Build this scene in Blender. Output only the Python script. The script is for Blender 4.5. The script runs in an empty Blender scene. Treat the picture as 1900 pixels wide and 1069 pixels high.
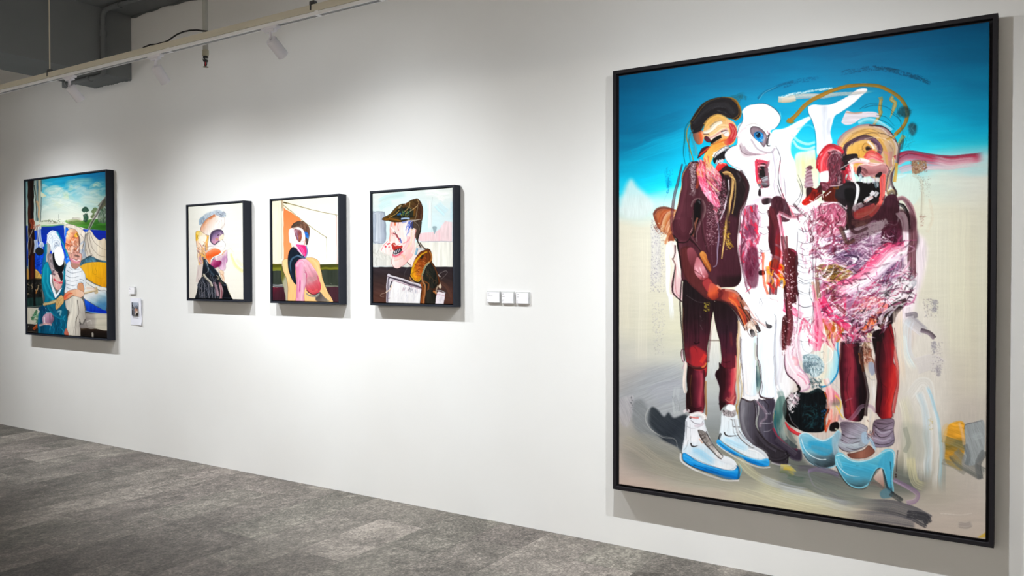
import numpy as np
def hexc(h):
    h=h.lstrip('#')
    if len(h)==3: h=''.join(c*2 for c in h)
    return np.array([int(h[i:i+2],16)/255. for i in (0,2,4)],np.float32)
def _h(ix,iy,s):
    n=(ix.astype(np.int64)*374761393+iy.astype(np.int64)*668265263+s*1274126177)&0xffffffff
    n=((n^(n>>13))*1274126177)&0xffffffff
    return ((n^(n>>16))&0xffff).astype(np.float32)/65535.
def vnoise(x,y,s=0):
    fx=np.floor(x); fy=np.floor(y); tx=(x-fx).astype(np.float32); ty=(y-fy).astype(np.float32)
    tx=tx*tx*(3-2*tx); ty=ty*ty*(3-2*ty)
    a=_h(fx,fy,s); b=_h(fx+1,fy,s); c=_h(fx,fy+1,s); d=_h(fx+1,fy+1,s)
    return (a+(b-a)*tx)*(1-ty)+(c+(d-c)*tx)*ty
def spline(p,closed=False,n=6):
    p=np.asarray(p,np.float32)
    if len(p)<3 and not closed: return p
    if closed: q=np.vstack([p[-1],p,p[0],p[1]])
    else: q=np.vstack([2*p[0]-p[1],p,2*p[-1]-p[-2]])
    t=np.linspace(0,1,n,endpoint=False,dtype=np.float32)[:,None]; out=[]
    for i in range(len(q)-3):
        a,b,c,d=q[i:i+4]
        out.append(.5*((2*b)+(c-a)*t+(2*a-5*b+4*c-d)*t*t+(3*b-a-3*c+d)*t**3))
    out=np.vstack(out)
    return out if closed else np.vstack([out,p[-1:]])
def sstep(a,b,x):
    t=np.clip((x-a)/(b-a),0,1); return t*t*(3-2*t)
class Painter:
    """a raster canvas: paint laid on in order, with a second channel for paint thickness"""
    def __init__(s,x0,y0,x1,y1,k,seed=1):
        s.x0,s.y0,s.k=x0,y0,k
        s.W,s.H=int((x1-x0)*k),int((y1-y0)*k)
        s.img=np.ones((s.H,s.W,3),np.float32); s.ht=np.zeros((s.H,s.W),np.float32)
        s.rng=np.random.default_rng(seed); s.n=seed*1000; s.view(0,0,1)
    def view(s,ox,oy,z): s.ox,s.oy,s.z=ox,oy,z
    def P(s,t):
        if isinstance(t,str):
            t=[tuple(float(v) for v in q.split(',')) for q in t.split()]
        p=np.asarray(t,np.float32)
        return (p/s.z+np.array([s.ox-s.x0,s.oy-s.y0],np.float32))*s.k
    def L(s,v): return v/s.z*s.k
    def box(s,p,m):
        a=np.floor(p.min(0)-m).astype(int); b=np.ceil(p.max(0)+m).astype(int)+1
        x0,y0=max(a[0],0),max(a[1],0); x1,y1=min(b[0],s.W),min(b[1],s.H)
        if x1<=x0 or y1<=y0: return None
        X,Y=np.meshgrid(np.arange(x0,x1,dtype=np.float32)+.5,np.arange(y0,y1,dtype=np.float32)+.5)
        return x0,y0,x1,y1,X,Y
    def put(s,b,col,A,h=0.):
        x0,y0,x1,y1=b[:4]; I=s.img[y0:y1,x0:x1]; A=np.clip(A,0,1)
        I+=(col-I)*A[...,None]
        if not (np.isscalar(h) and h==0): Hh=s.ht[y0:y1,x0:x1]; Hh*=(1-.7*A); Hh+=A*h
    def fill(s,pts,col,soft=1.,a=1.,ramp=None,grad=None,sm=1,dry=0,tex=.04,ts=(3,14),ang=90,h=.3,across=None):
        """closed shape; ramp=[(depth,colour)] from the rim inwards; grad=(p0,p1,[(t,colour)])"""
        p=s.P(pts); q=spline(p,True) if sm else p
        soft=max(s.L(soft),.7); b=s.box(q,soft)
        if b is None: return
        x0,y0,x1,y1,X,Y=b
        ins=np.zeros(X.shape,bool); D=np.full(X.shape,1e9,np.float32)
        for i in range(len(q)):
            ax,ay=q[i]; bx,by=q[(i+1)%len(q)]
            if ay!=by:
                c=((Y<ay)!=(Y<by))&(X<(bx-ax)*(Y-ay)/(by-ay)+ax); ins^=c
            dx,dy=bx-ax,by-ay; l=dx*dx+dy*dy+1e-9
            t=np.clip(((X-ax)*dx+(Y-ay)*dy)/l,0,1)
            D=np.minimum(D,(X-ax-t*dx)**2+(Y-ay-t*dy)**2)
        D=np.sqrt(D); sd=np.where(ins,D,-D); A=sstep(-soft*.5,soft*.5,sd)*a
        C=np.empty(X.shape+(3,),np.float32); C[:]=hexc(col)
        if grad:
            g=s.P(grad[0]) if isinstance(grad[0],str) else s.P([grad[0],grad[1]])
            st=grad[-1]; dv=g[1]-g[0]; t=((X-g[0,0])*dv[0]+(Y-g[0,1])*dv[1])/(dv@dv)
            t=t+.12*(vnoise(X/s.k/9,Y/s.k/9,7)-.5)
            cs=np.array([hexc(c) for _,c in st]); ts_=[v for v,_ in st]
            for k in range(3): C[...,k]=np.interp(t,ts_,cs[:,k])
        if ramp:
            dd=sd+s.L(1)*0; ds=[s.L(d) for d,_ in ramp]
            for i,(d,c) in enumerate(ramp):
                nx=ds[i+1] if i+1<len(ramp) else None
                w=1-sstep(0 if i==0 else ds[i-1],ds[i],sd)
                if i==0 or True: C+=(hexc(c)-C)*(w[...,None])
        s.n+=1
        ca,sa=np.cos(np.radians(ang)),np.sin(np.radians(ang))
        u=(X*ca+Y*sa)/s.k; v=(-X*sa+Y*ca)/s.k
        N=vnoise(v/ts[0]*2,u/ts[1],s.n)+.5*vnoise(v/ts[0]*5,u/ts[1]*1.6,s.n+77)-.75
        tex=tex*.6; C=C*(1+tex*2*N[...,None])+tex*.3*N[...,None]
        if dry:
            g=.6*vnoise(v/1.1,u/2.2,s.n+5)+.4*vnoise(v/3,u/7,s.n+6)
            A=A*sstep(dry-.12,dry+.12,g)
        s.put(b,np.clip(C,0,1),A,h*(.7+.6*N))
    def stroke(s,pts,w,col,a=1.,br=.35,dry=0.,taper=(1,1),soft=.12,h=.5,sm=1,cv=.10,blen=60.,fade=(0,0)):
        """a brush stroke: w is the width; col one colour, or several laid side by side across the bristles"""
        p=s.P(pts); q=spline(p) if sm and len(p)>2 else p
        hw=s.L(w)/2; b=s.box(q,hw+1)
        if b is None: return
        x0,y0,x1,y1,X,Y=b
        D=np.full(X.shape,1e9,np.float32); U=np.zeros_like(D); V=np.zeros_like(D); E=np.zeros_like(D); u0=0.
        seg=np.sqrt(((q[1:]-q[:-1])**2).sum(1)); T=max(seg.sum(),1e-6); m=hw+2
        for i in range(len(q)-1):
            ax,ay=q[i]; bx,by=q[i+1]; dx,dy=bx-ax,by-ay; l=dx*dx+dy*dy+1e-9
            i0=max(int(min(ax,bx)-m)-x0,0); i1=int(max(ax,bx)+m)+1-x0; j0=max(int(min(ay,by)-m)-y0,0); j1=int(max(ay,by)+m)+1-y0
            if i1<=0 or j1<=0: u0+=seg[i]; continue
            xs=X[j0:j1,i0:i1]; ys=Y[j0:j1,i0:i1]
            if not xs.size: u0+=seg[i]; continue
            tr=((xs-ax)*dx+(ys-ay)*dy)/l; t=np.clip(tr,0,1)
            d=np.sqrt((xs-ax-t*dx)**2+(ys-ay-t*dy)**2)
            Dm=D[j0:j1,i0:i1]; k=d<Dm; e=np.zeros_like(tr)
            if i==0: e=np.maximum(e,-tr*seg[i])
            if i==len(q)-2: e=np.maximum(e,(tr-1)*seg[i])
            E[j0:j1,i0:i1][k]=e[k]
            Dm[k]=d[k]; U[j0:j1,i0:i1][k]=(u0+t*seg[i])[k]
            sg=np.sign(dx*(ys-ay)-dy*(xs-ax)); V[j0:j1,i0:i1][k]=(sg*d)[k]
            u0+=seg[i]
        f=U/T; tw=taper[0]+(taper[1]-taper[0])*f
        if len(taper)==3: tw=np.where(f<.5,taper[0]+(taper[1]-taper[0])*2*f,taper[1]+(taper[2]-taper[1])*(2*f-1))
        hwl=np.maximum(hw*tw,.35); v=V/hwl
        sf=np.maximum(soft*hwl,.8)
        A=sstep(0,1,(hwl-D)/sf+.5)*a
        s.n+=1
        fr=max(hw/s.k/.9,1.2)
        bn=vnoise(v*fr,U/s.k/blen,s.n); b2=vnoise(v*fr*2.3+9,U/s.k/blen*2,s.n+3)
        N=(.6*bn+.4*b2)
        if isinstance(col,str): C=np.empty(X.shape+(3,),np.float32); C[:]=hexc(col)
        else:
            cs=np.array([hexc(c) for c in col]); t=(v*.5+.5)*(len(cs)-1)+.9*(bn-.5)
            C=np.stack([np.interp(t,np.arange(len(cs)),cs[:,k]) for k in range(3)],-1).astype(np.float32)
        C=C*(1+cv*2*(N-.5)[...,None])
        A=A*(1-br*sstep(.35,.8,1-N))
        if dry:
            g=.55*vnoise(v*fr*1.2,U/s.k/7,s.n+5)+.45*vnoise(X/s.k/1.3,Y/s.k/1.3,s.n+6)
            dd=dry if not isinstance(dry,tuple) else dry[0]+(dry[1]-dry[0])*f
            A=A*sstep(dd-.1,dd+.1,g)
        if hw/s.k>2.2: A=A*sstep(0,1.2,hw*(.5*N-.02)-E+.6)
        if fade[0]: A=A*sstep(0,fade[0],f)
        if fade[1]: A=A*sstep(0,fade[1],1-f)
        s.put(b,np.clip(C,0,1),A,h*(.55+.9*N))
    def line(s,pts,w,col,a=1.,taper=(1,.5),**k): s.stroke(pts,w,col,a,br=.15,taper=taper,cv=.05,**k)
    def scumble(s,pts,n,ln,w,cols,ang=0,jit=25,a=.8,dry=.35,curve=.15,h=.6):
        """n short strokes scattered inside a region"""
        p=s.P(pts); lo,hi=p.min(0),p.max(0); k=0; tries=0
        rx,ry=s.ox,s.oy; sv=(s.ox,s.oy,s.z)
        while k<n and tries<n*30:
            tries+=1
            c=lo+(hi-lo)*s.rng.random(2)
            ins=False
            for i in range(len(p)):
                ax,ay=p[i]; bx,by=p[i-1]
                if (c[1]<ay)!=(c[1]<by) and c[0]<(bx-ax)*(c[1]-ay)/(by-ay)+ax: ins=not ins
            if not ins: continue
            k+=1
            t=np.radians((ang(c) if callable(ang) else ang)+jit*s.rng.normal()); l=s.L(ln)*s.rng.uniform(.5,1.3)
            d=np.array([np.cos(t),np.sin(t)])*l/2; nn=np.array([-d[1],d[0]])*curve*2*s.rng.normal()
            pp=np.array([c-d,c+nn,c+d])/s.k+np.array([s.x0,s.y0])
            W=w/s.z*s.rng.uniform(.5,1.4)
            s.view(0,0,1)
            s.stroke(pp,W,cols[s.rng.integers(len(cols))],a*s.rng.uniform(.6,1),dry=dry,taper=(.7,1,.3),h=h,blen=25)
            s.view(*sv)
    def speck(s,pts,n,r,cols,a=.9,h=.6):
        p=s.P(pts); lo,hi=p.min(0),p.max(0)
        for _ in range(n):
            c=lo+(hi-lo)*s.rng.random(2); ins=False
            for i in range(len(p)):
                ax,ay=p[i]; bx,by=p[i-1]
                if (c[1]<ay)!=(c[1]<by) and c[0]<(bx-ax)*(c[1]-ay)/(by-ay)+ax: ins=not ins
            if not ins: continue
            R=s.L(r)*s.rng.uniform(.5,1.3); b=s.box(c[None],R+2)
            if b is None: continue
            D=np.hypot((b[4]-c[0])*s.rng.uniform(.6,1.6),b[5]-c[1])
            s.put(b,hexc(cols[s.rng.integers(len(cols))]),a*sstep(R+.6,R-.6,D),h)
    def ground(s,cols,top,bot,noise=.02,streak=None):
        """cols=[(x,[(v,colour)..])] columns of colour blended sideways; top/bot=(y at first x, y at last x)"""
        X,Y=np.meshgrid(np.arange(s.W)+.5,np.arange(s.H)+.5); X=X/s.k+s.x0; Y=Y/s.k+s.y0
        xs=[c[0] for c in cols]; f=(X-xs[0])/(xs[-1]-xs[0]); yt=top[0]+(top[1]-top[0])*f; yb=bot[0]+(bot[1]-bot[0])*f
        v=(Y-yt)/(yb-yt); v=v+.03*(vnoise(X/70,Y/16,3)-.5)
        L=[]
        for _,st in cols:
            cs=np.array([hexc(c) for _,c in st]); L.append(np.stack([np.interp(v,[q[0] for q in st],cs[:,k]) for k in range(3)],-1))
        g=np.clip((X-xs[0])/(xs[-1]-xs[0])*(len(xs)-1),0,len(xs)-1.001); i=np.floor(g).astype(int); t=(g-i)[...,None]; t=t*t*(3-2*t)
        L=np.array(L); jj,ii=np.indices(i.shape)
        s.img[:]=L[i,jj,ii]*(1-t)+L[i+1,jj,ii]*t
        N=.6*vnoise(X/60,Y/4,11)+.4*vnoise(X/14,Y/2.2,12)-.5
        s.img*=(1+noise*2*N[...,None]); s.ht[:]=.15*N
    def sample(s,x,y):
        """colour and thickness at points of the sketch"""
        x=np.clip((x-s.x0)*s.k-.5,0,s.W-1.01); y=np.clip((y-s.y0)*s.k-.5,0,s.H-1.01)
        i=x.astype(int); j=y.astype(int); u=(x-i)[:,None].astype(np.float32); v=(y-j)[:,None].astype(np.float32)
        F=np.concatenate([s.img,s.ht[...,None]],-1)
        return (F[j,i]*(1-u)+F[j,i+1]*u)*(1-v)+(F[j+1,i]*(1-u)+F[j+1,i+1]*u)*v
def warp(P,amp,scale):
    """drag the wet paint a little, so that edges wander as brushed edges do"""
    Y,X=np.meshgrid(np.arange(P.H,dtype=np.float32),np.arange(P.W,dtype=np.float32),indexing='ij')
    u=X/P.k/scale; v=Y/P.k/scale; a=amp*P.k
    dx=(vnoise(u,v,901)-.5)*2*a; dy=(vnoise(u,v,902)-.5)*2*a
    x=(X+dx+.5)/P.k+P.x0; y=(Y+dy+.5)/P.k+P.y0; S=P.sample(x.ravel(),y.ravel()).reshape(P.H,P.W,4); P.img=S[...,:3].copy(); P.ht=S[...,3].copy()
def paint_group():
    P=Painter(1138,30,1848,1012,1.5,1)
    f,s,l,sc,sp,V=P.fill,P.stroke,P.line,P.scumble,P.speck,P.view
    P.ground([
     (1147,[(0,'#0a6591'),(.08,'#0a75a2'),(.145,'#0a76a0'),(.2,'#0c94bb'),(.255,'#12bcdf'),(.285,'#3fd2e8'),(.315,'#c2dadb'),(.37,'#d8d5c5'),(.475,'#d6d2c3'),(.606,'#d2cfbf'),(.686,'#c6c4bd'),(.765,'#b9b4b1'),(.87,'#aea9a1'),(.95,'#c2b5ad'),(1,'#cdbbb1')]),
     (1318,[(0,'#0b75a2'),(.08,'#0086b3'),(.153,'#00a1cb'),(.215,'#00c0e4'),(.277,'#14d8f6'),(.31,'#b0ecec'),(.35,'#dfe0d2'),(.475,'#dcd8c8'),(.62,'#d2d0b9'),(.7,'#c6c8bf'),(.77,'#b6babb'),(.85,'#94999a'),(.92,'#b5b3a2'),(.97,'#c1bdaf'),(1,'#c6baac')]),
     (1490,[(0,'#0a72a0'),(.07,'#0090be'),(.127,'#00a8d2'),(.185,'#10c0e2'),(.243,'#50d3e6'),(.29,'#c8dfc9'),(.36,'#dfddcb'),(.59,'#d9d4c3'),(.756,'#b5b5b0'),(.86,'#8f8f83'),(.92,'#93958a'),(.95,'#c2bfa8'),(1,'#cdc6a9')]),
     (1665,[(0,'#066a96'),(.08,'#0084b2'),(.148,'#00a4cc'),(.2,'#08bfe0'),(.245,'#38d6ea'),(.27,'#9fdfe6'),(.30,'#cfe2d8'),(.367,'#dcdccb'),(.477,'#dcd8c8'),(.64,'#d5cfc4'),(.75,'#cfc8bf'),(.86,'#bdb8a6'),(.916,'#b4ae9f'),(.95,'#bdb5aa'),(1,'#c9bcb2')]),
     (1838,[(0,'#055a85'),(.084,'#0477a2'),(.167,'#0098c2'),(.21,'#08b0d6'),(.245,'#38c8de'),(.268,'#b5dde2'),(.303,'#dfe0d8'),(.376,'#dedbca'),(.53,'#dcd9c4'),(.69,'#d6cfc0'),(.79,'#cfc6be'),(.896,'#cdc4bc'),(1,'#d2c5ba')])],
     (142,39),(898,1002),.02)
    # sky sweeps
    for q,c,w,a in [('1150,262 1210,240 1290,212','#0a6b92',34,.35),('1150,300 1220,272 1300,250','#16c2e2',26,.3),('1160,170 1300,140 1480,112','#0b6c9c',30,.35),('1500,100 1680,74 1835,60','#05608e',34,.4),('1700,150 1780,140 1836,140','#0678a4',40,.3),('1690,240 1760,225 1836,215','#00a6cf',30,.3),('1180,350 1220,340 1260,330','#18d9f6',30,.3)]:
        s(q,w,c,a,br=.7,fade=(.3,.3),h=.1)
    f('1152,388 1156,362 1164,340 1173,333 1184,346 1198,358 1214,384 1196,402 1165,404','#d3dedd',soft=14,a=.85,h=.1)
    # pale vertical washes
    for x,y0,y1,c,w,a in [(1160,400,640,'#dcd5c4',26,.4),(1190,410,690,'#e0dccd',22,.4),(1780,360,690,'#e4e1cc',40,.4),(1745,380,640,'#dcdacb',34,.4),(1822,330,980,'#dcd9cc',18,.35),(1800,400,760,'#d8d2c0',18,.4),(1700,470,640,'#e2dbcb',30,.35)]:
        s([(x,y0),(x,y1)],w,c,a,br=.6,fade=(.2,.2),h=.1,blen=200)
    V(0,0,1)
    f('1160,830 1260,800 1420,830 1560,850 1700,860 1720,900 1660,920 1500,905 1380,900 1260,890 1180,870','#85857c',soft=46,a=.55,tex=.08,ts=(3,40),ang=12); f('1440,850 1560,845 1700,880 1690,915 1580,905 1470,885','#6a6f6c',soft=30,a=.7,tex=.1,ts=(3,40),ang=12)
    f('1680,560 1740,600 1760,700 1750,820 1700,860 1670,760','#e0dad2',soft=40,a=.8); f('1150,700 1260,690 1290,760 1260,830 1180,800','#a3a5a8',soft=40,a=.6,tex=.1,ts=(3,30),ang=-20); f('1760,780 1835,740 1835,860 1790,900','#c9c1b8',soft=30,a=.6)
    # lower left greys
    V(1140,560,2.969)
    s('30,520 110,440 240,400 360,420','150','#b3b1b3' ,.0) if 0 else None
    f('20,520 90,470 160,400 240,360 370,360 385,560 350,640 230,660 140,640 60,620 20,600','#a9adb2',soft=90,a=.8,ang=-20,tex=.09,ts=(2,30),h=.3)
    s('200,540 260,500 350,490 400,500',120,['#a6a8b2','#b0b2ba','#9fa4ad'],.6,br=.6,fade=(.2,.2))
    f('185,640 205,585 240,600 275,632 300,610 330,640 400,636 395,840 340,800 260,760 205,700','#353b43',soft=16,a=.95,ang=40,tex=.12,ts=(2,20),grad=('200,600 350,830',[(0,'#3b4147'),(.6,'#30363f'),(1,'#4b525a')]))
    f('100,560 150,540 190,600 200,680 260,760 200,750 130,720 100,660','#868a8d',soft=34,a=.75,ang=40,tex=.1,ts=(2,20))
    f('22,545 60,520 105,515 100,570 80,680 40,680 22,620','#b7b3b7',soft=20,a=.7,ang=70,tex=.12,ts=(2,16))
    l('92,555 98,575',5,'#54565c',.7); sp('80,520 110,520 100,600 80,600',14,4,['#6a6c72'],.5)
    l('190,590 172,640 200,700 260,745 330,755 350,810',5,'#b9bab8',.75); l('200,700 250,735 320,748',3,'#cfcfca',.6)
    s('110,740 220,770 330,830 420,880',60,['#a8a79f','#a3a299','#b2b0a5'],.5,br=.6,fade=(.2,.1))
    s('30,760 120,800 260,900 380,960',70,['#a7a193','#aba597','#b4aa9e'],.55,br=.7,fade=(.1,.2))
    s('60,700 100,720 240,810 370,870',46,['#8e8f8c','#99998f'],.5,br=.6,fade=(.2,.2))
    sp('205,0 280,0 270,300 215,300',260,2.2,['#aeaab8','#a9a3a0','#b9b4b8'],.65)
    s('330,520 345,570 350,600',26,'#62686b',.5,br=.7,dry=.4); 
    s('350,450 340,560 350,640',40,['#b5b9bd','#c4c8ca'],.5,br=.5,fade=(.2,.2))
    # left grey drip + lobe behind the first figure
    V(1200,300,5.345)
    s('80,600 85,800 85,1000 90,1300',100,['#c9c8ca','#cfcdd0','#d4d2cf'],.6,br=.4,fade=(.1,.3))
    sp('40,560 160,600 180,1300 40,1300',520,4,['#a9a4b0','#9c97a4','#b7b2bb','#8f8b96'],.7)
    s('205,60 215,180 225,260',60,'#0090bd',.5,dry=.5,fade=(.2,.2)); s('225,160 205,300',22,'#0073a8',.7,dry=.4); sp('200,40 270,60 240,260 200,290',60,4,['#0a80aa','#2a93ae'],.6)
    l('210,300 172,380 165,450',4,'#7a9a9a',.6); l('165,460 230,400 300,380',3,'#a8b8b0',.6)
    f('75,560 70,510 110,465 175,450 250,465 285,490 270,620 255,720 220,740 160,690 110,650','#b06a46',soft=6,ramp=[(12,'#6e3d30'),(40,'#8a4a34')],tex=.06)
    s('75,520 110,470 180,455 270,480',30,['#7a4436','#5f352c','#a26a55'],.9,br=.3)
    s('120,640 150,540 200,490 290,490',40,['#a9532f','#c87d55','#8a3f2a'],.9,br=.3)
    s('150,690 190,560 230,510 290,520',44,['#d8b59a','#c9996f','#b8733f'],.9,br=.3)
    s('190,720 230,600 290,540',40,['#e7cdb4','#d3a077','#e2c8a8'],.8,br=.5,dry=.3)
    s('85,620 105,655 130,700',50,'#6d3b32',.7,dry=.5); sp('110,600 180,620 200,800 150,800',90,4,['#b98a62','#8f5a3c','#ded0bc'],.8)
    s('190,820 225,730 265,690',30,['#d8a877','#b4603a','#e3c7a0'],.9,br=.3); f('215,760 250,700 280,760 270,800 225,810','#8c4a35',soft=5,ramp=[(10,'#c98b5e')])
    # white trailing limb, left
    V(1220,440,5.346)
    s('110,80 100,180 100,400 105,540 130,600',50,['#f4f8ff','#ffffff','#d8dce4'],.9,br=.2,taper=(.8,.9,.5))
    s('130,580 140,700 145,860',44,'#e9edf3',.75,br=.4,fade=(0,.5))
    f('110,70 150,45 185,70 215,180 245,420 240,630 190,600 150,570 130,480 150,330 130,200','#e2dace',soft=6,grad=('120,200 250,400',[(0,'#e9e2d8'),(.6,'#e4dcd2'),(1,'#d8b9bb')]))
    s('150,60 175,120 190,260 230,400',36,['#f2ebe8','#dfb8bd','#efe2de'],.7,br=.4)
    l('178,85 175,160 158,215',14,'#3d2126',.9); l('150,215 175,290 150,420 140,500',16,'#6a3f42',.7); l('172,285 160,400 150,530 185,590 240,640',16,'#2b1c20',.95,taper=(.6,1,.5)); l('180,300 185,540 235,600',8,'#a4545f',.8)
    # ---------------- thin pale underpainting where the figures stand
    V(0,0,1)
    f('1362,300 1400,300 1450,290 1500,330 1530,420 1560,470 1560,600 1540,640 1490,700 1460,740 1440,760 1380,750 1372,690 1366,600 1360,560 1372,500 1376,420 1380,360','#f1eff2',soft=10,a=.97,tex=.05,ts=(2,20))
    f('1470,420 1700,430 1705,540 1660,620 1560,640 1480,600','#ecdfe6',soft=14,a=.95,tex=.1,ts=(2,20)); f('1480,600 1690,600 1670,700 1660,860 1500,860 1470,720','#dccfc8',soft=16,a=.85,tex=.1,ts=(2,20))
    f('1530,400 1560,330 1640,380 1690,400 1700,460 1640,500 1540,480','#3a2028',soft=10,a=.9)
    # ---------------- figure 1 : cap and head
    V(1250,160,6.2875)
    l('190,400 150,480 130,600 115,760 135,900',16,'#0d5a63',.7,taper=(.5,1,.4)); l('205,380 160,500 135,650 140,820',8,'#2a8f97',.6)
    s('640,150 720,140 800,100 830,110',70,['#1a6f7a','#2b5560','#12808e'],.6,br=.6,fade=(.2,.3)); s('740,190 790,130 840,140',50,'#37525a',.5,dry=.4)
    f('200,440 195,400 250,300 330,210 450,150 560,132 660,140 720,170 760,220 778,290 770,360 720,400 700,390 640,370 560,330 460,350 400,400 350,470 320,540 280,570 230,560 205,500','#211d20',soft=5,ramp=[(6,'#a8741f'),(16,'#4a3824')],ang=-30,tex=.12,ts=(2,30))
    s('330,250 460,170 580,150 680,165',40,['#2e2e33','#1f1f24'],.7,br=.4); s('240,440 290,360 380,280 500,230 620,240 690,320',70,['#2b292d','#38373c','#1d1a1e'],.7,br=.4); s('400,300 500,240 600,250',16,'#4a4c52',.5,dry=.4); s('520,280 600,300 660,350',14,'#5d5f66',.5,dry=.5)
    l('560,130 660,140 730,180 775,280 765,360 715,400',18,'#b27a1c',.95,taper=(.3,1,.8)); l('680,160 740,220 755,300 740,350 690,380',16,'#8b5f1b',.8)
    l('200,430 165,520 155,620 185,720 225,860',16,'#a57c22',.95,taper=(.5,.8,.6)); l('220,400 320,260 420,180 540,140',8,'#8e6a24',.8)
    l('230,520 190,580 175,680 190,860',20,'#4f6166',.7,dry=.3); s('215,560 240,680 250,800',50,['#4b6a72','#76868a','#3c8d9b'],.6,br=.6,dry=.25); s('250,660 265,800',16,'#8fa3a6',.6,dry=.3)
    f('230,560 300,535 345,520 355,570 340,650 300,680 260,660 235,610','#c27a5a',soft=6,grad=('230,600 350,590',[(0,'#6f5149'),(.5,'#a76a50'),(.75,'#e0622c'),(1,'#f0b090')]))
    f('350,500 370,430 420,370 500,330 570,335 640,380 700,420 735,480 735,560 720,640 680,690 620,700 560,690 480,680 430,690 440,650 400,655 355,620 345,560','#dcae6f',soft=6,grad=('420,380 640,680',[(0,'#dfae5b'),(.5,'#e3b98a'),(1,'#dda65a')]))
    s('370,450 430,380 520,340 610,380',50,['#c99e58','#e0b869','#d5a14e'],.9,br=.3); s('355,545 420,520 490,450 560,420',50,['#d8d4c8','#f6f3ea','#e4dfd2'],.95,br=.2,taper=(.8,1,.7)); l('420,470 480,420 540,400 570,410',14,'#8f8a80',.8)
    s('400,580 470,540 550,480 630,480',60,['#ead0a8','#e6c088','#f0dcc0'],.9,br=.25); s('380,600 450,600 540,540 620,500',34,['#dcb3b0','#c98f93','#e8c7bf'],.8,br=.3); s('430,620 510,580 580,530',22,'#e7d6cf',.8)
    f('355,600 380,580 420,610 440,650 400,655 365,630','#5d2b38',soft=5,ramp=[(10,'#3a1b24')]); l('355,560 400,560 410,570',16,'#55352c',.8)
    s('440,660 490,620 550,590',46,'#17100f',1,br=.1,taper=(.7,1,.9)); l('430,680 480,665 550,625',10,'#5c3a1c',.8)
    f('560,540 590,515 630,520 650,560 635,592 600,590 575,565','#f0e2dc',soft=4,ramp=[(8,'#c9a8a4')]); l('555,530 600,520 620,518',14,'#33262a',.9); l('580,560 600,545 625,530',8,'#6d5b5c',.8)
    f('640,440 690,440 730,500 732,580 700,650 650,690 600,695 590,650 640,600 660,540','#c4393f',soft=5,grad=('600,560 735,560',[(0,'#d5794f'),(.4,'#c23a3d'),(1,'#b02a33')])); s('690,450 722,520 718,600 690,650',20,['#9b2430','#d25558'],.7,br=.3); s('650,450 690,520 670,600',18,'#d98a7c',.6,br=.5)
    s('420,720 500,670 600,630',26,['#e0893c','#d96a2a'],.9,br=.2)
    f('390,740 450,690 540,660 610,690 590,720 530,750 470,830 430,900 360,900 350,820','#e2a850',soft=5,grad=('380,760 600,700',[(0,'#e8b560'),(.6,'#dd9f47'),(1,'#d9964a')]))
    f('270,830 320,730 390,700 420,710 380,770 330,800 290,830','#4a1f28',soft=5,ramp=[(10,'#2a1418')]); s('300,800 360,760 420,715',20,'#d2452c',.9,br=.2)
    f('465,850 500,780 570,720 640,700 660,740 620,790 600,840 560,880 510,910 470,890','#1b1a1e',soft=5)
    for q in ['470,830 490,800 480,780','500,800 520,775','520,780 545,755','545,760 575,735','575,740 610,712']: s(q,38,['#f2efee','#cfcdd0'],.95,br=.2)
    s('600,720 640,715',34,'#d9dadf',.8,dry=.3); sp('580,700 660,690 650,760 600,780',40,6,['#c9ccd4','#8e939c'],.8)
    for q in ['505,905 520,870','535,895 550,860','560,880 575,850']: s(q,30,['#eef0f4','#b7bac4'],.9,br=.2)
    f('495,940 530,900 580,890 625,905 635,950 600,985 540,1000 500,975','#cf3130',soft=5,grad=('520,900 600,990',[(0,'#e4594d'),(.5,'#cc2a2c'),(1,'#a81d28')])); s('540,900 590,895',16,'#f0d2cc',.7,dry=.35); l('600,900 625,960 590,985',8,'#efe3e0',.5)
    # ---------------- second figure : white head
    f('800,330 790,300 830,250 900,210 1000,203 1110,225 1200,285 1245,360 1235,430 1190,490 1130,520 1150,570 1140,660 1180,700 1220,790 1225,880 1210,980 1230,1100 960,1100 850,1040 780,980 690,940 630,890 595,830 600,780 660,720 730,690 740,640 735,560 770,460 800,400','#f8f9fc',soft=5,ramp=[(6,'#8a8f98'),(14,'#e6eaf0')],tex=.02)
    f('810,320 840,262 910,222 1000,215 1110,238 1190,296 1230,360 1222,425 1180,478 1100,500 1010,470 900,440 830,420','#f6f4f3',soft=14,grad=('1000,210 1020,500',[(0,'#fdfcfb'),(.5,'#f1efee'),(1,'#ffffff')]),tex=.03)
    l('900,207 1010,200 1120,228 1205,285 1248,365 1238,440 1180,500',7,'#3b4450',.9,taper=(.3,1,.6)); l('1240,300 1252,360 1240,420',8,'#d9f4f8',.8)
    s('760,520 780,460 860,440 960,440',60,['#f1dfe0','#fbf6f5','#f6eeee'],.8,br=.3); s('745,600 800,500 850,480',50,['#f0d4d6','#f8eeee'],.6,br=.4)
    l('850,455 930,435 1000,455 1080,510',5,'#6c666b',.7)
    f('895,490 930,465 990,475 1050,520 1090,580 1085,660 1050,705 1000,650 950,620 910,570 893,530','#8d7a83',soft=4,ramp=[(10,'#241d22'),(30,'#7d6a74')],grad=('900,500 1080,650',[(0,'#97858f'),(.6,'#84707b'),(1,'#a899a2')]))
    f('935,560 960,530 1010,530 1045,560 1055,610 1040,650 1000,640 960,620 940,590','#1a86c8',soft=4,ramp=[(10,'#1c3440'),(26,'#1579bb')]); s('950,600 990,640 1040,630',18,'#46b4e6',.9); s('960,545 1000,560 1030,600',14,'#2a9ade',.7); f('955,545 985,530 1015,550 1010,590 980,600 960,575','#0c2b45',soft=5); l('985,560 1005,575',14,'#8fd3f2',.8)
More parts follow.
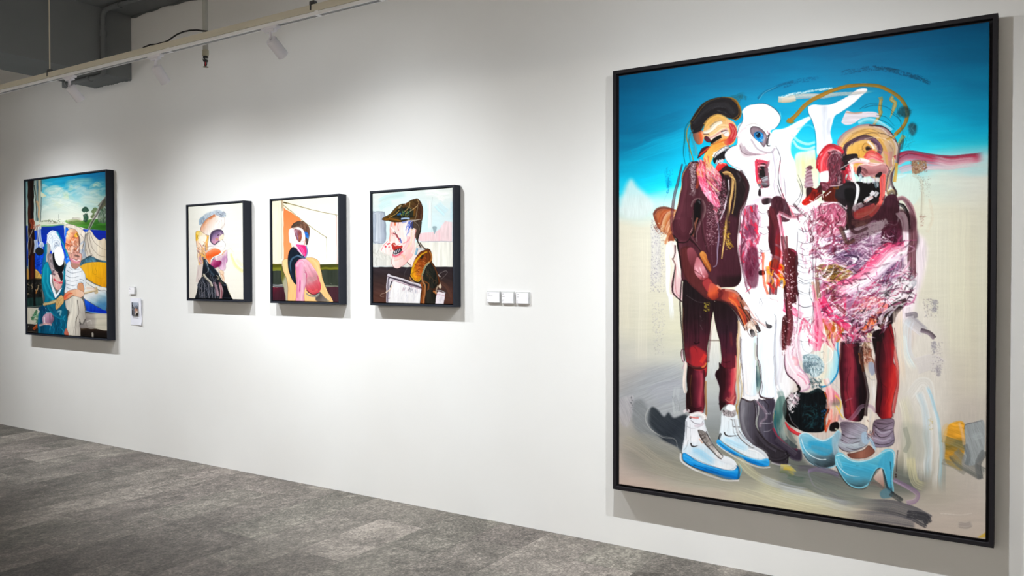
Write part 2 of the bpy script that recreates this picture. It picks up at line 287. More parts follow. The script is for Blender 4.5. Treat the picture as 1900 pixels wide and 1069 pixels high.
    s('1040,640 1060,600 1075,560',30,'#b3a3ac',.7,br=.3); l('1010,650 1040,690 1050,705',8,'#3b3238',.8); s('1005,665 1030,690',18,'#d9e0e6',.8)
    l('1095,580 1120,560 1115,540',16,'#2a2427',.9); s('1120,560 1100,620 1095,680 1130,685 1135,640',20,'#1f1b1f',.95,taper=(.6,1,.5)); s('1110,590 1108,660',12,'#716772',.8); s('1090,520 1110,560',14,'#b06a80',.7)
    s('780,680 800,740 860,800 960,810',70,['#8f7882','#b6a0a9','#d6c9cd'],.9,br=.3,taper=(.6,1,.4)); s('800,670 850,740 930,780',44,['#f2eff1','#ded3d8'],.9,br=.3); l('775,700 810,770 900,810 1010,800 1080,780',8,'#5e4550',.8); l('880,700 920,740 940,770',5,'#7c6a74',.7); s('920,800 1020,790 1080,775',20,'#d8b9c0',.7,br=.4)
    l('600,830 600,780 660,720 735,690',7,'#2d2226',.85); l('735,560 760,480 800,410 800,330',5,'#595f69',.6); l('735,590 750,640 735,690',5,'#5c5560',.6); s('745,590 770,610',14,'#d8b2ba',.7)
    l('1140,690 1190,730 1222,800 1225,880 1205,980',12,'#746a75',.8,taper=(.4,1,.7)); s('1170,780 1180,880 1150,1000',50,['#f0e9ee','#e7dfe6','#c6b7c3'],.9,br=.25); s('1185,760 1205,840 1190,960',16,'#93818f',.7,br=.3); l('1150,760 1190,765 1200,790',8,'#a79aa6',.7)
    # mouth of the white head
    V(1340,270,5.345)
    f('330,150 380,145 440,150 470,140 465,180 445,230 455,310 470,400 440,420 390,400 350,380 330,330 325,240','#8d2c40',soft=8,grad=('320,250 470,250',[(0,'#d93a55'),(.25,'#a72c42'),(.6,'#4c2b33'),(1,'#b9808f')]))
    s('335,170 330,260 345,340',22,['#e0546a','#cf2f4a'],.8,br=.3); s('345,165 400,155 440,165',30,['#c2304a','#d4526a'],.9,br=.3); s('350,205 385,195 420,200',14,'#f1ced3',.9,dry=.25)
    f('355,215 420,205 430,240 420,310 370,320 352,290','#1f1a1c',soft=6); s('365,300 440,320',14,'#3a3136',.9); s('430,230 450,330 460,390',40,['#5d3b45','#7c5a64'],.8,br=.4)
    s('355,345 385,350',30,'#e6ccc9',.9,dry=.2); s('400,340 450,320',46,['#6a7078','#c3cad0','#8f969e'],.9,br=.3); s('360,385 410,380 450,385',34,['#9aa0a6','#4c4a50'],.9,br=.3); s('375,410 430,408 470,395',16,'#2a2327',.8); s('350,370 380,360',12,'#e0573c',.8)
    f('375,430 440,415 495,440 500,500 460,525 400,510 378,470','#f7f2f3',soft=6,ramp=[(12,'#e7b6c0')]); f('360,440 380,420 390,480 385,505 362,490','#2f2328',soft=6); f('395,530 440,520 500,530 500,560 440,590 400,575','#3a2b30',soft=12,grad=('400,540 500,550',[(0,'#4d373d'),(.5,'#2c2125'),(1,'#8a7680')])); s('290,560 360,540 400,535',40,['#d9c3cf','#efe4ea'],.6,br=.5,fade=(.3,.1))
    # ---------------- first figure : body
    V(1200,300,5.345)
    f('430,0 395,60 355,120 340,220 335,330 320,420 285,520 258,640 270,730 300,780 305,850 320,960 340,1069 370,1200 560,1230 700,1250 820,1250 900,1220 940,1140 935,1010 915,890 900,800 905,680 930,540 960,440 1000,350 1012,250 990,170 930,100 830,50 780,40 700,100 600,40 520,0','#45272d',soft=5,ramp=[(7,'#c39a63'),(16,'#3a1f26')],grad=('330,300 1000,300',[(0,'#5b303a'),(.2,'#4a262f'),(.45,'#4d2a33'),(.62,'#381f25'),(.8,'#2a1a1e'),(1,'#201617')]),tex=.10,ts=(2,30))
    f('560,560 900,560 900,800 935,1000 920,1120 640,1120 560,900','#4e2632',soft=60,a=.7,ang=90,tex=.1)
    f('830,60 930,100 990,170 1010,250 995,350 950,440 910,520 850,520 870,300 860,150 800,90','#241a1c',soft=24,a=.9,ang=70,tex=.15,ts=(2,24))
    s('900,110 930,160 920,200',18,'#6a6066',.5,dry=.4); s('960,200 990,280 960,380',24,'#3c2e30',.5,br=.5)
    s('420,20 370,160 365,320 330,470 290,600 300,720',60,['#6b3a45','#5f323d','#4c2730'],.7,br=.4,fade=(.05,.2)); l('440,5 390,70 350,150 335,300 310,440 275,520',7,'#d0a266',.9,taper=(.6,1,.6)); l('325,560 315,600 330,640',8,'#8a5560',.6)
    s('290,580 300,680 360,740 420,700 440,560',70,['#4a232c','#3d1c24'],.6,br=.4)
    s('470,20 450,150 460,300 440,330',70,['#6a5558','#8d7b80','#4d2f34'],.8,dry=.45); sp('440,10 500,10 470,320 430,300',240,4,['#b9a6ac','#8b7379','#d7c8cd'],.7)
    s('500,20 510,160 490,260',30,['#8e2f22','#b7532f','#5a1f1c'],.8,br=.4,dry=.2)
    f('530,0 580,60 590,160 600,220 680,300 720,380 725,450 680,440 620,380 560,300 520,220 510,120','#e0779a',soft=6,grad=('530,50 700,430',[(0,'#e88aa4'),(.3,'#e06a8c'),(.6,'#e79ab5'),(1,'#d2668c')]),tex=.12,ts=(2,12),ang=60)
    sc('520,40 600,60 720,380 720,450 560,300 510,200',60,70,12,['#f2b7c6','#d94f78','#f6d3da','#c23b5e','#a52c46'],60,14,.8,.35); sc('500,0 590,0 600,120 520,160',34,60,14,['#e8607c','#c23030','#f3c0c6','#d9a25a'],80,20,.8,.3)
    f('590,0 640,20 700,80 740,140 750,200 735,300 700,270 640,230 600,150','#c96f86',soft=8,grad=('600,40 740,260',[(0,'#d9b27c'),(.3,'#d7a2a6'),(.6,'#b9566c'),(1,'#8a3a4e')]),tex=.14,ts=(2,10),ang=60); sc('600,20 700,80 750,220 700,260 620,180',44,60,11,['#f0c5ce','#caa06a','#a33d54','#e7dde0'],50,16,.75,.4); s('600,180 640,230 700,280 720,300',14,'#d4ae82',.9); s('660,160 700,210 730,250',20,'#3a2a2e',.7,dry=.35)
    sc('700,180 800,180 810,420 740,560 690,420',90,26,6,['#d9a8b8','#a25b72','#7a3a4c','#efdfe6'],60,40,.7,.4); sp('700,160 790,180 800,400 720,560 690,300',330,4,['#e6c3d0','#b8859a','#8d4a60'],.7); s('740,300 760,400 720,480',40,'#2c1a1e',.5,dry=.4)
    sp('600,440 730,460 680,820 580,860',340,3.6,['#c3929f','#a0727f','#e2cdd4'],.65)
    # hanging lapels
    s('745,125 800,110 850,150 855,230 840,330 815,440 790,560 770,700 755,860 745,960',34,['#d0a261','#e6c483','#3a241a'],.95,br=.15,taper=(.9,1,.35)); s('760,120 840,130 870,180',18,'#8f6c43',.9); l('740,110 770,150 800,170 815,240 800,330',22,'#140f10',.95); s('815,180 820,260 800,360 760,480 720,580',14,['#f3eff2','#c9bcc6'],.9,dry=.3)
    l('860,170 865,250 840,380 800,520',6,'#a58257',.8); l('835,200 835,300 800,440 775,560',8,'#38231b',.9); s('700,600 715,700 705,850 705,960 690,1030 660,1050',18,['#7d6d85','#a596ad','#5f4d60'],.85,br=.2,taper=(.6,1,.5)); l('735,520 715,620 725,800 715,960',8,'#241417',.8); s('790,600 780,720 800,800 840,850',60,['#8a6a1c','#c2a03a','#5a3f16'],.8,dry=.52); sp('770,620 820,700 850,850 780,880',180,3.6,['#d2b13a','#a98a2c','#e8d47a'],.8)
    l('660,520 640,700 650,900 655,1000',5,'#8a6872',.6,dry=.3)
    # arm loop
    l('450,440 465,400 500,370 550,380 580,440 570,520 520,620 490,720 500,800',22,['#8a7273','#6f5557','#4a2d33'],.8,taper=(.8,1,.7)); f('468,540 470,450 495,390 520,370 550,400 565,460 550,520 510,600 470,700 440,740 430,725 455,680','#141112',soft=5,ramp=[(8,'#2a1d1f')]); s('500,560 480,620 465,740',18,['#a86a52','#7a4436'],.9,br=.2); s('520,390 550,420',20,'#6d6f76',.6,dry=.4); l('450,560 455,640 425,720',8,'#d9b2ac',.8); l('465,480 460,560 470,620 440,710',8,'#b78b85',.7)
    l('265,720 290,780 320,800 400,790 440,740',14,'#1b1214',.9); l('430,770 520,860 560,930 620,1000',18,'#241518',.8); l('440,740 480,800 540,880',14,'#6f4a4e',.6)
    l('305,770 310,860 330,970 345,1060',16,'#140e10',.95); s('330,920 345,870 365,860',20,'#7d4740',.8)
    V(1220,440,5.346)
    # trousers
    f('262,440 300,440 400,540 560,630 545,760 535,820 520,960 500,1080 490,1250 480,1380 440,1390 380,1380 320,1340 285,1240 268,1080 255,900 245,700 248,560','#2f1b20',soft=5,ramp=[(7,'#1c1012')],grad=('300,560 420,1380',[(0,'#221a1d'),(.3,'#2d1c21'),(.55,'#45212c'),(.78,'#6d2730'),(.92,'#b5383a'),(1,'#8a2b30')]),tex=.12,ts=(2,40))
    f('560,640 680,660 760,730 800,830 800,940 790,1100 775,1250 760,1390 700,1400 640,1380 625,1290 640,1200 625,1080 590,940 560,800 550,720','#3a1d25',soft=5,ramp=[(7,'#1c1012')],grad=('640,680 700,1400',[(0,'#261a1d'),(.35,'#35202a'),(.6,'#4d2230'),(.85,'#6a2531'),(1,'#8f2f35')]),tex=.12,ts=(2,40))
    for q in ['370,640 365,800 370,980 380,1060','420,660 410,820 400,1040','690,880 680,1000 690,1150','300,600 290,800 300,1000']: l(q,5,'#140c0e',.7)
    l('285,580 380,640 470,650 520,640',6,'#6b6165',.5,dry=.3); sp('460,650 520,640 510,740 460,740',90,3.6,['#8a7a2a','#b5a44a','#5a4a1a'],.85); sp('420,780 470,800 440,850',14,3,['#d8cfd0'],.7); l('420,870 445,920',4,'#a59095',.6); l('360,1045 385,1058 410,1040',9,'#140c0e',.9); l('255,700 255,850 270,1080',6,'#8a5a34',.7)
    s('720,920 730,1040 740,1100',30,['#7c3436','#6a2a2e'],.6,br=.5,fade=(.3,.2)); l('790,830 800,950 785,1100',6,'#7d5a4a',.6); s('810,820 810,940 830,1000 830,1200',30,['#d8ccbc','#c9b9a8','#e2d9cc'],.7,br=.4)
    l('520,1020 610,1025',14,'#6a5a50',.8,br=.4) if 0 else s('520,1022 610,1026',12,'#75675c',.8,br=.4)
    f('548,790 575,900 605,1010 620,1200 560,1400 520,1400 505,1200 520,1000 540,860','#dcd9d0',soft=7,a=.85,grad=('540,820 560,1400',[(0,'#e4dfd6'),(.4,'#dcdad4'),(1,'#c3c8ca')])); s('520,1022 608,1026',12,'#75675c',.85,br=.4); l('545,790 552,860 530,1000',5,'#a87a78',.7)
    V(1220,620,6.2875)
    f('385,170 440,140 520,180 575,220 570,300 550,370 470,380 400,360 395,260','#b23035',soft=34,a=.75); s('510,330 540,280 560,240',40,['#cf2e2c','#d94a38'],.7,br=.4); l('440,110 470,105 490,95',9,'#140c0e',.9); l('425,150 460,180 470,215',5,'#2a1416',.8); l('350,340 400,390 470,410 540,400 570,350 575,310',14,'#1c1214',.9); s('370,370 430,400 510,400',34,['#3c2024','#57302f','#221416'],.9,br=.3); s('520,390 550,370 565,340',16,'#d99a4a',.7)
    f('345,380 360,370 430,420 500,430 545,420 548,560 545,640 552,780 540,880 520,930 440,935 370,930 330,880 335,720 350,640 340,520','#4a1f28',soft=6,grad=('340,600 550,600',[(0,'#241417'),(.25,'#34181c'),(.5,'#5c2230'),(.72,'#94384a'),(.88,'#7c2c3a'),(1,'#3f1a20')]),tex=.1,ts=(2,60)); s('500,450 505,600 490,760 480,860',44,['#a04252','#b0505c','#7d2f3e'],.8,br=.4,fade=(.05,.15)); l('390,480 380,620 390,760 380,880',6,'#8a5a34',.7,dry=.2); l('355,380 345,520 352,680 340,860',12,'#150d0f',.95); s('360,860 440,900 510,880',60,'#2a1417',.6,br=.4); s('430,930 470,920 520,905',20,['#c4555a','#d9888a'],.8,br=.3)
    s('555,560 560,740 565,920 560,990',22,['#b98348','#8a5a30','#d9b98a'],.85,br=.3,dry=.15)
    f('715,400 720,330 780,400 860,410 915,400 920,520 905,640 915,760 890,830 800,830 760,870 735,890 725,760 730,640 700,540 672,480 680,430','#5c2230',soft=6,grad=('690,560 920,580',[(0,'#25151a'),(.4,'#3a1a20'),(.62,'#6d2736'),(.8,'#c04a55'),(.92,'#d46a6c'),(1,'#8d3440')]),tex=.1,ts=(2,60)); s('860,440 870,560 840,700',40,['#d4545c','#c2434d','#a8384a'],.7,br=.4,fade=(.1,.2)); l('690,430 672,480 700,550 730,640 722,760 735,890',14,'#3a1a2a',.9); s('810,760 850,780 890,720',44,['#c97a72','#a8504c','#d99e90'],.7,br=.4); s('730,800 770,830 800,820',50,'#241216',.7,br=.3); l('770,330 810,335 850,322',9,'#1c1012',.8); l('720,370 780,400 870,405',8,'#2a1216',.8); s('910,250 915,400 920,540',16,['#c94a50','#e07a72'],.8,br=.3)
    s('940,0 930,200 945,420 940,600 935,820',18,['#d9bfa0','#b88a50','#e4d4bc'],.85,br=.3); s('965,340 960,480 985,600 960,800 935,960',10,'#a98a4a',.8); l('945,480 975,620 970,700',6,'#6d6a62',.7); s('925,820 935,940 945,985',16,['#c9a03a','#a8803a'],.8)
    l('320,185 290,190 280,240 290,310 300,330',9,'#3a2226',.95); s('300,200 295,290 320,340 300,400',24,['#c9a2b2','#efe4e8','#a87a8a'],.8,br=.3); s('330,340 315,460 310,600 325,690',34,['#f0e0d6','#e2cfc4','#f7efe8'],.85,br=.3)
    s('300,910 340,890 360,910',34,'#e8dde0',.9); s('340,700 335,820 340,890',14,'#3a1c22',.8)
    # white legs
    V(1220,620,6.2875)
    f('1000,-120 1160,-120 1165,60 1150,200 1130,420 1140,520 1160,690 1100,720 1030,710 1005,660 990,500 980,330 970,160 985,40','#eef0f6',soft=6,ramp=[(7,'#8b8590'),(16,'#dfe3ec')],grad=('975,300 1160,300',[(0,'#e6e8ee'),(.35,'#f3ebea'),(.7,'#e9eff5'),(1,'#cfe6ee')]))
    f('1175,-120 1380,-120 1370,60 1360,240 1375,520 1390,640 1380,740 1300,750 1210,740 1195,690 1210,560 1200,460 1170,300 1160,120','#f4f7fd',soft=6,ramp=[(6,'#7f828c'),(16,'#e2e8f1')],grad=('1170,300 1380,300',[(0,'#dfeef5'),(.4,'#eaf3fb'),(.75,'#f7f8fc'),(1,'#e9eef6')]))
    f('1145,360 1165,310 1200,470 1205,560 1190,660 1160,690 1140,540','#8ea5a2',soft=6,grad=('1150,400 1180,680',[(0,'#a9b8b0'),(.4,'#5f7a7e'),(.7,'#7e9a98'),(1,'#c3c8c6')])); s('1145,380 1150,480 1160,600',14,'#3c5560',.7); s('1145,100 1150,300',20,'#b9b8a4',.7,br=.4)
    s('1390,0 1400,200 1395,420 1430,600 1450,680',60,['#f0f2f7','#e6e9f0','#c9ced9'],.9,br=.2,taper=(1,1,.3)); s('1440,60 1460,320 1450,560',34,['#e9e6ea','#d9d5da'],.8,br=.3); l('1370,250 1350,300 1380,560 1400,640 1440,690',5,'#7d7b86',.7); l('985,60 970,200 985,400 1000,560 1000,720',8,'#5e5058',.8); l('1165,120 1165,250 1195,380 1210,500 1205,600 1185,690 1230,740 1330,760 1355,750',12,'#4a3438',.9,taper=(.4,.7,1)); l('1170,0 1165,150',7,'#8a7a84',.7)
    # grey boots
    V(1220,730,5.627)
    f('865,60 890,50 960,75 1020,70 1045,100 1050,200 1030,300 1060,400 1130,490 1230,560 1330,610 1350,660 1360,730 1280,745 1190,710 1150,640 1080,580 980,540 920,450 880,360 860,250 855,130','#5e5963',soft=6,ramp=[(8,'#2d282e'),(22,'#57515b')],grad=('870,250 1060,260',[(0,'#8a8790'),(.35,'#66636c'),(.7,'#55505b'),(1,'#39343b')]),tex=.09,ts=(2,40))
    f('1050,60 1100,70 1215,60 1240,130 1215,230 1220,340 1250,430 1340,520 1440,580 1500,600 1500,700 1400,690 1340,640 1250,570 1150,510 1080,420 1050,320 1060,180','#5d5864',soft=6,ramp=[(8,'#2a252b'),(20,'#544e5a')],grad=('1060,250 1230,250',[(0,'#6d6873'),(.4,'#565260'),(1,'#3a3240')]),tex=.09,ts=(2,40))
    s('900,120 880,240 920,400 980,500 1060,560',40,['#9a979e','#7a7780'],.55,br=.5,fade=(.1,.3)); s('1000,120 1000,280 1040,400 1130,520 1240,600',40,['#48434c','#5a5560'],.7,br=.4); s('1060,400 1160,520 1260,590 1330,620',22,'#2a2529',.7,br=.4); l('1000,90 1020,200 1030,330 1080,430 1170,520 1280,580 1340,610',9,'#2b2226',.9); l('1020,140 1035,240 1030,330',5,'#d8d4da',.8); l('1055,160 1060,230',5,'#c9c5cc',.7)
    s('1030,80 1080,140 1130,190 1140,260 1090,300 1080,350',30,['#8a7a88','#a08f9e','#6d5f6d'],.8,br=.3); l('1140,215 1185,215 1180,195',6,'#d6d3da',.9); l('1080,310 1150,320 1200,310 1200,290',6,'#dad7de',.9); l('1120,400 1170,395 1195,375',5,'#c5c2ca',.8); l('1100,120 1140,180 1170,220',6,'#c8b6c2',.7); s('1215,370 1270,450 1360,530 1450,590',20,['#7a2438','#96304a'],.85,br=.3); s('1240,480 1340,560 1440,640',50,['#6e6873','#4d4753'],.6,br=.5); l('1045,90 1060,120 1100,150',6,'#8d3a4a',.7); l('1110,70 1160,120 1160,160',10,'#2a1f24',.8)
    s('1150,660 1220,690 1310,680 1370,640',40,['#2a262b','#403b42','#1d1a1e'],.9,br=.3); s('1190,720 1280,745 1380,745',14,'#cfcbcf',.7,br=.4); s('1340,610 1360,660 1350,720',14,'#1d191d',.9); l('870,50 900,60 960,90 1010,60',10,'#3a2a28',.9); l('1065,20 1080,40 1150,65 1210,60',10,'#2d2024',.95)
    s('1230,80 1240,110 1215,200',10,'#c8ced2',.7); s('1240,150 1220,260 1230,330',10,'#9a9a3a',.7,dry=.2)
    # green grey shadow behind boots
    f('1255,60 1330,40 1330,140 1300,300 1340,420 1400,500 1460,560 1420,580 1340,520 1260,420 1220,330 1225,220','#5d7572',soft=10,grad=('1240,100 1400,520',[(0,'#6f8d86'),(.4,'#3f6a6a'),(.7,'#7b8a87'),(1,'#4e575a')]),tex=.12,ts=(2,30)); s('1300,260 1310,380 1340,480',40,['#b9bfb6','#8f9a98'],.7,br=.5); s('1235,180 1230,320 1270,440',14,'#0f5e72',.7,dry=.2); s('1370,330 1390,440 1440,520',40,['#6a7072','#585d60'],.6,br=.5)
    # white shoes with blue soles
    def shoe(o,sc_,far):
        V(1220,730,5.627)
        P.ox+=0
    f('285,290 330,235 400,250 480,260 500,330 530,440 590,560 680,640 760,670 820,720 835,780 830,820 700,800 540,760 400,710 300,660 262,620 270,540 285,400','#f0f2f7',soft=5,ramp=[(5,'#6c747e'),(14,'#dfe5ec')],grad=('380,280 480,800',[(0,'#e9ebf2'),(.4,'#f2f3f8'),(.65,'#d3e6f3'),(1,'#eef1f5')]))
    s('340,600 430,610 520,690 620,740',80,['#aedaf2','#8fcdef','#d3ebf7'],.7,br=.4,fade=(.2,.3)); s('600,660 700,690 780,720 820,770',50,['#f4f6fa','#dfe2e8'],.9,br=.2); l('310,640 420,690 560,750 720,790 800,780 825,750',5,'#6a7680',.7)
    f('268,640 300,630 400,690 540,750 700,790 800,800 840,770 860,790 865,870 820,895 700,880 560,840 440,790 330,740 275,700','#1283d0',soft=5,ramp=[(6,'#0a4f8a')],grad=('500,740 480,830',[(0,'#2ea6ea'),(.5,'#1183d2'),(1,'#0a62ae')]),ang=15,tex=.09,ts=(2,40)); s('290,650 400,710 540,765 700,805 810,810',12,'#58bdf2',.8); l('275,700 340,745 450,795 570,845 700,885 820,898 865,875',7,'#102a44',.9); s('835,760 855,800 850,880',16,'#1a5f8a',.8); l('380,740 450,760 540,800 640,830',6,'#0a2f55',.7,dry=.3)
    s('245,640 250,700 310,750 420,810 560,870 720,905 850,905',20,['#e4e4e6','#f4f4f6','#c9c9cb'],.9,br=.15); s('865,750 880,800 870,850',12,'#3fb4d8',.7)
    f('425,390 480,395 520,440 560,530 640,610 690,655 660,680 600,640 520,560 460,470','#b9b0ac',soft=4,ramp=[(7,'#3a3434')],grad=('440,400 660,670',[(0,'#8e8886'),(.5,'#a8a09c'),(1,'#e6e3e2')]),ang=60,tex=.2,ts=(2,8))
    for q in ['460,440 490,430','470,480 500,460','500,520 530,500','530,560 560,540','450,430 465,475 500,440 485,420']: l(q,8,'#4a3f3c',.8)
    l('430,390 445,450 500,540 570,620 640,675 670,685',10,'#3c302c',.9); l('505,400 530,460 580,550 640,620 690,655',7,'#2a2424',.9); s('440,480 470,520',14,'#c4764a',.5)
    l('352,525 362,548 390,555 425,545',14,'#221c1c',.95,taper=(1,1,.3)); l('340,330 345,420 350,520',3.5,'#7f848c',.7); l('298,300 300,400 296,490',6,'#4c5058',.8); l('300,350 360,370 430,360 480,330',4,'#8a8e97',.8); l('320,490 310,560 280,600',4,'#6a6e76',.8); s('290,280 285,400 268,560',10,'#c9cdd6',.8)
    s('340,240 420,220 480,240 490,270',50,['#f2eeee','#fbfafa','#d9d2d4'],.95,br=.2); s('335,250 380,260 430,262',14,'#e0574a',.9); l('330,260 350,270 345,250',10,'#3a2a2a',.9); l('350,290 400,320 460,325 480,290',8,'#6b6672',.8); s('400,345 450,340 480,320',24,'#cfc2cc',.7,br=.3)
    f('665,230 700,180 760,150 830,190 860,330 900,420 960,500 1020,550 1100,600 1145,650 1150,690 1040,690 920,650 780,570 660,490 645,440 655,330','#eef1f6',soft=5,ramp=[(5,'#70777f'),(14,'#dde4ec')],grad=('740,250 860,650',[(0,'#e8edf2'),(.4,'#e4eff7'),(.7,'#cfe6f5'),(1,'#e8eef3')]))
    s('670,470 740,500 860,560 980,600',70,['#c3e4f5','#a9d8f0','#e2f0f8'],.7,br=.4,fade=(.2,.3)); s('960,570 1040,590 1110,640 1140,680',46,['#dfe2e8','#c6cad2','#f2f4f8'],.9,br=.2); l('660,490 760,560 900,640 1040,680 1130,680',5,'#7f9db0',.7)
    f('612,510 640,480 700,530 800,600 920,660 1060,690 1150,680 1165,720 1150,750 1080,755 960,720 840,660 720,600 640,550','#1283d0',soft=5,grad=('900,640 870,720',[(0,'#35a8ea'),(.5,'#117ecb'),(1,'#0b66b2')]),ang=25,tex=.09,ts=(2,40)); s('640,495 760,580 900,655 1050,695 1150,690',12,'#6cc6f4',.8); s('620,540 720,610 850,690 970,740 1080,770 1165,765',14,['#f0f2f4','#d9dcdf'],.85); l('645,520 760,605 880,670 1000,715 1100,735',7,'#0a3f7a',.6,dry=.3)
    s('665,420 640,480',26,'#2a2d30',.85,dry=.2); f('715,150 750,115 810,125 820,170 780,190 730,180','#f6f7fa',soft=5,ramp=[(8,'#b9bcc2')]); f('680,190 720,175 770,185 815,170 825,220 780,250 720,240 690,225','#a49c9e',soft=6,tex=.4,ts=(2,4)); sc('680,190 820,180 820,240 690,240',26,26,5,['#4a3d3f','#6e6062','#d9d5d6','#2a2223'],20,60,.8,.2); l('690,180 700,190 690,210',12,'#33282a',.9)
    l('705,410 718,432 760,445 830,438',13,'#221c1c',.95,taper=(1,.8,.3)); l('760,270 780,280 785,350',8,'#4f4a4c',.8); l('730,290 735,400',4,'#8b9096',.6); l('800,350 870,353',8,'#33302f',.85); l('830,405 870,405',7,'#4a4644',.8); s('810,270 840,380 880,460 960,540 1010,565',30,['#a9abb0','#dfe1e5','#8d8f94'],.85,br=.4); l('845,430 900,500 980,560 1020,570',8,'#4a4444',.9); l('860,390 910,460 960,500 1010,545',6,'#5a5456',.8); l('790,320 800,400 850,470',5,'#5a5a60',.7)
    # upside-down figure : torso column / spine
    V(1340,270,5.345)
    # white back-cloud behind heads
    V(1450,120,5.346)
    f('-90,660 0,640 60,620 160,560 260,520 300,530 220,600 150,690 90,780 100,880 140,960 150,1069 140,1200 60,1380 -30,1300 -60,1100 -110,800','#f4f6fc',soft=14,ramp=[(20,'#dfeef4')],tex=.03); s('100,700 160,760 260,790 345,770',26,['#d9f4fa','#b9ecf6'],.8,br=.3); s('110,760 160,820 260,840 345,815',24,['#f2fafc','#cdeef4'],.85,br=.3); s('150,640 260,600 340,640',20,'#7fd9ea',.5,br=.4); s('200,560 290,520',16,'#d5eef5',.7)
    f('145,890 250,860 345,850 350,1000 370,1100 330,1250 250,1320 160,1200 150,1050','#d9dcc0',soft=24,grad=('200,860 260,1250',[(0,'#cfe8e0'),(.3,'#d9dcb4'),(.7,'#dcdfc9'),(1,'#dfdccb')])); s('215,920 225,1040 215,1150',30,'#d8d49a',.5,br=.5,fade=(.2,.3)); s('170,900 180,1100',50,'#c8dcc4',.5,br=.4,fade=(.2,.2))
    # raised white limb
    f('262,430 300,405 360,395 480,395 560,370 640,320 740,250 800,230 850,235 845,265 790,310 720,370 650,430 570,480 525,510 505,590 490,680 510,760 490,800 430,850 380,900 355,870 350,760 335,640 300,550 265,480','#f5f7fc',soft=5,ramp=[(7,'#cfd7e2'),(18,'#eef2f8')],grad=('360,600 500,600',[(0,'#fdfdff'),(.45,'#d9dde8'),(.7,'#e6e9f1'),(1,'#fdfdff')]),tex=.03)
    l('262,430 268,490 305,560 335,660 345,780 345,870',6,'#15566a',.8); l('350,400 460,392 550,372',4,'#5a8a98',.6); s('640,330 740,300 800,270',20,['#d9dfe8','#ffffff'],.7,br=.4); l('525,515 560,490 680,420 770,350 800,320',5,'#2c98b0',.6); s('490,500 470,600 480,720',34,'#c3c9d6',.6,br=.3,fade=(.2,.2)); s('340,760 350,940',14,'#23b6d6',.8)
    # ochre arc, sticks
    s('-50,-30 100,-10 300,-30 500,-45',1,'#000',0)
    s('0,215 80,195 180,165 300,140 400,120',50,'#0b5f88',.7,dry=.52,fade=(.05,.2)); s('560,95 700,60 850,40 960,38 1100,60 1250,95 1380,145 1490,200',50,'#0a4f72',.8,dry=(.58,.5),fade=(.1,.1)); s('930,40 1050,45 1160,60',26,'#123f55',.7,dry=.45); s('1270,110 1360,140 1470,190',36,'#0d4d68',.7,dry=.48)
    s('-240,330 -150,260 0,200 120,170',26,['#0a6d96','#0b5a80'],.7,dry=.3); l('-230,340 -160,270 -60,220',7,'#c9eef5',.6)
    s('0,350 200,320 400,310 700,280 960,262',44,['#c9c0ba','#d8d0ca','#a5b0b8'],.9,br=.3,taper=(1.3,1,.4),fade=(0,.2)); s('-30,345 60,350 130,342',60,['#e9e2d2','#d9cfc0','#cbb89a'],.9,br=.25); s('0,320 90,300 200,285 320,262 500,232',20,'#e6f4f6',.9,dry=.42)
    s('75,560 130,510 220,420 330,340 470,270 640,212 800,198 900,205 1010,235 1110,285 1190,350 1235,430 1240,520 1210,610 1130,690',38,['#8f6a1a','#b8862b','#a67620'],.98,br=.12,taper=(1.1,.9,1)); s('60,550 90,565 110,550',46,'#a87a24',.95); l('640,212 800,188 930,195 1040,235 1140,295',5,'#6d5522',.6)
    s('985,345 970,440 975,480 920,590',40,['#a8863a','#d3b169','#b3882e'],.95,br=.2,taper=(.8,1,.6)); s('965,340 1000,330',34,'#a39254',.9); s('1100,320 1085,350 1125,380 1110,440 1080,520',40,['#b58a2e','#d9bd78','#9a7a3a'],.95,br=.2,taper=(.8,1,.15))
    f('630,480 650,460 720,480 800,470 930,470 960,520 880,520 790,540 720,580 650,598 600,580 600,550','#d9d3dc',soft=5,ramp=[(8,'#b5a1a4'),(16,'#dcd5df')],tex=.12,ts=(2,30),ang=0); s('640,475 720,485 800,475',16,'#b58f78',.8); s('770,580 850,550 930,560 1010,600 1090,650',44,['#e9f6fa','#c9dfe6','#7fb9c8'],.8,br=.4)
    for q in ['780,440 860,390 960,380','820,430 920,400 1040,420 1130,480 1190,560','940,500 1040,520 1120,600','960,540 1060,580 1130,640','1090,470 1170,540 1200,640 1210,730']: l(q,6,'#0d4a5a',.75)
    f('1150,480 1175,425 1230,415 1275,450 1265,500 1220,520 1180,500','#22474f',soft=34,a=.75,tex=.3,ts=(4,8)); f('1262,600 1300,575 1340,610 1335,670 1300,700 1270,660','#2c4c57',soft=36,a=.85,tex=.3,ts=(4,8)); sc('1150,420 1280,430 1270,520 1160,510',26,60,5,['#0f5566','#2f3a3a','#3a7f8c'],-50,30,.6,.3); sc('1200,640 1340,620 1300,820 1210,800',30,80,4,['#1f6a7c','#3ca9bc','#2a4a52','#6fc9d6'],-60,25,.55,.3); s('1200,660 1260,620',30,'#4aa4b4',.5,br=.4); s('1215,700 1180,760 1160,800',40,['#a98a40','#c9a452'],.85,br=.25); l('1210,700 1240,760 1200,840',8,'#1a6f80',.6); l('1250,720 1320,740 1260,800',6,'#38b6cc',.6); s('1180,780 1210,740 1190,830',20,'#2a4a52',.6,br=.4)
    # third figure head
    f('560,780 580,720 640,660 730,610 830,588 930,592 1030,620 1100,680 1145,760 1165,840 1160,900 1130,960 1110,1060 1090,1180 1040,1260 960,1200 860,1100 700,1050 600,900','#d9b07a',soft=5,ramp=[(10,'#3c2a33'),(24,'#a08590')],grad=('600,680 1120,900',[(0,'#d8b98a'),(.4,'#e0b468'),(.7,'#d7b489'),(1,'#b9a089')]))
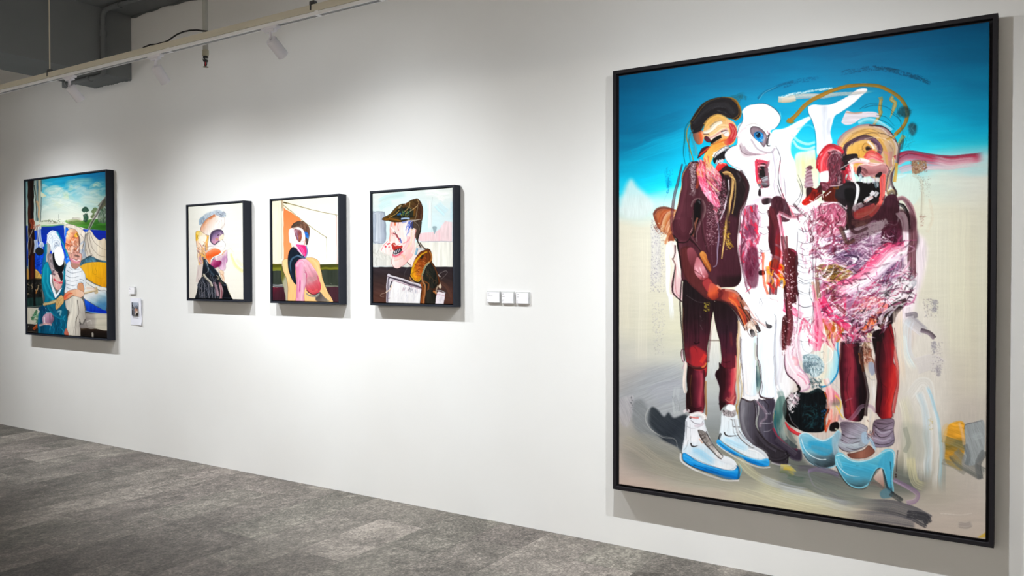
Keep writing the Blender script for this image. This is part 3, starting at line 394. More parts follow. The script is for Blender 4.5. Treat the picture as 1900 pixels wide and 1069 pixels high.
    s('580,790 650,690 760,630 880,615 1000,650 1080,720 1120,800',44,['#9c8590','#c4a690','#dcb98a'],.85,br=.3); s('600,820 680,720 800,670 930,690 1010,760',30,['#cfa15c','#e8c078','#d9a95c'],.9,br=.3); s('620,790 720,690 850,660 960,690',8,'#a87c46',.6); l('700,680 800,650 900,640 1000,690',6,'#5f4438',.5); s('960,740 1020,830 1050,930 1060,1000',40,['#e0aa4c','#d8a858','#c9a06a'],.9,br=.3); l('880,600 1000,610 1080,660 1130,740 1165,830',14,'#34252e',.9); s('1080,700 1130,790 1140,880 1120,940',40,['#b39a8a','#d9cdc4','#c09a58'],.8,br=.3); s('1040,740 1100,720 1140,690',26,['#b08438','#d9b46a'],.9,br=.2); s('920,615 1000,640 1060,700',12,'#efe6e2',.6,dry=.3)
    s('640,900 625,840 660,780 760,730 860,720 940,760 985,830 970,880',44,['#3f2a34','#5a3f4e','#7d5f74'],.95,br=.25,taper=(.6,1.1,.8)); s('900,740 960,790 975,850 960,880',46,['#8b6a86','#6d4c66','#4a2f40'],.9,br=.25); s('930,790 950,830',20,'#c0a3bc',.7); l('640,910 625,850 660,780 760,735',8,'#271a20',.9)
    f('650,860 690,800 790,780 850,770 900,800 930,860 900,920 850,960 780,1000 720,980 660,940','#e0b060',soft=8,grad=('680,800 880,960',[(0,'#e3b766'),(.6,'#dda94e'),(1,'#e0b070')])); f('800,820 820,780 870,775 890,820 870,860 820,860','#d9a656',soft=4,ramp=[(6,'#8a5f2e')]); f('830,825 845,805 870,808 880,830 865,850 840,848','#1c1416',soft=4); s('845,850 880,835 890,820',14,'#5c3a34',.8); l('820,780 800,810 805,850 830,870 870,860',6,'#7a5428',.7); s('850,760 890,790 910,830',24,['#f6f0ea','#e6d2c4'],.85,br=.3); s('870,780 920,830',16,'#fdf8f2',.7,dry=.3); l('895,830 900,860',10,'#b0303a',.7)
    s('840,930 880,880 940,890 980,930',60,['#d2303a','#e8606a','#f0a4a8'],.9,br=.25); s('850,950 900,920 960,940 1010,960',30,['#c92433','#f2b0b6'],.85,br=.3); s('680,1000 720,960 800,960 880,990 1000,1000',44,['#f4e6e6','#e7b9bf','#d98a96'],.9,br=.25)
    # right-hand pink sweep
    V(1480,270,5.625)
    s('1040,150 1120,110 1220,105 1350,130 1500,150 1700,150 1960,110',110,['#8f1f38','#b72f4c','#c8506a','#e0a0b0'],.95,br=.35,taper=(1,1,.9),fade=(0,.12)); s('1040,270 1100,240 1200,220 1350,220 1600,210 1950,180',70,['#d28fa0','#e0aab8','#e7ccd0'],.8,br=.5,fade=(.05,.3)); s('1400,140 1600,180 1900,150',90,['#c9c3c8','#d9b0bc','#d5d5d8'],.7,br=.5,fade=(.2,.2)); l('1060,130 1150,85 1250,90 1400,120',10,'#7d1a2e',.7,dry=.3); s('1200,200 1210,160 1330,160',20,'#6d2a2a',.7,dry=.4)
    f('1195,170 1240,150 1330,160 1340,230 1290,270 1200,290','#a08468',soft=6,dry=.34,tex=.2,ts=(2,6)); sp('1180,150 1350,150 1350,280 1180,290',120,4,['#c9a890','#6d2f34','#8f6a50'],.8)
    f('1040,300 1100,290 1190,290 1240,330 1280,380 1300,460 1260,560 1200,620 1080,540 1010,420','#d3e4dc',soft=20,a=.8,tex=.03); s('1010,340 1090,320 1130,300',30,'#c3e6e8',.7,br=.4); s('1200,300 1290,360 1310,500 1300,720',36,['#d8d4c0','#b9b3a2'],.6,br=.5,dry=.3); sp('1220,290 1400,330 1400,560 1300,520',130,4,['#8f8a80','#b9a8a0','#6f6a66'],.6); l('1300,480 1298,720',5,'#9a8a7c',.7); sp('1280,720 1330,720 1330,850 1290,860',60,4,['#a87a70','#8f6a60'],.6); s('1280,740 1340,735',12,'#9a7a6c',.6,dry=.4); s('1380,560 1400,760 1350,900',30,'#d9cdb8',.6,dry=.4)
    # crimson claw + hood
    f('205,230 215,150 240,80 290,20 350,-10 420,10 470,40 480,80 470,150 540,180 560,220 500,330 500,400 420,420 380,460 300,480 260,440 240,380 235,300','#7a3442',soft=5,grad=('210,200 500,200',[(0,'#c3262c'),(.25,'#d94450'),(.45,'#8a3a48'),(.65,'#5e3440'),(.85,'#4a2830'),(1,'#b32c3c')]),tex=.22,ts=(2,14),ang=80)
    s('225,240 235,140 300,40 370,10 450,40',60,['#b81f24','#d4303c','#e8707c'],.9,br=.35); s('250,280 260,160 310,80',46,['#d32430','#f0868c','#c92b30'],.9,br=.3); s('215,200 222,130 260,80',10,'#f2dada',.7,dry=.3); s('400,10 460,50 470,80',34,['#e04456','#c01f30'],.9,br=.3); f('330,90 380,60 450,100 460,200 420,280 400,400 340,420 320,320 325,200','#64323f',soft=20,a=.85,tex=.25,ts=(2,10),ang=85); s('350,80 420,70 460,120',30,'#efdde2',.5,dry=.45); sc('320,80 460,100 440,400 330,420',60,60,7,['#9a5a6c','#3d2028','#c38a9c','#7a3344'],95,18,.7,.35)
    f('235,290 310,265 325,290 320,370 270,380 235,370','#f2eef4',soft=6,ramp=[(8,'#d9b8c4')]); f('230,380 300,380 345,420 320,470 270,475 240,430','#6d2f3e',soft=8,tex=.2,ts=(2,8)); s('250,400 300,420 310,460',26,'#c9a2b0',.6,dry=.35)
    f('470,110 560,90 620,90 630,130 600,160 540,190 490,260 450,250 480,190 460,150','#241a1c',soft=6,tex=.2); s('500,150 560,130 620,110',40,['#1c1416','#3b2a2c'],.9,br=.3); s('460,110 500,60 510,10 540,-20',24,['#3a2a30','#5f4854'],.85,br=.3); s('440,250 500,210 540,190',10,'#e9dde0',.8,dry=.35); s('520,230 545,300 540,360',50,['#c92436','#e05a6c','#a81c2c'],.9,br=.3); s('545,190 600,160 680,160 740,180',50,['#fdf8f6','#f4e4e2','#e8a4a8'],.95,br=.25); s('560,200 570,300 590,380',40,['#f6eef0','#fbf8f8','#efb9bd'],.95,br=.25); s('600,230 610,290',24,'#e27a6a',.8)
    # nose & mouth
    f('630,215 700,205 780,225 860,190 920,195 945,240 935,300 890,310 850,330 760,325 690,330 650,300 630,260','#b07a7c',soft=6,ramp=[(8,'#8a5558'),(22,'#c28e8e')],grad=('780,220 780,330',[(0,'#c79496'),(.5,'#a86f72'),(1,'#8a5054')])); s('640,230 700,260 720,290',30,['#5c3134','#8a5458'],.8,br=.3); f('820,310 860,280 885,285 880,320 840,345 815,335','#241a1c',soft=6); f('625,240 650,215 665,250 655,300 690,330 650,340 620,300','#33222a',soft=6); s('740,180 820,210 900,190 935,230 940,290',26,['#d9a0a0','#e8bcb8','#b87c7c'],.85,br=.25); l('740,300 770,315 800,300',7,'#7a4448',.7)
    f('605,400 640,380 700,390 760,390 850,380 860,470 850,560 800,600 730,600 680,620 640,660 600,690 570,700 590,600 615,520','#131011',soft=5)
    f('560,720 600,680 680,650 760,620 830,580 860,500 860,380 880,310 910,300 920,340 910,500 890,580 840,670 780,740 700,775 620,780 575,760','#e8604c',soft=5,ramp=[(8,'#a8333a'),(24,'#e4605a')],grad=('880,400 620,760',[(0,'#c9585c'),(.4,'#d96a62'),(.75,'#ee5c46'),(1,'#e04038')])); s('590,730 680,720 780,680 850,600',40,['#f27a5a','#f48f70','#e24f40'],.8,br=.3,fade=(.1,.2)); s('880,340 890,440 880,540',26,['#e08a84','#b54a50'],.7,br=.35); s('780,590 830,570 800,610',40,'#241a1c',.9,dry=.2); l('912,520 890,590 840,680 780,750 720,780',7,'#4a2a34',.85)
    for x,y in [(650,350),(690,365),(735,375),(790,370),(830,360)]: s([(x,y-22),(x+4,y+26)],34,['#eceef2','#c4c8d0'],.92,br=.3)
    s('640,370 660,330 650,300',30,['#e9ecef','#8fb0b8'],.8,dry=.2); s('810,380 830,440',34,['#d9e6ec','#7a98a4'],.8,dry=.3); s('850,350 840,420',20,'#b9c4ca',.7,dry=.3)
    for q in ['765,520 790,490','800,530 830,490','700,590 730,560','725,570 770,540','610,650 650,620','640,640 670,615','580,680 620,660']: s(q,44,['#f0eef0','#cfcbd0'],.93,br=.3)
    s('690,600 740,560 780,540',14,'#e8b4ac',.7); s('590,400 625,440 620,520 590,620 580,680',36,['#f7f6f8','#ffffff','#dfe2e6'],.98,br=.15); s('560,700 590,640',20,'#e9e2e4',.8); l('600,690 640,670 660,650',8,'#a8333a',.8)
    # ear edge / neck, right
    s('1060,-20 1050,80 1030,180 980,240 970,340 985,420 1020,480',44,['#3a2a33','#6d5a62','#c9b9a8'],.9,br=.25,taper=(.8,1,.6)); s('1000,130 990,220 950,300 930,420 940,510',24,['#e6d4b8','#c9a56a','#efe6dc'],.9,br=.25); s('970,60 960,140 965,220',44,['#b9706c','#a8868a','#c99a94'],.7,br=.4); s('1030,180 1020,280 1010,380',34,['#e0b44e','#c99a3c'],.9,br=.2); s('960,260 935,360 925,460 940,500',14,'#5a4654',.8); s('940,510 990,480 1030,520',40,['#c8aa70','#6d5a44','#3c2a2e'],.85,br=.3); s('1000,440 1030,490 1025,530',20,'#2f2026',.8); s('900,60 950,90 960,150',30,'#d98f8c',.6,br=.4)
    # dark shoulder mass
    f('350,430 420,415 540,385 600,410 610,500 590,600 555,700 600,780 690,785 780,745 870,650 920,540 1000,510 1050,560 1070,650 1040,760 1040,820 990,830 940,800 870,820 700,880 600,905 480,880 500,760 470,660 400,590 280,590 260,540 300,470','#2a1b1f',soft=5,grad=('300,560 1040,640',[(0,'#3f1c1c'),(.2,'#2b2226'),(.4,'#171214'),(.6,'#3a2029'),(.85,'#4a2633'),(1,'#42222c')]),tex=.14,ts=(2,24))
    f('400,440 500,420 590,430 600,500 560,560 470,560 410,530','#2e2b2f',soft=20,a=.8); f('500,460 580,460 600,520 580,590 520,590 495,530','#0d0c0d',soft=20,a=.9); s('480,860 520,820 560,740 540,640',40,['#2f2019','#1d1414','#3d2a20'],.8,br=.4); s('560,800 620,800 690,780 730,760 690,860',60,['#5a3a32','#7d5a4a','#4a2c28'],.85,br=.4); s('600,850 680,820 700,880',50,['#8a6a58','#a5866e','#5f4236'],.8,br=.4,dry=.2); s('880,560 980,540 1040,580',40,['#4d2836','#3a1c28'],.6,br=.5)
    f('45,590 90,540 95,460 130,435 190,450 225,410 250,440 260,520 200,570 140,600 90,628 55,620','#7a231c',soft=5,grad=('60,600 240,450',[(0,'#d02a1e'),(.3,'#8f1f18'),(.7,'#5f1714'),(1,'#4a2026')]),tex=.2,ts=(2,10)); s('55,600 80,580 120,560 130,540',30,['#e0382a','#c21f1c','#8a1714'],.9,br=.3); f('90,450 130,440 150,470 120,520 95,530','#3a2226',soft=8); s('150,470 200,480 215,520',30,'#a3281c',.7,dry=.3); s('210,500 240,440 235,410',16,'#2e1518',.8)
    f('260,520 330,460 400,440 390,540 420,590 300,590 270,560','#5a1f16',soft=8,tex=.15); s('380,440 420,450 430,430',20,'#7d4a1c',.8); s('300,530 350,480',10,'#f0e6e8',.9,dry=.25); s('180,570 260,515 275,560 280,600',9,'#efe2e6',.85,dry=.25); s('180,605 280,600 400,605',10,'#f2e8ec',.85,dry=.3); s('340,420 420,420 470,410',10,'#e6cfd6',.8,dry=.3); s('430,330 445,370 430,400',30,['#e9e2e6','#8a6a74'],.7,dry=.35)
    l('920,800 960,795 980,830 1020,820 1035,790',6,'#eadfe6',.9)
    # spiral
    for i in range(6):
        V(1480,270,5.625); y=240+i*36; w=(26+i*8,44+i*9)[1]; x=125-(i*2); s([(x-w*.5,y+12),(x,y-4),(x+w*.45,y-8)],40,['#8a5a6c','#b593a4','#6d4252'],.92,br=.25)
    s('110,235 140,225 155,245',30,'#5a2a34',.9); s('80,400 110,425 150,410',24,['#a58a98','#c9b9c4'],.8,br=.3)
    # right arm outer
    s('1050,560 1110,560 1180,640 1210,760 1205,900 1195,1069 1200,1300 1190,1400',90,['#b98a92','#8a5e68','#6b4550','#a5848c'],.95,br=.3,taper=(.5,1,.7)); s('1060,620 1110,640 1150,720 1160,850 1150,1069 1150,1200',36,['#171214','#241a1d'],.95,br=.15,taper=(1,1,.6)); s('1060,730 1100,720 1130,800 1130,1069 1120,1300',56,['#e3c3ce','#fbf8fa','#f2eef4'],.95,br=.2,taper=(.8,1,.9)); s('1075,740 1090,850 1085,1069',16,['#d9a8b8','#efd9e2'],.8,br=.3); l('1060,620 1110,650 1140,720',10,'#8a9490',.6)
    return P
def paint_group_front(P):
    f,s,l,sc,sp,V=P.fill,P.stroke,P.line,P.scumble,P.speck,P.view
    # ---- chest of figure two : spine column and red strips
    V(1340,270,5.345)
    f('200,620 240,600 300,585 360,600 360,800 340,950 345,1100 330,1300 300,1340 240,1300 200,1180 170,1050 165,900 180,760 185,680','#b58a9c',soft=8,grad=('180,800 360,820',[(0,'#e6d5de'),(.3,'#a8677f'),(.6,'#7d4259'),(1,'#cdb3c2')]),tex=.2,ts=(2,20))
    sc('190,620 350,600 350,1000 180,980',110,70,10,['#d9bccb','#8a4460','#f3eaf0','#6d2f48','#c38aa2'],88,16,.75,.35); s('290,610 300,650',20,'#d01f34',.9); s('180,850 200,900 220,910',18,'#d92a4a',.85,dry=.2); f('230,800 290,780 340,830 310,890 260,910 225,870','#6f3650',soft=20,a=.8,tex=.2,ts=(2,8)); l('200,960 250,930 330,910',7,'#efe6ec',.85,dry=.25)
    sc('210,960 330,930 330,1200 220,1180',70,60,10,['#b0486a','#7a2b48','#e6d0dc','#96385a'],88,14,.8,.3); f('265,1190 310,1170 320,1260 300,1300 265,1270','#5a2236',soft=10,tex=.15)
    for y,h in [(600,200),(820,120),(950,110),(1110,150),(1280,120)]:
        f([(365,y),(420,y-10),(468,y),(472,y+h*.6),(450,y+h),(400,y+h+6),(358,y+h*.9),(352,y+h*.5)],'#fbfcff',soft=6,ramp=[(5,'#b9aeb9'),(14,'#f0eff5')],tex=.02)
    l('360,800 400,812 450,800',6,'#3d2f36',.8); l('360,940 380,890 460,880',6,'#b07f8c',.7); l('360,1060 400,1070 460,1040',5,'#4a2f38',.7); f('360,1250 420,1245 430,1280 390,1290 362,1280','#2f2024',soft=6); l('340,1230 400,1245 470,1220',7,'#a5566a',.7)
    f('475,610 520,630 550,680 585,700 590,860 580,1000 600,1100 540,1140 480,1069 462,950 468,780','#4e2029',soft=6,grad=('470,700 590,720',[(0,'#6d2a34'),(.5,'#3f1a20'),(1,'#7a3446')]),tex=.14,ts=(2,30)); f('510,520 550,505 590,530 610,640 580,700 530,680 505,610','#47202a',soft=12,tex=.2,ts=(2,8))
    s('570,760 550,900 580,860',24,['#d9497a','#c02a58'],.8,br=.3); f('545,900 572,880 580,960 555,950 535,930','#d21a22',soft=5); f('500,1030 545,1010 590,1069 600,1140 560,1180 510,1150','#e0221c',soft=6,grad=('510,1020 580,1160',[(0,'#e82a20'),(1,'#c9181e')])); s('520,980 560,1000 600,1060',22,['#f2d6e0','#e9b0c0'],.85,br=.3)
    s('560,680 640,670 700,690 740,700',60,['#5a2a36','#8a5666','#c3a0ac'],.85,br=.4,dry=.15); s('545,690 580,710 660,715',20,'#c9a4b4',.8); sc('600,580 740,600 760,720 620,700',44,60,8,['#3a2028','#d9c5cf','#8a3b4c','#efe6ea'],30,35,.75,.35)
    s('600,480 630,560 690,640 720,700',18,['#e09aa6','#d0455a'],.85,br=.25); l('550,400 570,470 600,520 650,570',9,'#2c2227',.85); s('575,150 580,260 590,400 600,520 640,600',20,['#f4cdd2','#e69aa6'],.8,br=.3); l('545,340 540,420 580,480',6,'#4a3f48',.7); l('740,330 780,440 760,520 720,570',7,'#26262a',.85,taper=(.3,1,.6)); l('560,40 530,220 530,340',5,'#7c7480',.6)
    # second column (front figure hip)
    f('600,740 680,720 740,740 760,830 770,940 740,1069 740,1180 690,1200 640,1120 625,980 605,850','#fafbfe',soft=6,ramp=[(6,'#6d666c'),(16,'#eef0f4')],tex=.03); l('595,750 590,830 620,930 640,1000 650,1069',10,'#4a4648',.85); l('770,760 765,850 740,990',6,'#b06a78',.7)
    f('620,1040 680,1020 740,1060 780,1180 770,1400 750,1540 660,1560 620,1450 640,1300 625,1150','#4a1c22',soft=10,tex=.2,ts=(2,16))
    V(1420,420,4.86)
    # left white spine of third figure
    for y in (-20,80,150,240,340,440,520,620,720,840,940,1040):
        f([(300,y),(350,y-12),(420,y+2),(425,y+55),(415,y+88),(350,y+98),(298,y+80)],'#f8fafd',soft=5,ramp=[(5,'#b3b6bf'),(14,'#eef2f7')],tex=.03); s([(315,y+55),(360,y+66),(410,y+50)],26,['#d9e8f2','#eef4f9'],.7,br=.35)
    l('300,330 350,340 410,335',7,'#3c3a3e',.85); l('310,490 360,515 410,500',7,'#4a454c',.85); l('430,-40 425,150 435,330 430,480',7,'#5f5a62',.6); l('410,510 400,620 430,700 440,800 430,1000',7,'#3c353c',.8)
    f('185,210 230,200 290,240 295,340 270,480 255,600 240,680 200,650 165,560 180,420 170,300','#4d1b1e',soft=6,tex=.2,ts=(2,20)); s('230,300 220,420 210,560',44,['#3a1618','#6d2a2e','#2c1012'],.7,br=.4); sp('170,420 260,420 240,680 170,640',160,4,['#c98a98','#e9d0d8','#7a3a44'],.75); s('240,215 280,235 285,260',18,'#c24a6c',.7,dry=.3)
    # orange flame
    f('40,320 90,300 160,330 175,400 160,460 120,500 90,480 60,420 40,370','#ee3a18',soft=8,grad=('60,330 150,490',[(0,'#e8601c'),(.4,'#f0281a'),(.75,'#f0521e'),(1,'#e09a22')])); s('110,510 140,480 170,460',34,['#e8a020','#d98a1c'],.9,br=.3); s('30,520 40,440 30,370',50,['#d07a4a','#e09a6a'],.8,br=.4); s('60,480 90,440 80,400',30,['#f2c0cc','#e8a0b4'],.8,br=.35); s('50,540 90,560 60,500',26,'#d98a3a',.8); sp('110,380 170,380 160,460 110,450',30,4,['#f7d8a0','#f0a070'],.8); s('110,530 150,510 170,520',36,['#5a5058','#2f2c30'],.85,br=.3); s('40,270 110,290 170,340',30,['#efd6de','#d9a5b6'],.85,br=.3); f('80,190 110,190 135,230 130,265 85,250','#e3221e',soft=5); f('90,130 125,60 135,120 130,165 105,160','#e0303a',soft=5); s('40,0 60,60 70,170 60,250',44,['#5a1f30','#3f1822'],.8,br=.3)
    # ---- central scumbled chest
    f('430,-30 520,40 640,50 760,30 880,0 980,-60 1060,-20 1080,60 1060,160 1200,180 1210,300 1150,330 1200,480 1180,560 1100,680 1040,760 960,820 900,960 820,930 720,900 620,860 540,800 490,680 470,520 450,340 440,160','#b994a8',soft=10,grad=('480,300 1180,320',[(0,'#d9c3ce'),(.3,'#a06f8c'),(.6,'#9a7590'),(1,'#d3b4c6')]),tex=.25,ts=(2,20),ang=160)
    sc('490,20 700,40 960,40 1000,140 900,300 700,330 520,220',260,80,9,['#e9dde6','#8a5a7c','#c5a3bb','#6d4466','#f6f1f6','#b07fa0'],165,30,.75,.38)
    sc('440,-60 520,-40 540,220 520,330 430,300',130,60,11,['#ffffff','#f4f2f7','#d9c0cf','#c99ab2'],80,50,.85,.3)
    f('500,-120 620,-100 700,-20 690,60 600,90 530,40 500,-40','#c98a9c',soft=18,a=.8,tex=.3,ts=(2,7),ang=120); sc('500,-130 660,-110 690,60 560,90',120,44,6,['#e6b8c4','#a84a64','#f3dde4','#c76a80','#8d3a50'],120,40,.75,.38); s('520,-150 640,-140 700,-60 720,20',16,['#f0d8e0','#c98fa6'],.8,dry=.35)
    f('610,240 720,190 860,240 960,300 900,390 780,370 660,310','#5c3f5e',soft=34,a=.75,tex=.3,ts=(2,8),ang=10); sc('600,220 860,230 960,310 880,380 660,310',150,60,7,['#3f2c48','#8d6f94','#d9cbdc','#5d3f62','#b394b4'],15,30,.75,.36); s('760,290 800,310 830,290',24,'#f6f2f8',.8,dry=.2); f('780,290 810,285 820,320 790,330','#f2eef6',soft=6,a=.85); s('720,270 780,265 830,280 850,310',14,'#33263c',.8)
    sc('880,100 980,90 1060,0 1060,-40 920,-20',110,70,9,['#ffffff','#f4eff4','#c9a9c0','#e6d8e2'],155,22,.85,.34); f('900,30 960,0 1050,-60 1070,-10 1060,40 960,70','#f8f5f8',soft=8,dry=.36)
    f('1060,10 1110,-40 1200,-20 1215,140 1180,180 1060,190 1040,100','#4a2032',soft=12,tex=.25,ts=(2,16)); sc('1060,0 1200,0 1200,160 1060,180',60,60,7,['#a86a88','#2f1420','#d9b0c4','#7a2f4a'],95,25,.7,.4)
    # left notch: white panel
    f('430,300 470,250 590,260 600,340 500,350 440,340','#f7f5f8',soft=10,a=.9,dry=.2); sc('430,260 600,250 600,350 440,350',60,60,9,['#ffffff','#e9dfe8','#c9a8bc'],10,30,.85,.3)
    f('480,350 560,340 700,370 800,430 790,470 680,490 560,480 500,430','#6d4a2c',soft=10,grad=('490,360 780,460',[(0,'#8a6a4a'),(.4,'#5f3f26'),(.75,'#a5803c'),(1,'#c9a050')]),tex=.25,ts=(2,10),ang=15); sc('500,360 690,370 800,440 680,480 540,460',110,60,7,['#c9a24e','#3a2418','#8a6428','#d9bb74','#5a3a20','#2a1a14'],18,16,.8,.36); s('480,430 500,500 520,580',34,['#9aa8ac','#c9d2d6','#4a4a4c'],.8,dry=.25); s('560,470 580,470',24,'#e0a090',.9)
    f('495,540 560,490 680,500 720,600 730,760 700,850 600,840 520,720','#b9607e',soft=16,tex=.3,ts=(2,8),ang=110); sc('500,510 700,500 730,760 560,760',170,70,8,['#e6b0c4','#7a2f48','#f3e2ea','#c23a6a','#5a2a30','#d98aa8'],120,45,.78,.36); f('540,580 600,560 640,640 620,720 570,690','#5a2a30',soft=20,a=.8,tex=.25,ts=(2,7)); s('520,500 560,500 590,540',26,['#d9a0c0','#c27aa4'],.85,br=.3)
    s('500,690 560,780 640,850 700,900',60,['#d91f50','#c8184a','#e8508a'],.9,br=.35,dry=.15); sc('500,690 720,780 720,920 600,900',110,70,9,['#d81f54','#f0a0bc','#a81c3e','#ffffff','#e65a8a'],70,40,.8,.34); f('600,740 680,720 740,780 700,830 620,800','#f7f0f4',soft=16,a=.85,dry=.25); s('690,560 720,700 700,860',20,['#e0386c','#c01f50'],.8,br=.4,dry=.2)
    # pink ribbon stroke
    s('700,550 800,490 900,420 980,330 1040,250 1120,200 1210,190',110,['#e0406c','#ec7c9c','#f2c4d2','#f7eaf0'],.97,br=.35,taper=(.9,1,.9),blen=120); s('680,530 760,500 860,440 960,340 1020,260',60,['#d92f5e','#f29ab0','#e24e78'],.9,br=.4,blen=120); s('720,580 860,510 960,450 1060,380 1140,280 1200,250',60,['#e9dcec','#f7f3f8','#d3b4cc'],.9,br=.35,blen=120); s('670,540 700,520 690,560 740,580',16,'#f6d0da',.8,dry=.3)
    f('1000,480 1040,390 1110,330 1200,300 1215,400 1160,450 1150,540 1080,580 1000,570','#7d5f7c',soft=14,tex=.3,ts=(2,9),ang=115); sc('1000,470 1120,330 1210,310 1160,540 1050,580',120,70,8,['#4a2f4c','#b394b4','#d9c9dc','#6d4a6c','#33203a'],112,16,.78,.36); s('1170,310 1215,300 1210,420',30,['#9a3a5c','#c27a94'],.7,dry=.3)
    sc('900,560 1160,560 1260,480 1240,600 1100,690 940,680',190,80,10,['#ffffff','#fbf9fb','#e0cdd9','#cfa8ba'],150,30,.9,.3); sp('1060,520 1200,500 1220,620 1080,640',70,6,['#2a2226','#4a3a44'],.8); sc('760,560 960,520 960,640 780,680',90,70,8,['#dfe6ea','#8f9ea8','#f4f4f6','#c98a90'],160,30,.75,.38)
    sc('790,680 960,620 1060,660 900,760 800,770',110,80,9,['#d9565c','#f2b8b8','#c23a48','#efe4e6','#e88a80'],150,22,.8,.34)
    f('1020,720 1060,690 1110,710 1080,780 1030,790','#ea8a84',soft=8); s('900,970 960,880 1050,720',40,['#d9b8a0','#c99a74','#efe0d4'],.85,br=.3,dry=.15); s('870,930 930,830 1000,740',50,['#2a2224','#e6e2e4','#4a4044'],.85,br=.4,dry=.28); s('890,980 940,920 980,850',34,['#ee5a1c','#f07a3a','#d94a1c'],.92,br=.3,dry=.1); sc('760,860 880,760 960,740 880,960 800,950',90,80,8,['#ffffff','#6d3a58','#c9a0b8','#3a2430','#e9dbe4'],125,20,.8,.35); sp('860,870 930,840 940,900 880,950',50,6,['#1a1416'],.85)
    f('1000,880 1010,800 1100,760 1110,700 1150,700 1160,720 1220,680 1270,670 1275,700 1200,780 1160,860 1120,900 1050,920','#2a1d20',soft=7,tex=.12); s('1020,830 1080,840 1100,860 1030,900',40,['#7d4a44','#a8706a','#5a302c'],.75,br=.4); s('1060,960 1090,860 1130,780 1240,660',26,['#f0ecf2','#d3ccd8'],.9,br=.3,taper=(.5,1,.8)); s('1160,860 1180,780 1270,690',26,['#241a1e','#5a4a52'],.9,br=.2); l('1330,520 1320,590 1280,660',9,'#2a2024',.9); s('1270,520 1300,570 1280,620 1230,660',34,['#e0cfd2','#b79a9c','#efe4e6'],.85,br=.3); s('1310,440 1330,500 1300,540',60,['#8d929c','#c9ccd4','#6d6a72'],.85,dry=.3); s('1320,30 1315,200 1310,330 1330,420',60,['#5a3038','#7d5058','#94747c'],.8,br=.4,dry=.12); s('1345,310 1348,330',16,'#6a4a4c',.8); sp('1290,360 1350,380 1350,500 1290,490',80,4,['#e6e4ea','#5a4a54'],.8)
    # lower strips under the chest
    s('440,690 470,800 480,1000 470,1200',50,['#e06a94','#d2487a','#e88aa8'],.9,br=.3,taper=(.7,1,.5)); s('430,500 455,640 470,760',30,['#b08a6a','#c9a084','#7d5a44'],.85,br=.35); s('460,360 470,500 480,640',34,['#6d4a3a','#8f6a54','#4a2c26'],.85,br=.35); f('510,840 560,860 620,900 600,1000 570,1040 540,960','#b5651f',soft=7,tex=.15); s('590,1000 630,940 650,900',40,['#e8603a','#d94a30'],.85,br=.3); s('500,880 520,1000 520,1180',50,['#efe6dc','#e2d6ca','#d9c8b8'],.85,br=.35); s('560,1030 580,1100 560,1240',60,['#e9dccb','#e0d0bc'],.8,br=.35); s('640,980 640,1100 630,1250',36,['#cfe4ea','#b4d6e2','#e6f0f2'],.85,br=.3)
    s('160,680 230,740 330,800',56,['#e04a7a','#f0a0ba','#d6336a'],.92,br=.35); s('160,730 240,790 340,850',44,['#ec88a6','#d94476'],.9,br=.35,dry=.1); f('210,800 330,850 320,880 310,1069 220,1069','#efdde6',soft=10,a=.9,tex=.2,ts=(2,14)); sc('210,820 320,860 310,1069 210,1069',60,80,8,['#ffffff','#c99ab2','#8a5a74','#f3e6ee'],100,14,.8,.33); f('150,840 200,800 220,880 215,1069 150,1080','#4a2426',soft=8,tex=.2,ts=(2,20)); s('160,800 190,840 230,900',22,'#d9c0c8',.7,dry=.4)
    # hand region white (figure 2 hips)
    f('-200,560 -120,520 -20,560 60,570 130,600 165,680 150,780 100,830 30,840 -60,900 -150,850 -190,700','#f6f8fc',soft=12,ramp=[(10,'#e6ebf0')],tex=.03); l('40,650 90,665 115,680 90,685',6,'#a8868a',.8); l('-50,650 -30,690 -40,720',6,'#5d5a62',.7); l('80,790 95,830 85,900 90,1000',7,'#5a5f68',.7); s('-20,640 40,700 100,740',40,['#e6eef4','#f8fafc'],.7,br=.4)
    # forearm and hand
    V(1220,440,5.346)
    f('225,130 250,95 300,90 350,120 420,200 480,330 540,440 620,510 700,520 770,525 820,570 860,640 930,760 900,880 870,920 820,820 760,720 680,655 560,630 460,600 370,520 290,430 240,300','#5a2b2c',soft=5,ramp=[(8,'#2c1819'),(22,'#4b2527')],tex=.08)
    f('300,110 350,110 400,190 380,240 370,330 310,240 290,160','#74373f',soft=14,grad=('300,120 380,300',[(0,'#8a4a54'),(1,'#5f2d33')])); 
    f('395,200 430,230 480,330 500,380 480,420 430,420 380,370 365,310 375,250','#b9747c',soft=8,grad=('380,240 480,400',[(0,'#b06a72'),(.5,'#c58a94'),(1,'#96464c')])); s('380,300 410,360 460,390',20,'#dba8b2',.7,dry=.3); s('420,300 440,360',10,'#efd3d8',.7,dry=.4); l('370,330 440,380 440,420 470,470 510,460',8,'#5a2026',.8); f('440,440 500,400 560,470 550,530 490,540 455,490','#9a3b3e',soft=8,ramp=[(10,'#6d2428')])
    f('420,170 450,140 490,170 500,220 530,300 520,350 480,300 440,220','#b0703a',soft=8,grad=('440,150 520,340',[(0,'#c88a4a'),(.5,'#a55f2c'),(1,'#7e3f20')])); s('460,200 490,260 520,330',16,'#d59c58',.7,dry=.3)
    s('500,560 560,560 600,540 580,580',60,['#cf6a42','#b9512f','#a03b30'],.85,br=.3); f('520,450 600,490 630,520 610,590 550,620 500,570','#a53a2f',soft=12,grad=('520,470 600,600',[(0,'#b9584a'),(.5,'#c65a38'),(1,'#7c2a25')])); s('590,480 620,510 640,530',18,'#eab8a0',.8)
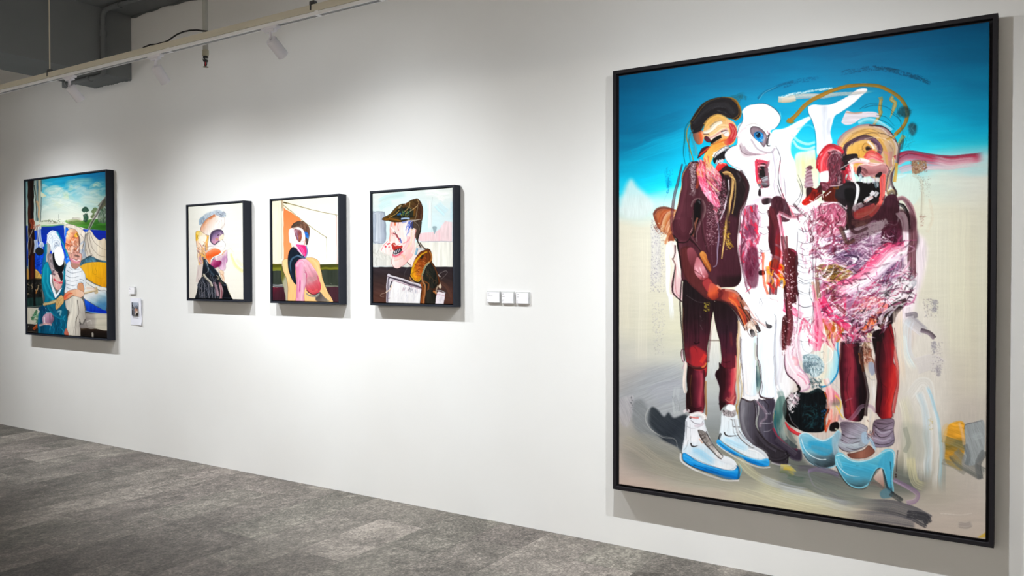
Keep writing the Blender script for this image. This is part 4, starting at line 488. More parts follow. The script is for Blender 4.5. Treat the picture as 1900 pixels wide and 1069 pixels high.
    f('640,520 720,530 790,560 820,620 800,690 720,650 640,620 600,570','#8b3430',soft=14,grad=('620,560 810,620',[(0,'#6d2829'),(.4,'#9a4338'),(.7,'#cf6b45'),(1,'#a8443a')])); s('680,530 760,540 800,570',22,['#d9a191','#b9786a'],.8,br=.3); s('720,600 780,640 830,740 880,880',54,['#b3392f','#cf5b34','#dc7a42'],.9,br=.2,taper=(.7,1,.6)); s('600,520 640,560 620,600',26,'#5b2023',.7)
    l('570,630 680,655 760,720 810,820 870,925',12,'#241517',.95)
    s('800,590 840,680 880,760 930,850 960,880',36,['#7a4436','#a8694f','#8f5542'],.95,br=.2,taper=(.9,1,.7)); s('820,640 850,720 900,800 960,880',10,'#2a1a19',.9); s('840,620 900,720 950,800 1020,930',30,['#8a5a4c','#c49a88','#a87663'],.9,br=.2,taper=(.8,1,.7)); s('870,900 900,880 930,860 960,920 960,970',60,['#d9c2b2','#e8d8cb','#c8a795'],.85,br=.25); s('860,690 900,720 960,800 1060,870 1110,890',30,['#f2e8e8','#c4a4a2','#f8f4f4'],.9,br=.2); l('800,680 850,715 900,725 920,790 970,870',8,'#3a2322',.85); l('880,880 905,950 940,985 970,970',7,'#4a2f2c',.85); l('930,800 990,830 1060,880 1110,905',6,'#5f4a4c',.8); l('990,850 1020,920 1000,945 975,930',7,'#3c2a2a',.85)
    f('920,925 950,915 972,950 965,978 935,970','#4a4548',soft=4,ramp=[(6,'#1f1b1c')],grad=('925,930 965,970',[(0,'#2d2a2c'),(1,'#b0a9ab')])); f('975,870 1000,880 1025,925 1010,938 985,905','#4f4142',soft=4,ramp=[(6,'#231b1b')]); f('1070,830 1085,855 1130,875 1125,900 1090,900 1075,870','#5a565a',soft=4,ramp=[(6,'#1f1c1f')])
    # ---- hanging pink limb, inverted head
    V(1420,600,5.346)
    f('225,0 340,0 360,100 350,200 330,330 340,430 400,500 440,560 440,640 380,680 330,680 320,620 270,570 210,500 185,420 190,320 215,230 230,120','#efdbe3',soft=6,ramp=[(8,'#7d4560'),(22,'#c9a2b6')],tex=.1,ts=(2,30)); sc('230,20 340,20 330,320 220,320',90,90,9,['#ffffff','#c99ab0','#e6cdd8','#a86a84'],92,10,.8,.3); s('250,120 230,240 235,360 290,470 380,560 400,620',60,['#f7eff3','#e9c9d4','#ffffff'],.85,br=.35); s('270,340 310,370 300,420',40,['#eba0ac','#f2c6cc'],.8,br=.35); s('320,500 390,550 420,600',40,['#e69cb4','#f6e2e8','#d98aa4'],.85,br=.35); l('200,310 185,400 215,500 290,580 330,640 340,680',12,'#3a1f2a',.9,taper=(.4,.8,1)); s('320,620 340,660 310,700 260,710',26,'#15110f',.95)
    s('185,30 170,140 190,260',44,['#4a1c20','#6d2c30','#3a1416'],.9,br=.3,dry=.12); sp('160,100 230,100 210,330 170,330',110,4,['#8d4a54','#d9b4bc'],.7)
    f('360,20 470,0 490,150 470,280 400,320 355,280','#f6f7fb',soft=8,ramp=[(6,'#c9ccd6')],tex=.05); l('360,160 380,260 440,300 490,280',5,'#8a8690',.7); l('460,60 480,180 470,250',5,'#8a8690',.6); s('505,30 520,150 535,290',44,['#e0527c','#f0a0b6','#d93a6c'],.85,br=.35,taper=(1,.9,.4)); 
    f('510,250 560,230 620,230 670,280 710,200 735,330 730,460 690,560 620,625 560,620 500,520 480,400','#cfe4e6',soft=10,grad=('520,400 730,420',[(0,'#e2e2dc'),(.3,'#e4dcc8'),(.6,'#cfe2e0'),(1,'#8fd0e4')]),tex=.06,ts=(2,30)); s('600,60 590,300 580,520',60,['#ecdcd0','#e8d4c4','#dfe6e0'],.75,br=.4,fade=(.05,.2)); s('660,80 660,250 640,420',40,['#efc9c0','#ead6c8'],.7,br=.4,fade=(.1,.3)); s('718,110 715,260 735,380 715,500 650,600 580,632 540,625',16,['#0f7fb4','#1a9fd0','#0a6a9a'],.95,br=.15,taper=(.4,1,1)); l('620,230 665,280 650,360 580,410',8,'#f6f6f2',.9); l('560,290 590,285 580,340 555,350',6,'#8a9498',.7)
    f('370,330 440,310 520,320 560,360 580,440 540,520 470,540 420,490 375,430','#b9cdd4',soft=12,a=.9,tex=.25,ts=(2,6)); f('375,395 500,390 500,420 440,430 440,490 385,490','#6a7d88',soft=8,a=.8,tex=.2); sc('370,320 580,350 580,520 420,520',110,34,7,['#f2f6f8','#3f5f6a','#9ab4be','#5c7a84','#d9e4e8','#2f4a54'],70,60,.8,.3); l('370,340 420,320 510,330',7,'#6f8890',.8); l('450,420 480,500 470,560',7,'#33525c',.8)
    sc('440,540 580,560 560,660 440,640',90,34,8,['#14252a','#4a6a70','#c9d4d6','#1f3a40','#e9ecec'],60,60,.85,.3)
    f('250,720 330,690 420,690 520,650 580,680 615,720 605,770 640,860 600,920 600,1000 570,1069 420,1080 330,1050 240,1000 190,930 178,840 200,770','#12171a',soft=6,tex=.2,ts=(2,16)); f('180,830 205,760 250,720 225,820 240,920 330,1040 260,1010 195,930','#0d0a0b',soft=5,ramp=[(6,'#3a1418')]); sc('360,820 620,800 580,1040 380,1040',110,60,12,['#1f4248','#0c1214','#2f5a60','#14303a','#0f1c22'],130,40,.7,.3); sp('560,860 640,850 630,920 560,950',40,5,['#1f4f7a','#2f6a9a'],.8); sc('230,720 340,700 330,800 250,860',110,50,8,['#ffffff','#e6d2da','#c9a0b0','#f3ecf0'],70,40,.85,.36); s('230,760 250,840 280,880',40,'#efe8ea',.75,dry=.42); s('240,900 270,980 330,1040',10,'#8a9094',.6,dry=.3); s('440,690 520,660 560,680',30,'#2f4a4c',.6,dry=.3)
    s('200,980 240,1040 310,1090 380,1110',34,['#c9202c','#e0404a','#8f1420'],.95,br=.2,taper=(.4,1,.8)); s('590,690 620,760 625,850 590,960 600,1069',20,['#c2401c','#7a1f14','#d98a3a'],.85,br=.3,dry=.1)
    f('600,660 650,640 690,670 740,730 735,830 740,940 700,1000 640,1000 620,920 640,850 620,770','#e9bfc2',soft=8,grad=('660,650 680,1000',[(0,'#f0a4b0'),(.25,'#e88a98'),(.45,'#8f8076'),(.55,'#d9c2b0'),(1,'#e8a094')]),tex=.15,ts=(2,30)); s('640,680 650,760',40,['#f6d9de','#e67c90'],.8,br=.4); s('650,860 660,980',40,['#fbeeea','#e88a80','#f2d2c4'],.8,br=.4); s('700,720 745,780 735,860',16,['#e6c65a','#d9b84a'],.85,dry=.15); s('700,830 740,900 770,940',12,'#e0bb4a',.85); s('640,960 620,1010 600,1060',26,'#d9481f',.85,dry=.2); f('650,1000 720,980 740,1030 700,1069 640,1060','#1d1516',soft=10); l('660,590 720,640 760,700',8,'#b9b4ba',.6)
    # ---- maroon legs, third figure
    f('760,180 850,200 940,200 925,290 950,420 985,560 1000,720 1000,860 960,960 900,980 820,960 780,920 760,800 745,640 740,480 750,330','#5a1f2c',soft=6,grad=('750,560 990,560',[(0,'#35161d'),(.2,'#6d2433'),(.45,'#8d3140'),(.62,'#5c2130'),(.8,'#20151a'),(1,'#15100f')]),tex=.1,ts=(2,60)); s('800,640 820,780 840,920',70,['#a83c48','#8d2c3a','#9a3542'],.7,br=.4,fade=(.2,.1)); l('840,440 810,620 830,760 850,950',5,'#2a1216',.85); l('745,300 740,500 755,720',7,'#c49a4a',.6,dry=.25); s('900,240 930,420 970,600 985,800',50,['#1a1114','#2a181d'],.8,br=.3); s('760,190 850,185 960,200',36,'#1c1114',.8,dry=.1)
    sc('740,60 860,60 1000,150 960,190 760,170',110,70,9,['#8a2f5c','#f0dde8','#4a1a34','#c98ab0','#2a1420'],30,40,.8,.34); s('730,100 745,180 740,280',14,['#e9cfc4','#c98a7a'],.7,dry=.35)
    f('1080,80 1190,40 1250,0 1270,100 1280,220 1270,380 1310,470 1315,570 1290,700 1260,850 1260,930 1180,960 1110,900 1095,760 1110,560 1105,420 1095,300 1070,200','#7a1f28',soft=6,ramp=[(8,'#2a1216')],grad=('1090,500 1310,520',[(0,'#241518'),(.25,'#4a1c24'),(.5,'#7d2029'),(.72,'#a8282c'),(.88,'#d4403a'),(1,'#8f3a48')]),tex=.1,ts=(2,60)); f('1070,80 1150,60 1180,140 1140,220 1120,340 1085,300 1065,180','#1f1517',soft=14,a=.85,tex=.15); l('1180,140 1130,220 1125,400 1140,560 1200,640',6,'#2a1216',.8); s('1180,100 1220,300 1230,460',60,['#6d1f2c','#8f2a38'],.6,br=.5,fade=(.2,.2)); s('1270,480 1285,560 1250,720 1200,860',50,['#d9463c','#b52a2c','#c23a34'],.7,br=.4,fade=(.1,.2)); l('1220,20 1250,120 1280,220',8,'#1f1416',.85); l('1318,480 1325,580 1295,720',6,'#a86a80',.8)
    f('1000,170 1040,80 1060,120 1040,230 1060,330 1090,400 1095,560 1090,760 1085,900 1060,1060 960,1050 985,920 1000,780 1000,600 985,480 930,370 960,240','#cdbcb0',soft=6,grad=('1040,150 1040,1050',[(0,'#d9c9a0'),(.12,'#5a3428'),(.25,'#b98a72'),(.38,'#cfc4b8'),(.6,'#dcd7d4'),(.8,'#d9cfc4'),(1,'#e2d4c8')]),tex=.12,ts=(2,30)); s('940,300 960,380 980,480',30,['#c9602c','#d98a4a'],.85,br=.3,dry=.1); sc('940,220 1060,200 1060,400 960,420',70,50,9,['#e8c9c0','#8a4a38','#d98a70','#f2e4dc','#5a2c24'],70,40,.8,.33); f('1030,400 1060,380 1090,410 1095,480 1060,520 1035,470','#9aa0b4',soft=12,a=.9); s('1010,520 1050,560 1090,560',8,'#a5a0a4',.6); s('1030,580 1040,760 1020,960',60,['#dcd8da','#cfc4bc','#e9e2dc'],.7,br=.4); s('1020,900 1000,1040',44,['#e9dccb','#efe6da'],.8,br=.35); sp('1010,960 1040,960 1030,1010',4,6,['#5a2a24'],.9)
    l('760,880 840,980 940,870 1040,820 1100,900',1,'#000',0)
    s('730,920 760,970 830,975 900,900 960,830 1050,830 1095,880',44,['#b995ad','#8d6a84','#c9aec0'],.55,br=.55,taper=(.7,1,.8)); s('760,830 800,770 860,740',10,'#b9a4b0',.4)
    # socks / ankles
    V(1450,740,5.346)
    f('590,240 700,240 800,250 860,290 830,380 860,440 800,490 690,520 600,510 560,460 580,380 600,330','#8f8794',soft=8,ramp=[(10,'#5f5663')],grad=('600,280 800,500',[(0,'#6d5f6c'),(.4,'#a59eac'),(1,'#a7b3bb')]),tex=.15,ts=(2,20),ang=20); for_=0
    f('920,220 1000,200 1110,200 1115,300 1130,420 1080,470 960,490 890,440 900,330','#8a7d8a',soft=8,ramp=[(10,'#51454f')],grad=('930,240 1100,460',[(0,'#6d5a68'),(.5,'#97889a'),(1,'#8a8194')]),tex=.15,ts=(2,20),ang=10)
    for q in ['600,350 680,390 770,390','580,400 680,440 780,420','560,470 600,510 680,530','640,480 720,500 800,480','920,260 980,300 1060,270','930,330 980,380 1060,370 1110,320','900,430 990,460 1080,440 1120,410','950,240 1040,250 1100,230','1000,310 1060,310 1110,290']: l(q,9,'#33282f',.8)
    for q in ['620,420 700,450 760,440','940,300 1000,340 1080,320','930,390 1010,420 1090,390','640,370 720,380']: s(q,20,'#c3bccb',.6,br=.4)
    s('570,440 640,470 760,460',50,['#b4c3ca','#c9d4da','#a3a8b4'],.7,br=.4); f('800,340 850,330 880,400 850,450 800,420','#a9bfd4',soft=8,a=.9); sc('850,310 930,330 900,420 850,400',40,40,7,['#5a3438','#c98a80','#e0d4d4','#33242a','#8fa4b8'],60,40,.8,.3); s('880,400 910,450 930,510',30,['#9cc3dc','#c3dae8'],.85,br=.3)
    f('650,545 720,530 820,500 870,460 930,520 910,555 840,590 740,595 680,580','#8f6052',soft=6,ramp=[(8,'#4a2c26')],grad=('680,560 900,520',[(0,'#7a4c40'),(.5,'#a5715f'),(1,'#8a5a4c')]))
    # blue heels
    f('172,380 190,350 240,335 290,350 350,385 420,400 490,370 540,330 560,310 590,340 570,420 560,480 570,560 540,660 440,695 360,680 280,640 230,580 190,490','#6fb9d0',soft=5,ramp=[(7,'#3c6470'),(18,'#9ecbdc')],grad=('300,360 380,690',[(0,'#8fc6da'),(.3,'#5cb0d0'),(.5,'#7fb4c6'),(.68,'#66808c'),(1,'#38454c')]),tex=.08,ts=(2,30),ang=20); f('270,430 330,420 440,440 500,470 490,540 420,560 330,530 280,480','#33a3cc',soft=34,a=.7); s('300,480 380,490 470,520',40,['#7aa0b0','#5a94ac'],.5,br=.5); s('200,400 230,500 300,570 380,600 440,600',9,'#e2f0f4',.9); s('180,380 200,350 260,340 350,395 430,410 520,360',10,['#e9f2f4','#c3dde4'],.85,dry=.1); l('220,550 270,620 360,675 440,695',9,'#22282c',.85); f('500,400 560,330 600,350 580,440 560,520 520,560','#a9b9c4',soft=14,a=.7,tex=.1); s('540,300 560,310',16,'#f2f0d9',.8)
    f('530,580 545,550 590,535 640,570 700,605 780,620 870,605 950,570 1000,530 1040,500 1100,495 1130,530 1130,620 1110,760 1110,900 1095,930 1060,910 1045,840 1020,720 990,690 950,710 910,780 880,850 800,890 720,880 640,830 580,740 540,660','#58b4d2',soft=5,ramp=[(7,'#2f5a6a'),(20,'#8accdf')],grad=('800,600 760,890',[(0,'#6cc0d8'),(.35,'#4aaed0'),(.6,'#58a8c4'),(.8,'#5a8a9a'),(1,'#2c3e46')]),tex=.08,ts=(2,30),ang=15)
    f('1040,540 1100,520 1120,600 1095,760 1090,880 1060,860 1040,740 1010,690 960,690 980,620','#4aadd0',soft=20,a=.75); s('545,600 570,670 640,740 720,765 780,775',9,'#f2f8fa',.95,taper=(.5,1,.3)); s('550,570 600,560 680,610 780,630 900,600 1000,545 1080,510 1120,540 1125,640',9,['#e6f2f5','#b9dbe4'],.85,dry=.08); s('560,590 600,680',24,'#9fd3e2',.6,br=.4); l('1085,620 1095,760 1085,880',7,'#173642',.9); s('1010,710 1035,800 1060,900 1100,930',20,['#14202a','#3a5a66'],.85,br=.2); l('545,670 590,760 650,840 720,885 800,895 850,885',10,'#1a2024',.9); l('985,690 940,720 900,800 870,860',9,'#20282c',.85); l('740,665 780,670',5,'#2f5a6a',.7)
    f('950,740 1000,700 1015,780 1020,870 980,840 920,790','#cdb7aa',soft=7,grad=('960,720 1000,860',[(0,'#d9c9c0'),(1,'#a8857a')])); s('880,840 960,850 1020,900',34,['#7d5f5a','#a88a84'],.6,br=.5); s('1160,510 1150,600 1145,720',10,'#3a3034',.85); sp('1130,750 1150,750 1150,780 1130,780',2,10,['#4a3a3a'],.9); f('985,930 1040,890 1100,940 1080,980 1000,990','#5f8a9a',soft=14,a=.8); s('1080,940 1140,980 1190,1010',50,['#2a2e30','#4a4e50'],.8,br=.4,dry=.2)
    # lilac loops & floor strokes
    s('580,790 480,740 360,720 270,720 290,800 330,870 420,910',12,'#a99ab8',.6,br=.4); s('270,720 360,700 470,720 570,760',40,['#8a7a9c','#a696b8','#6d607c'],.8,br=.4); s('1120,810 1200,850 1290,900 1350,950 1330,1010 1240,1030',44,['#8a6d92','#a88ab0','#c0a4c0'],.75,br=.45); s('480,930 560,990 660,1040',50,['#85788c','#9a8ca0'],.6,br=.5,fade=(.05,.1))
    s('-20,690 60,700 130,760',90,['#d9c65a','#b9b08a','#6d7a4a'],.75,br=.5,fade=(.05,.2)); s('20,690 80,700 110,760',40,['#e2c84a','#cfae3a'],.7,br=.4); s('60,760 160,800 260,800',60,['#3f5a48','#4d6a5a'],.7,br=.5,fade=(.1,.3)); s('140,680 250,690 420,700 560,760 620,800',60,['#4a4650','#6d6874'],.6,br=.5,fade=(.1,.2))
    V(1120,530,1.983)
    s('620,700 740,720 880,770 1000,780',60,['#6d7572','#7d8580','#5f6866'],.6,br=.55,fade=(.15,.2)); s('760,730 900,790 1080,820',44,['#7a7f7a','#8d8f8a'],.55,br=.5,fade=(.1,.2)); s('640,755 800,790 950,820',40,['#c3c9cc','#d3d5d0'],.6,br=.5,fade=(.1,.3)); s('540,735 700,790 880,815',40,['#d3cfae','#dcd9bd'],.6,br=.5,fade=(.2,.3)); s('920,815 1040,815 1130,835 1190,865',54,['#5c5a60','#6d6c70','#44444a'],.85,br=.45,blen=120,fade=(.45,0)); s('860,845 1000,860 1150,880',50,['#77757a','#5f5e63'],.75,br=.5,blen=120,fade=(.5,.05)); s('1120,840 1180,850 1195,870',30,'#3c3c42',.8,dry=.25); s('420,750 600,800 760,840 900,870',60,['#c9c2ac','#d6cfae'],.5,br=.5,fade=(.2,.3)); s('120,640 260,690 420,720 560,750',50,['#a5a295','#b0ad9d'],.5,br=.5,fade=(.2,.3)); s('480,620 560,700 660,740',30,['#cfc9a8','#d9d6b4'],.6,br=.4,fade=(.2,.2)); s('560,700 660,740 760,760',26,['#aeb4be','#c0c4c8'],.6,br=.4,fade=(.2,.2))
    # ---- right-hand background
    V(1640,540,2.276)
    for q,c,w,a in [('95,110 120,130 180,180',['#8d8894','#b9b3bd','#d9d4d8'],50,.75),('110,110 90,170 90,260 120,320',['#d3d0d6','#c9d9e2','#e4ddd6'],60,.6),('80,180 100,280 130,340',['#cfe4ec','#e4e0d4'],26,.7),('60,60 60,180 70,330 80,420',['#e6d2bc','#e9dccb'],40,.7),('130,320 200,300 250,330',['#d2ccd0','#c9c4c8'],70,.5),('110,470 170,400 190,520 200,700',['#dcdad6','#e8e8e6'],70,.6)]: s(q,w,c,a,br=.5,fade=(.1,.25))
    s('95,100 130,95 135,110',16,'#6d6470',.7); s('160,165 190,175 210,195',20,['#3a2c38','#8a7a88'],.85,br=.3); sp('165,30 230,30 225,110 170,110',150,1.8,['#8a8490','#a59a94'],.65); sp('195,210 250,210 245,360 200,360',170,1.8,['#8a8490','#a59a94','#b4a8b4'],.6); f('200,40 222,40 220,85 202,85','#8d8a98',soft=6,a=.6,dry=.45); f('200,215 218,215 215,260 200,260','#8d8a98',soft=6,a=.6,dry=.45); f('220,320 240,320 236,360 222,360','#97919a',soft=6,a=.6,dry=.45)
    s('80,440 100,520 110,660 105,800',50,['#dcd8c4','#d3cfae','#e6e2d2'],.6,br=.5,fade=(.1,.2)); s('110,460 140,540 150,700 140,830',44,['#e2e0da','#cdc9be'],.6,br=.5,fade=(.1,.2)); s('145,420 175,520 185,660 190,820',36,['#eef0f0','#bcd0da','#dfe4e4'],.75,br=.45,fade=(.05,.2)); s('180,400 205,460 230,560 240,700 238,850',14,['#a8d2e6','#c9e4f0'],.85,br=.3,fade=(.05,.2)); s('200,480 215,580 220,720 215,860',22,['#f0f2f2','#d3cfc6'],.7,br=.4,fade=(.1,.2)); s('240,580 250,700 245,880',26,['#8f9a96','#aeb4aa'],.5,br=.5,fade=(.1,.3)); sp('185,540 205,540 205,590 190,590',40,1.6,['#c9b46a','#b9a878'],.5); f('75,560 180,585 190,650 160,720 90,680','#a7a89c',soft=40,a=.4); s('90,580 105,640 90,680',20,'#8f9488',.5,br=.5); s('110,700 130,800 180,830',40,['#d9d09a','#dfd8b0'],.5,br=.5,fade=(.1,.2))
    f('255,600 280,560 330,555 345,600 345,660 330,720 330,760 300,750 260,720 258,650','#d9a03c',soft=8,grad=('290,560 300,740',[(0,'#ecb040'),(.35,'#e2a63c'),(.5,'#8a7a44'),(.7,'#c9983c'),(1,'#c0a868')]),tex=.12,ts=(2,14),ang=20); s('250,625 300,640 345,660',30,['#7d7a5c','#9a9470'],.75,br=.45); f('245,580 270,560 265,620 250,640','#d9bf94',soft=10,a=.7); s('315,560 330,600 340,650',12,'#efc9a4',.7); s('300,690 340,730 410,770',60,['#6a6e6c','#8d908c','#5f625f'],.75,br=.5,dry=.12); s('250,720 300,740 340,770',26,'#8a8a80',.6,dry=.3)
    f('340,570 380,555 420,545 428,600 420,700 390,730 360,738 342,720 345,640','#a3aaad',soft=5,a=.9,tex=.12,ts=(2,14),ang=70); l('340,585 342,568 380,555 420,545',3,'#5c5a60',.85); s('345,650 360,700 350,735',20,'#6d7376',.6,br=.5); s('425,680 400,730 405,790',26,['#55585a','#77797a'],.75,br=.5,dry=.15); s('380,620 410,610',30,'#b9bfc2',.5,br=.4)
    s('240,940 310,945 370,940',3,'#e6e2dc',.6); s('310,985 350,990 375,980',26,'#8a8484',.5,br=.6,fade=(.2,.2)); f('395,1040 432,1035 432,1000 425,1020','#dbb64a',soft=6,a=.9)
    s('225,100 228,300',1,'#000',0)
    V(0,0,1)
    P.ht+=0
    return P
def paint_group_touches(P):
    f,s,l,sc,sp,V=P.fill,P.stroke,P.line,P.scumble,P.speck,P.view
    V(1200,150,2.274)
    # head and neck contours, lavender half-tones
    l('545,275 563,330 556,400 562,450 590,515 604,545',4.5,'#453c45',.85,taper=(.5,1,.5)); s('535,300 548,380 545,450 560,500',16,['#cdbfcb','#e9e2ea','#a596a5'],.75,br=.3); l('640,395 657,465 644,515 625,540',4,'#2c2a30',.8,taper=(.3,1,.4)); s('590,300 575,400 590,480',14,['#e6dde6','#cfc3d0'],.6,br=.4); l('330,322 350,352 395,372 420,395',3,'#55474c',.7); s('600,250 590,330 600,420 620,500',26,['#e3e6ef','#f6f7fb'],.6,br=.4)
    s('440,250 470,290 520,300 540,285',9,'#8a7682',.6,br=.3); s('440,520 470,500 520,480',20,['#d6c4d0','#b9a0b0'],.6,br=.5,dry=.2); s('478,330 470,400 490,450',6,'#b94a5e',.6); sp('455,335 520,335 520,500 470,500',26,2,['#f2eef0','#4a2a32','#c9485e'],.8)
    # jacket lobes
    s('150,350 118,480 105,590 115,650',14,['#2a1519','#6d3a46','#45222b'],.7,br=.3,taper=(.5,1,.8)); s('205,520 195,600 205,660',10,'#1c1013',.7); s('235,500 232,580 240,650 262,720',12,['#6a3f48','#2a1519'],.7,br=.3); s('330,400 345,480 338,560 342,640',12,['#171012','#3d2228'],.7,br=.4); s('395,380 425,440 415,510 392,560 385,640',16,['#1b1113','#4a252e','#2a171a'],.75,br=.35); l('398,545 388,620 384,700 400,780',3.5,'#d9c9cf',.7); s('280,380 262,440 285,520 300,600',8,['#8a5560','#d39aac'],.6,dry=.35); sc('215,310 250,330 310,520 290,560 230,450',50,26,6,['#e8a0b4','#c23a56','#f6dfe4','#8f2838','#e0607c'],65,16,.8,.34); s('350,400 375,420 372,500 360,560',5,'#e3c07a',.8); sp('255,520 330,500 335,700 270,690',160,1.8,['#c9a0ac','#8d6470','#e9d9de'],.6)
    # chest, upper part
    f('528,498 566,488 600,530 612,575 590,596 545,585 530,560','#43202a',soft=5,a=.9,tex=.25,ts=(2,8)); s('560,560 620,580 680,560',16,['#7a3444','#c9909e','#efe3e8'],.85,br=.35,dry=.15); s('620,520 660,560 700,600',10,'#2c1a20',.7,dry=.3)
    f('705,545 780,512 838,552 842,600 800,650 740,660 715,620','#b4627c',soft=8,a=.85,tex=.3,ts=(2,7),ang=120); sc('700,540 840,530 840,640 730,660',110,18,4,['#e6b4c2','#8d3a50','#f3e0e6','#c2506c','#6d2a3c'],120,35,.8,.32)
    sc('640,540 720,550 730,819 650,819',120,34,6,['#ffffff','#f3eef3','#c9a0b2','#a8647c','#e9dbe3','#6d3a4c'],82,22,.85,.3); sc('740,640 1000,600 1060,690 960,819 740,819',200,44,4.5,['#ffffff','#5a3a58','#c9a3ba','#e9dce6','#8a5a78','#f3eaf1','#3f2640'],164,26,.8,.34); s('830,650 900,630 960,612 1010,596',34,['#ffffff','#ece4ec'],.9,dry=.36); s('1010,600 1050,610 1068,560 1070,530',5,'#e9dfe6',.8)
    s('1000,640 1050,610 1066,660 1040,720',34,['#451c2c','#6d2c44','#2c121c'],.7,br=.4,dry=.15); s('1062,560 1085,600 1090,700 1085,819',22,['#f6f1f5','#e3c3d0','#ffffff'],.85,br=.3); s('1100,520 1128,580 1130,700 1125,819',16,['#5a3440','#8a5e6a','#b08a94'],.75,br=.35)
    s('690,505 740,525 800,515 840,540',6,'#efe2e8',.85,dry=.25); s('660,560 690,530 720,510',5,'#f2e8ec',.85,dry=.2); s('845,560 850,600 880,640 930,620',14,['#231518','#3d2622'],.8,br=.3)
    V(1200,450,2.274)
    # spine bones get half-tones and joints
    for y in (20,70,118,168,215,262,310,360,410): l([(640,y),(665,y+9),(694,y+3)],2.4,'#4a4650',.65); s([(645,y+18),(668,y+26),(692,y+20)],9,['#cfdbe6','#eef3f8'],.6,br=.4)
    s('588,30 600,120 590,220 605,320 600,420',26,['#4a1a20','#6d2a32','#341216'],.8,br=.4,dry=.14); sp('575,120 640,120 640,420 580,420',120,2.2,['#d9b0bc','#f3e6ea','#6d2a36'],.75); s('640,230 650,320 640,420 650,500',20,['#f3e6ec','#d9b9c8','#ffffff'],.8,br=.35); s('700,180 712,280 706,400 715,460',14,['#d94a7c','#f0a6be','#c22f62'],.8,br=.35)
    # lower chest
    sc('730,100 880,90 900,170 820,220 740,200',80,40,5,['#c9a050','#4a3020','#8d6a2c','#d9bc7a','#2c1c14','#efe2d0'],16,18,.8,.34)
    sc('740,190 880,180 960,150 1100,110 1090,210 1000,290 900,380 830,390 770,320',260,46,6,['#ffffff','#f2dfe8','#e06a94','#c23a62','#8a3a54','#f6f1f4','#d9a0b8','#6d2a40','#b0496a'],148,34,.82,.33)
    s('735,235 775,300 820,345 850,360',30,['#d81a4e','#e84a80','#b8143e'],.85,br=.4,dry=.18); s('780,200 800,260 840,300',18,['#5a2026','#7d323c'],.8,dry=.25); s('740,300 770,360 800,400',18,['#e2447a','#f09ab6'],.8,br=.4); f('765,330 800,345 830,370 812,410 798,420 780,380','#b8641f',soft=4,a=.85,tex=.2)
    s('820,196 880,160 940,125 985,80 1030,40 1085,20',50,['#e2447a','#ef86a6','#f4c9d6','#faf1f5'],.95,br=.35,blen=120,dry=.06); s('850,210 930,170 990,120 1040,80 1090,60',26,['#efe0ee','#fbf8fb','#d3b0ca'],.9,br=.35,blen=120); sc('990,130 1080,70 1090,150 1050,190 1000,190',70,34,5,['#3a2240','#9a7a9c','#6d4a6c','#d9c6dc'],112,18,.8,.34); sc('1000,170 1110,140 1120,200 1060,240 960,250',90,40,6,['#ffffff','#f6f3f6','#e3d0da','#3a2c34'],145,26,.85,.3)
    sc('870,300 1000,240 1010,300 900,390 850,380',80,34,5,['#f0e0e4','#d9606a','#8a3a4c','#ffffff','#2c1c22','#e89a5a'],130,22,.82,.32); s('895,390 930,350 955,310',16,['#ea5a20','#f08a4a'],.85,dry=.15); sc('820,370 960,380 950,425 830,420',70,24,6,['#4a1a34','#c284a6','#2a101c','#efdae6','#7a2c52'],25,35,.85,.3)
    s('1010,300 1050,260 1095,245',20,['#1f1416','#5a3a3e'],.85,br=.3); s('980,340 1000,300 1040,270',14,['#f3eef2','#c9bcc6'],.8,br=.3)
    # legs of the third figure : deeper edges
    s('822,420 818,520 826,620 835,700',14,['#2a1016','#5a1f2b'],.7,br=.3); s('900,440 915,540 930,640 925,730',16,['#120c0e','#2a1418'],.75,br=.3); s('980,420 972,520 985,620 975,720',18,['#1f1013','#4a1c24'],.75,br=.35); s('1040,440 1056,540 1058,620 1040,720',14,['#d9483e','#a82a30'],.7,br=.35); s('860,460 862,560 870,660',24,['#a83a48','#8a2c3a'],.55,br=.5,fade=(.2,.2)); l('1046,360 1050,440 1064,540 1060,640 1040,740',3,'#5a2a34',.7)
    # hips and white legs
    l('470,260 480,240 520,232 550,240',3,'#8a8690',.6); l('455,300 475,330 470,370',3,'#6a6670',.6); l('398,400 392,480 405,560 408,650',3.2,'#5a525a',.75); l('468,400 470,520 488,600 480,655',3.6,'#4a3c40',.85); s('420,420 415,520 425,630',16,['#dfe6ee','#f2eef0'],.6,br=.4); s('505,420 515,540 510,640',20,['#e3eff6','#f6f9fc'],.6,br=.4); s('545,330 540,480 548,600',8,'#a5a3ac',.55,br=.4); s('560,320 566,460 556,600',14,['#eceaf0','#cfccd6'],.7,br=.4)
    s('150,160 140,260 152,380 160,500',6,'#120b0d',.7); s('262,300 268,400 258,500',10,['#5a2a34','#301a20'],.6,br=.4); s('385,330 390,430 380,540 386,660',8,['#b58a58','#e3cfae'],.7,br=.4); l('350,250 400,300 430,370',3,'#4a2c28',.7)
    s('560,620 580,700 560,790',26,['#5f7d7a','#8aa39c','#3f5f60'],.6,br=.5,fade=(.1,.1)); s('760,580 775,640 765,700',24,['#efb0ba','#f6dcd8','#d98a80'],.7,br=.4)
    V(1480,270,5.625)
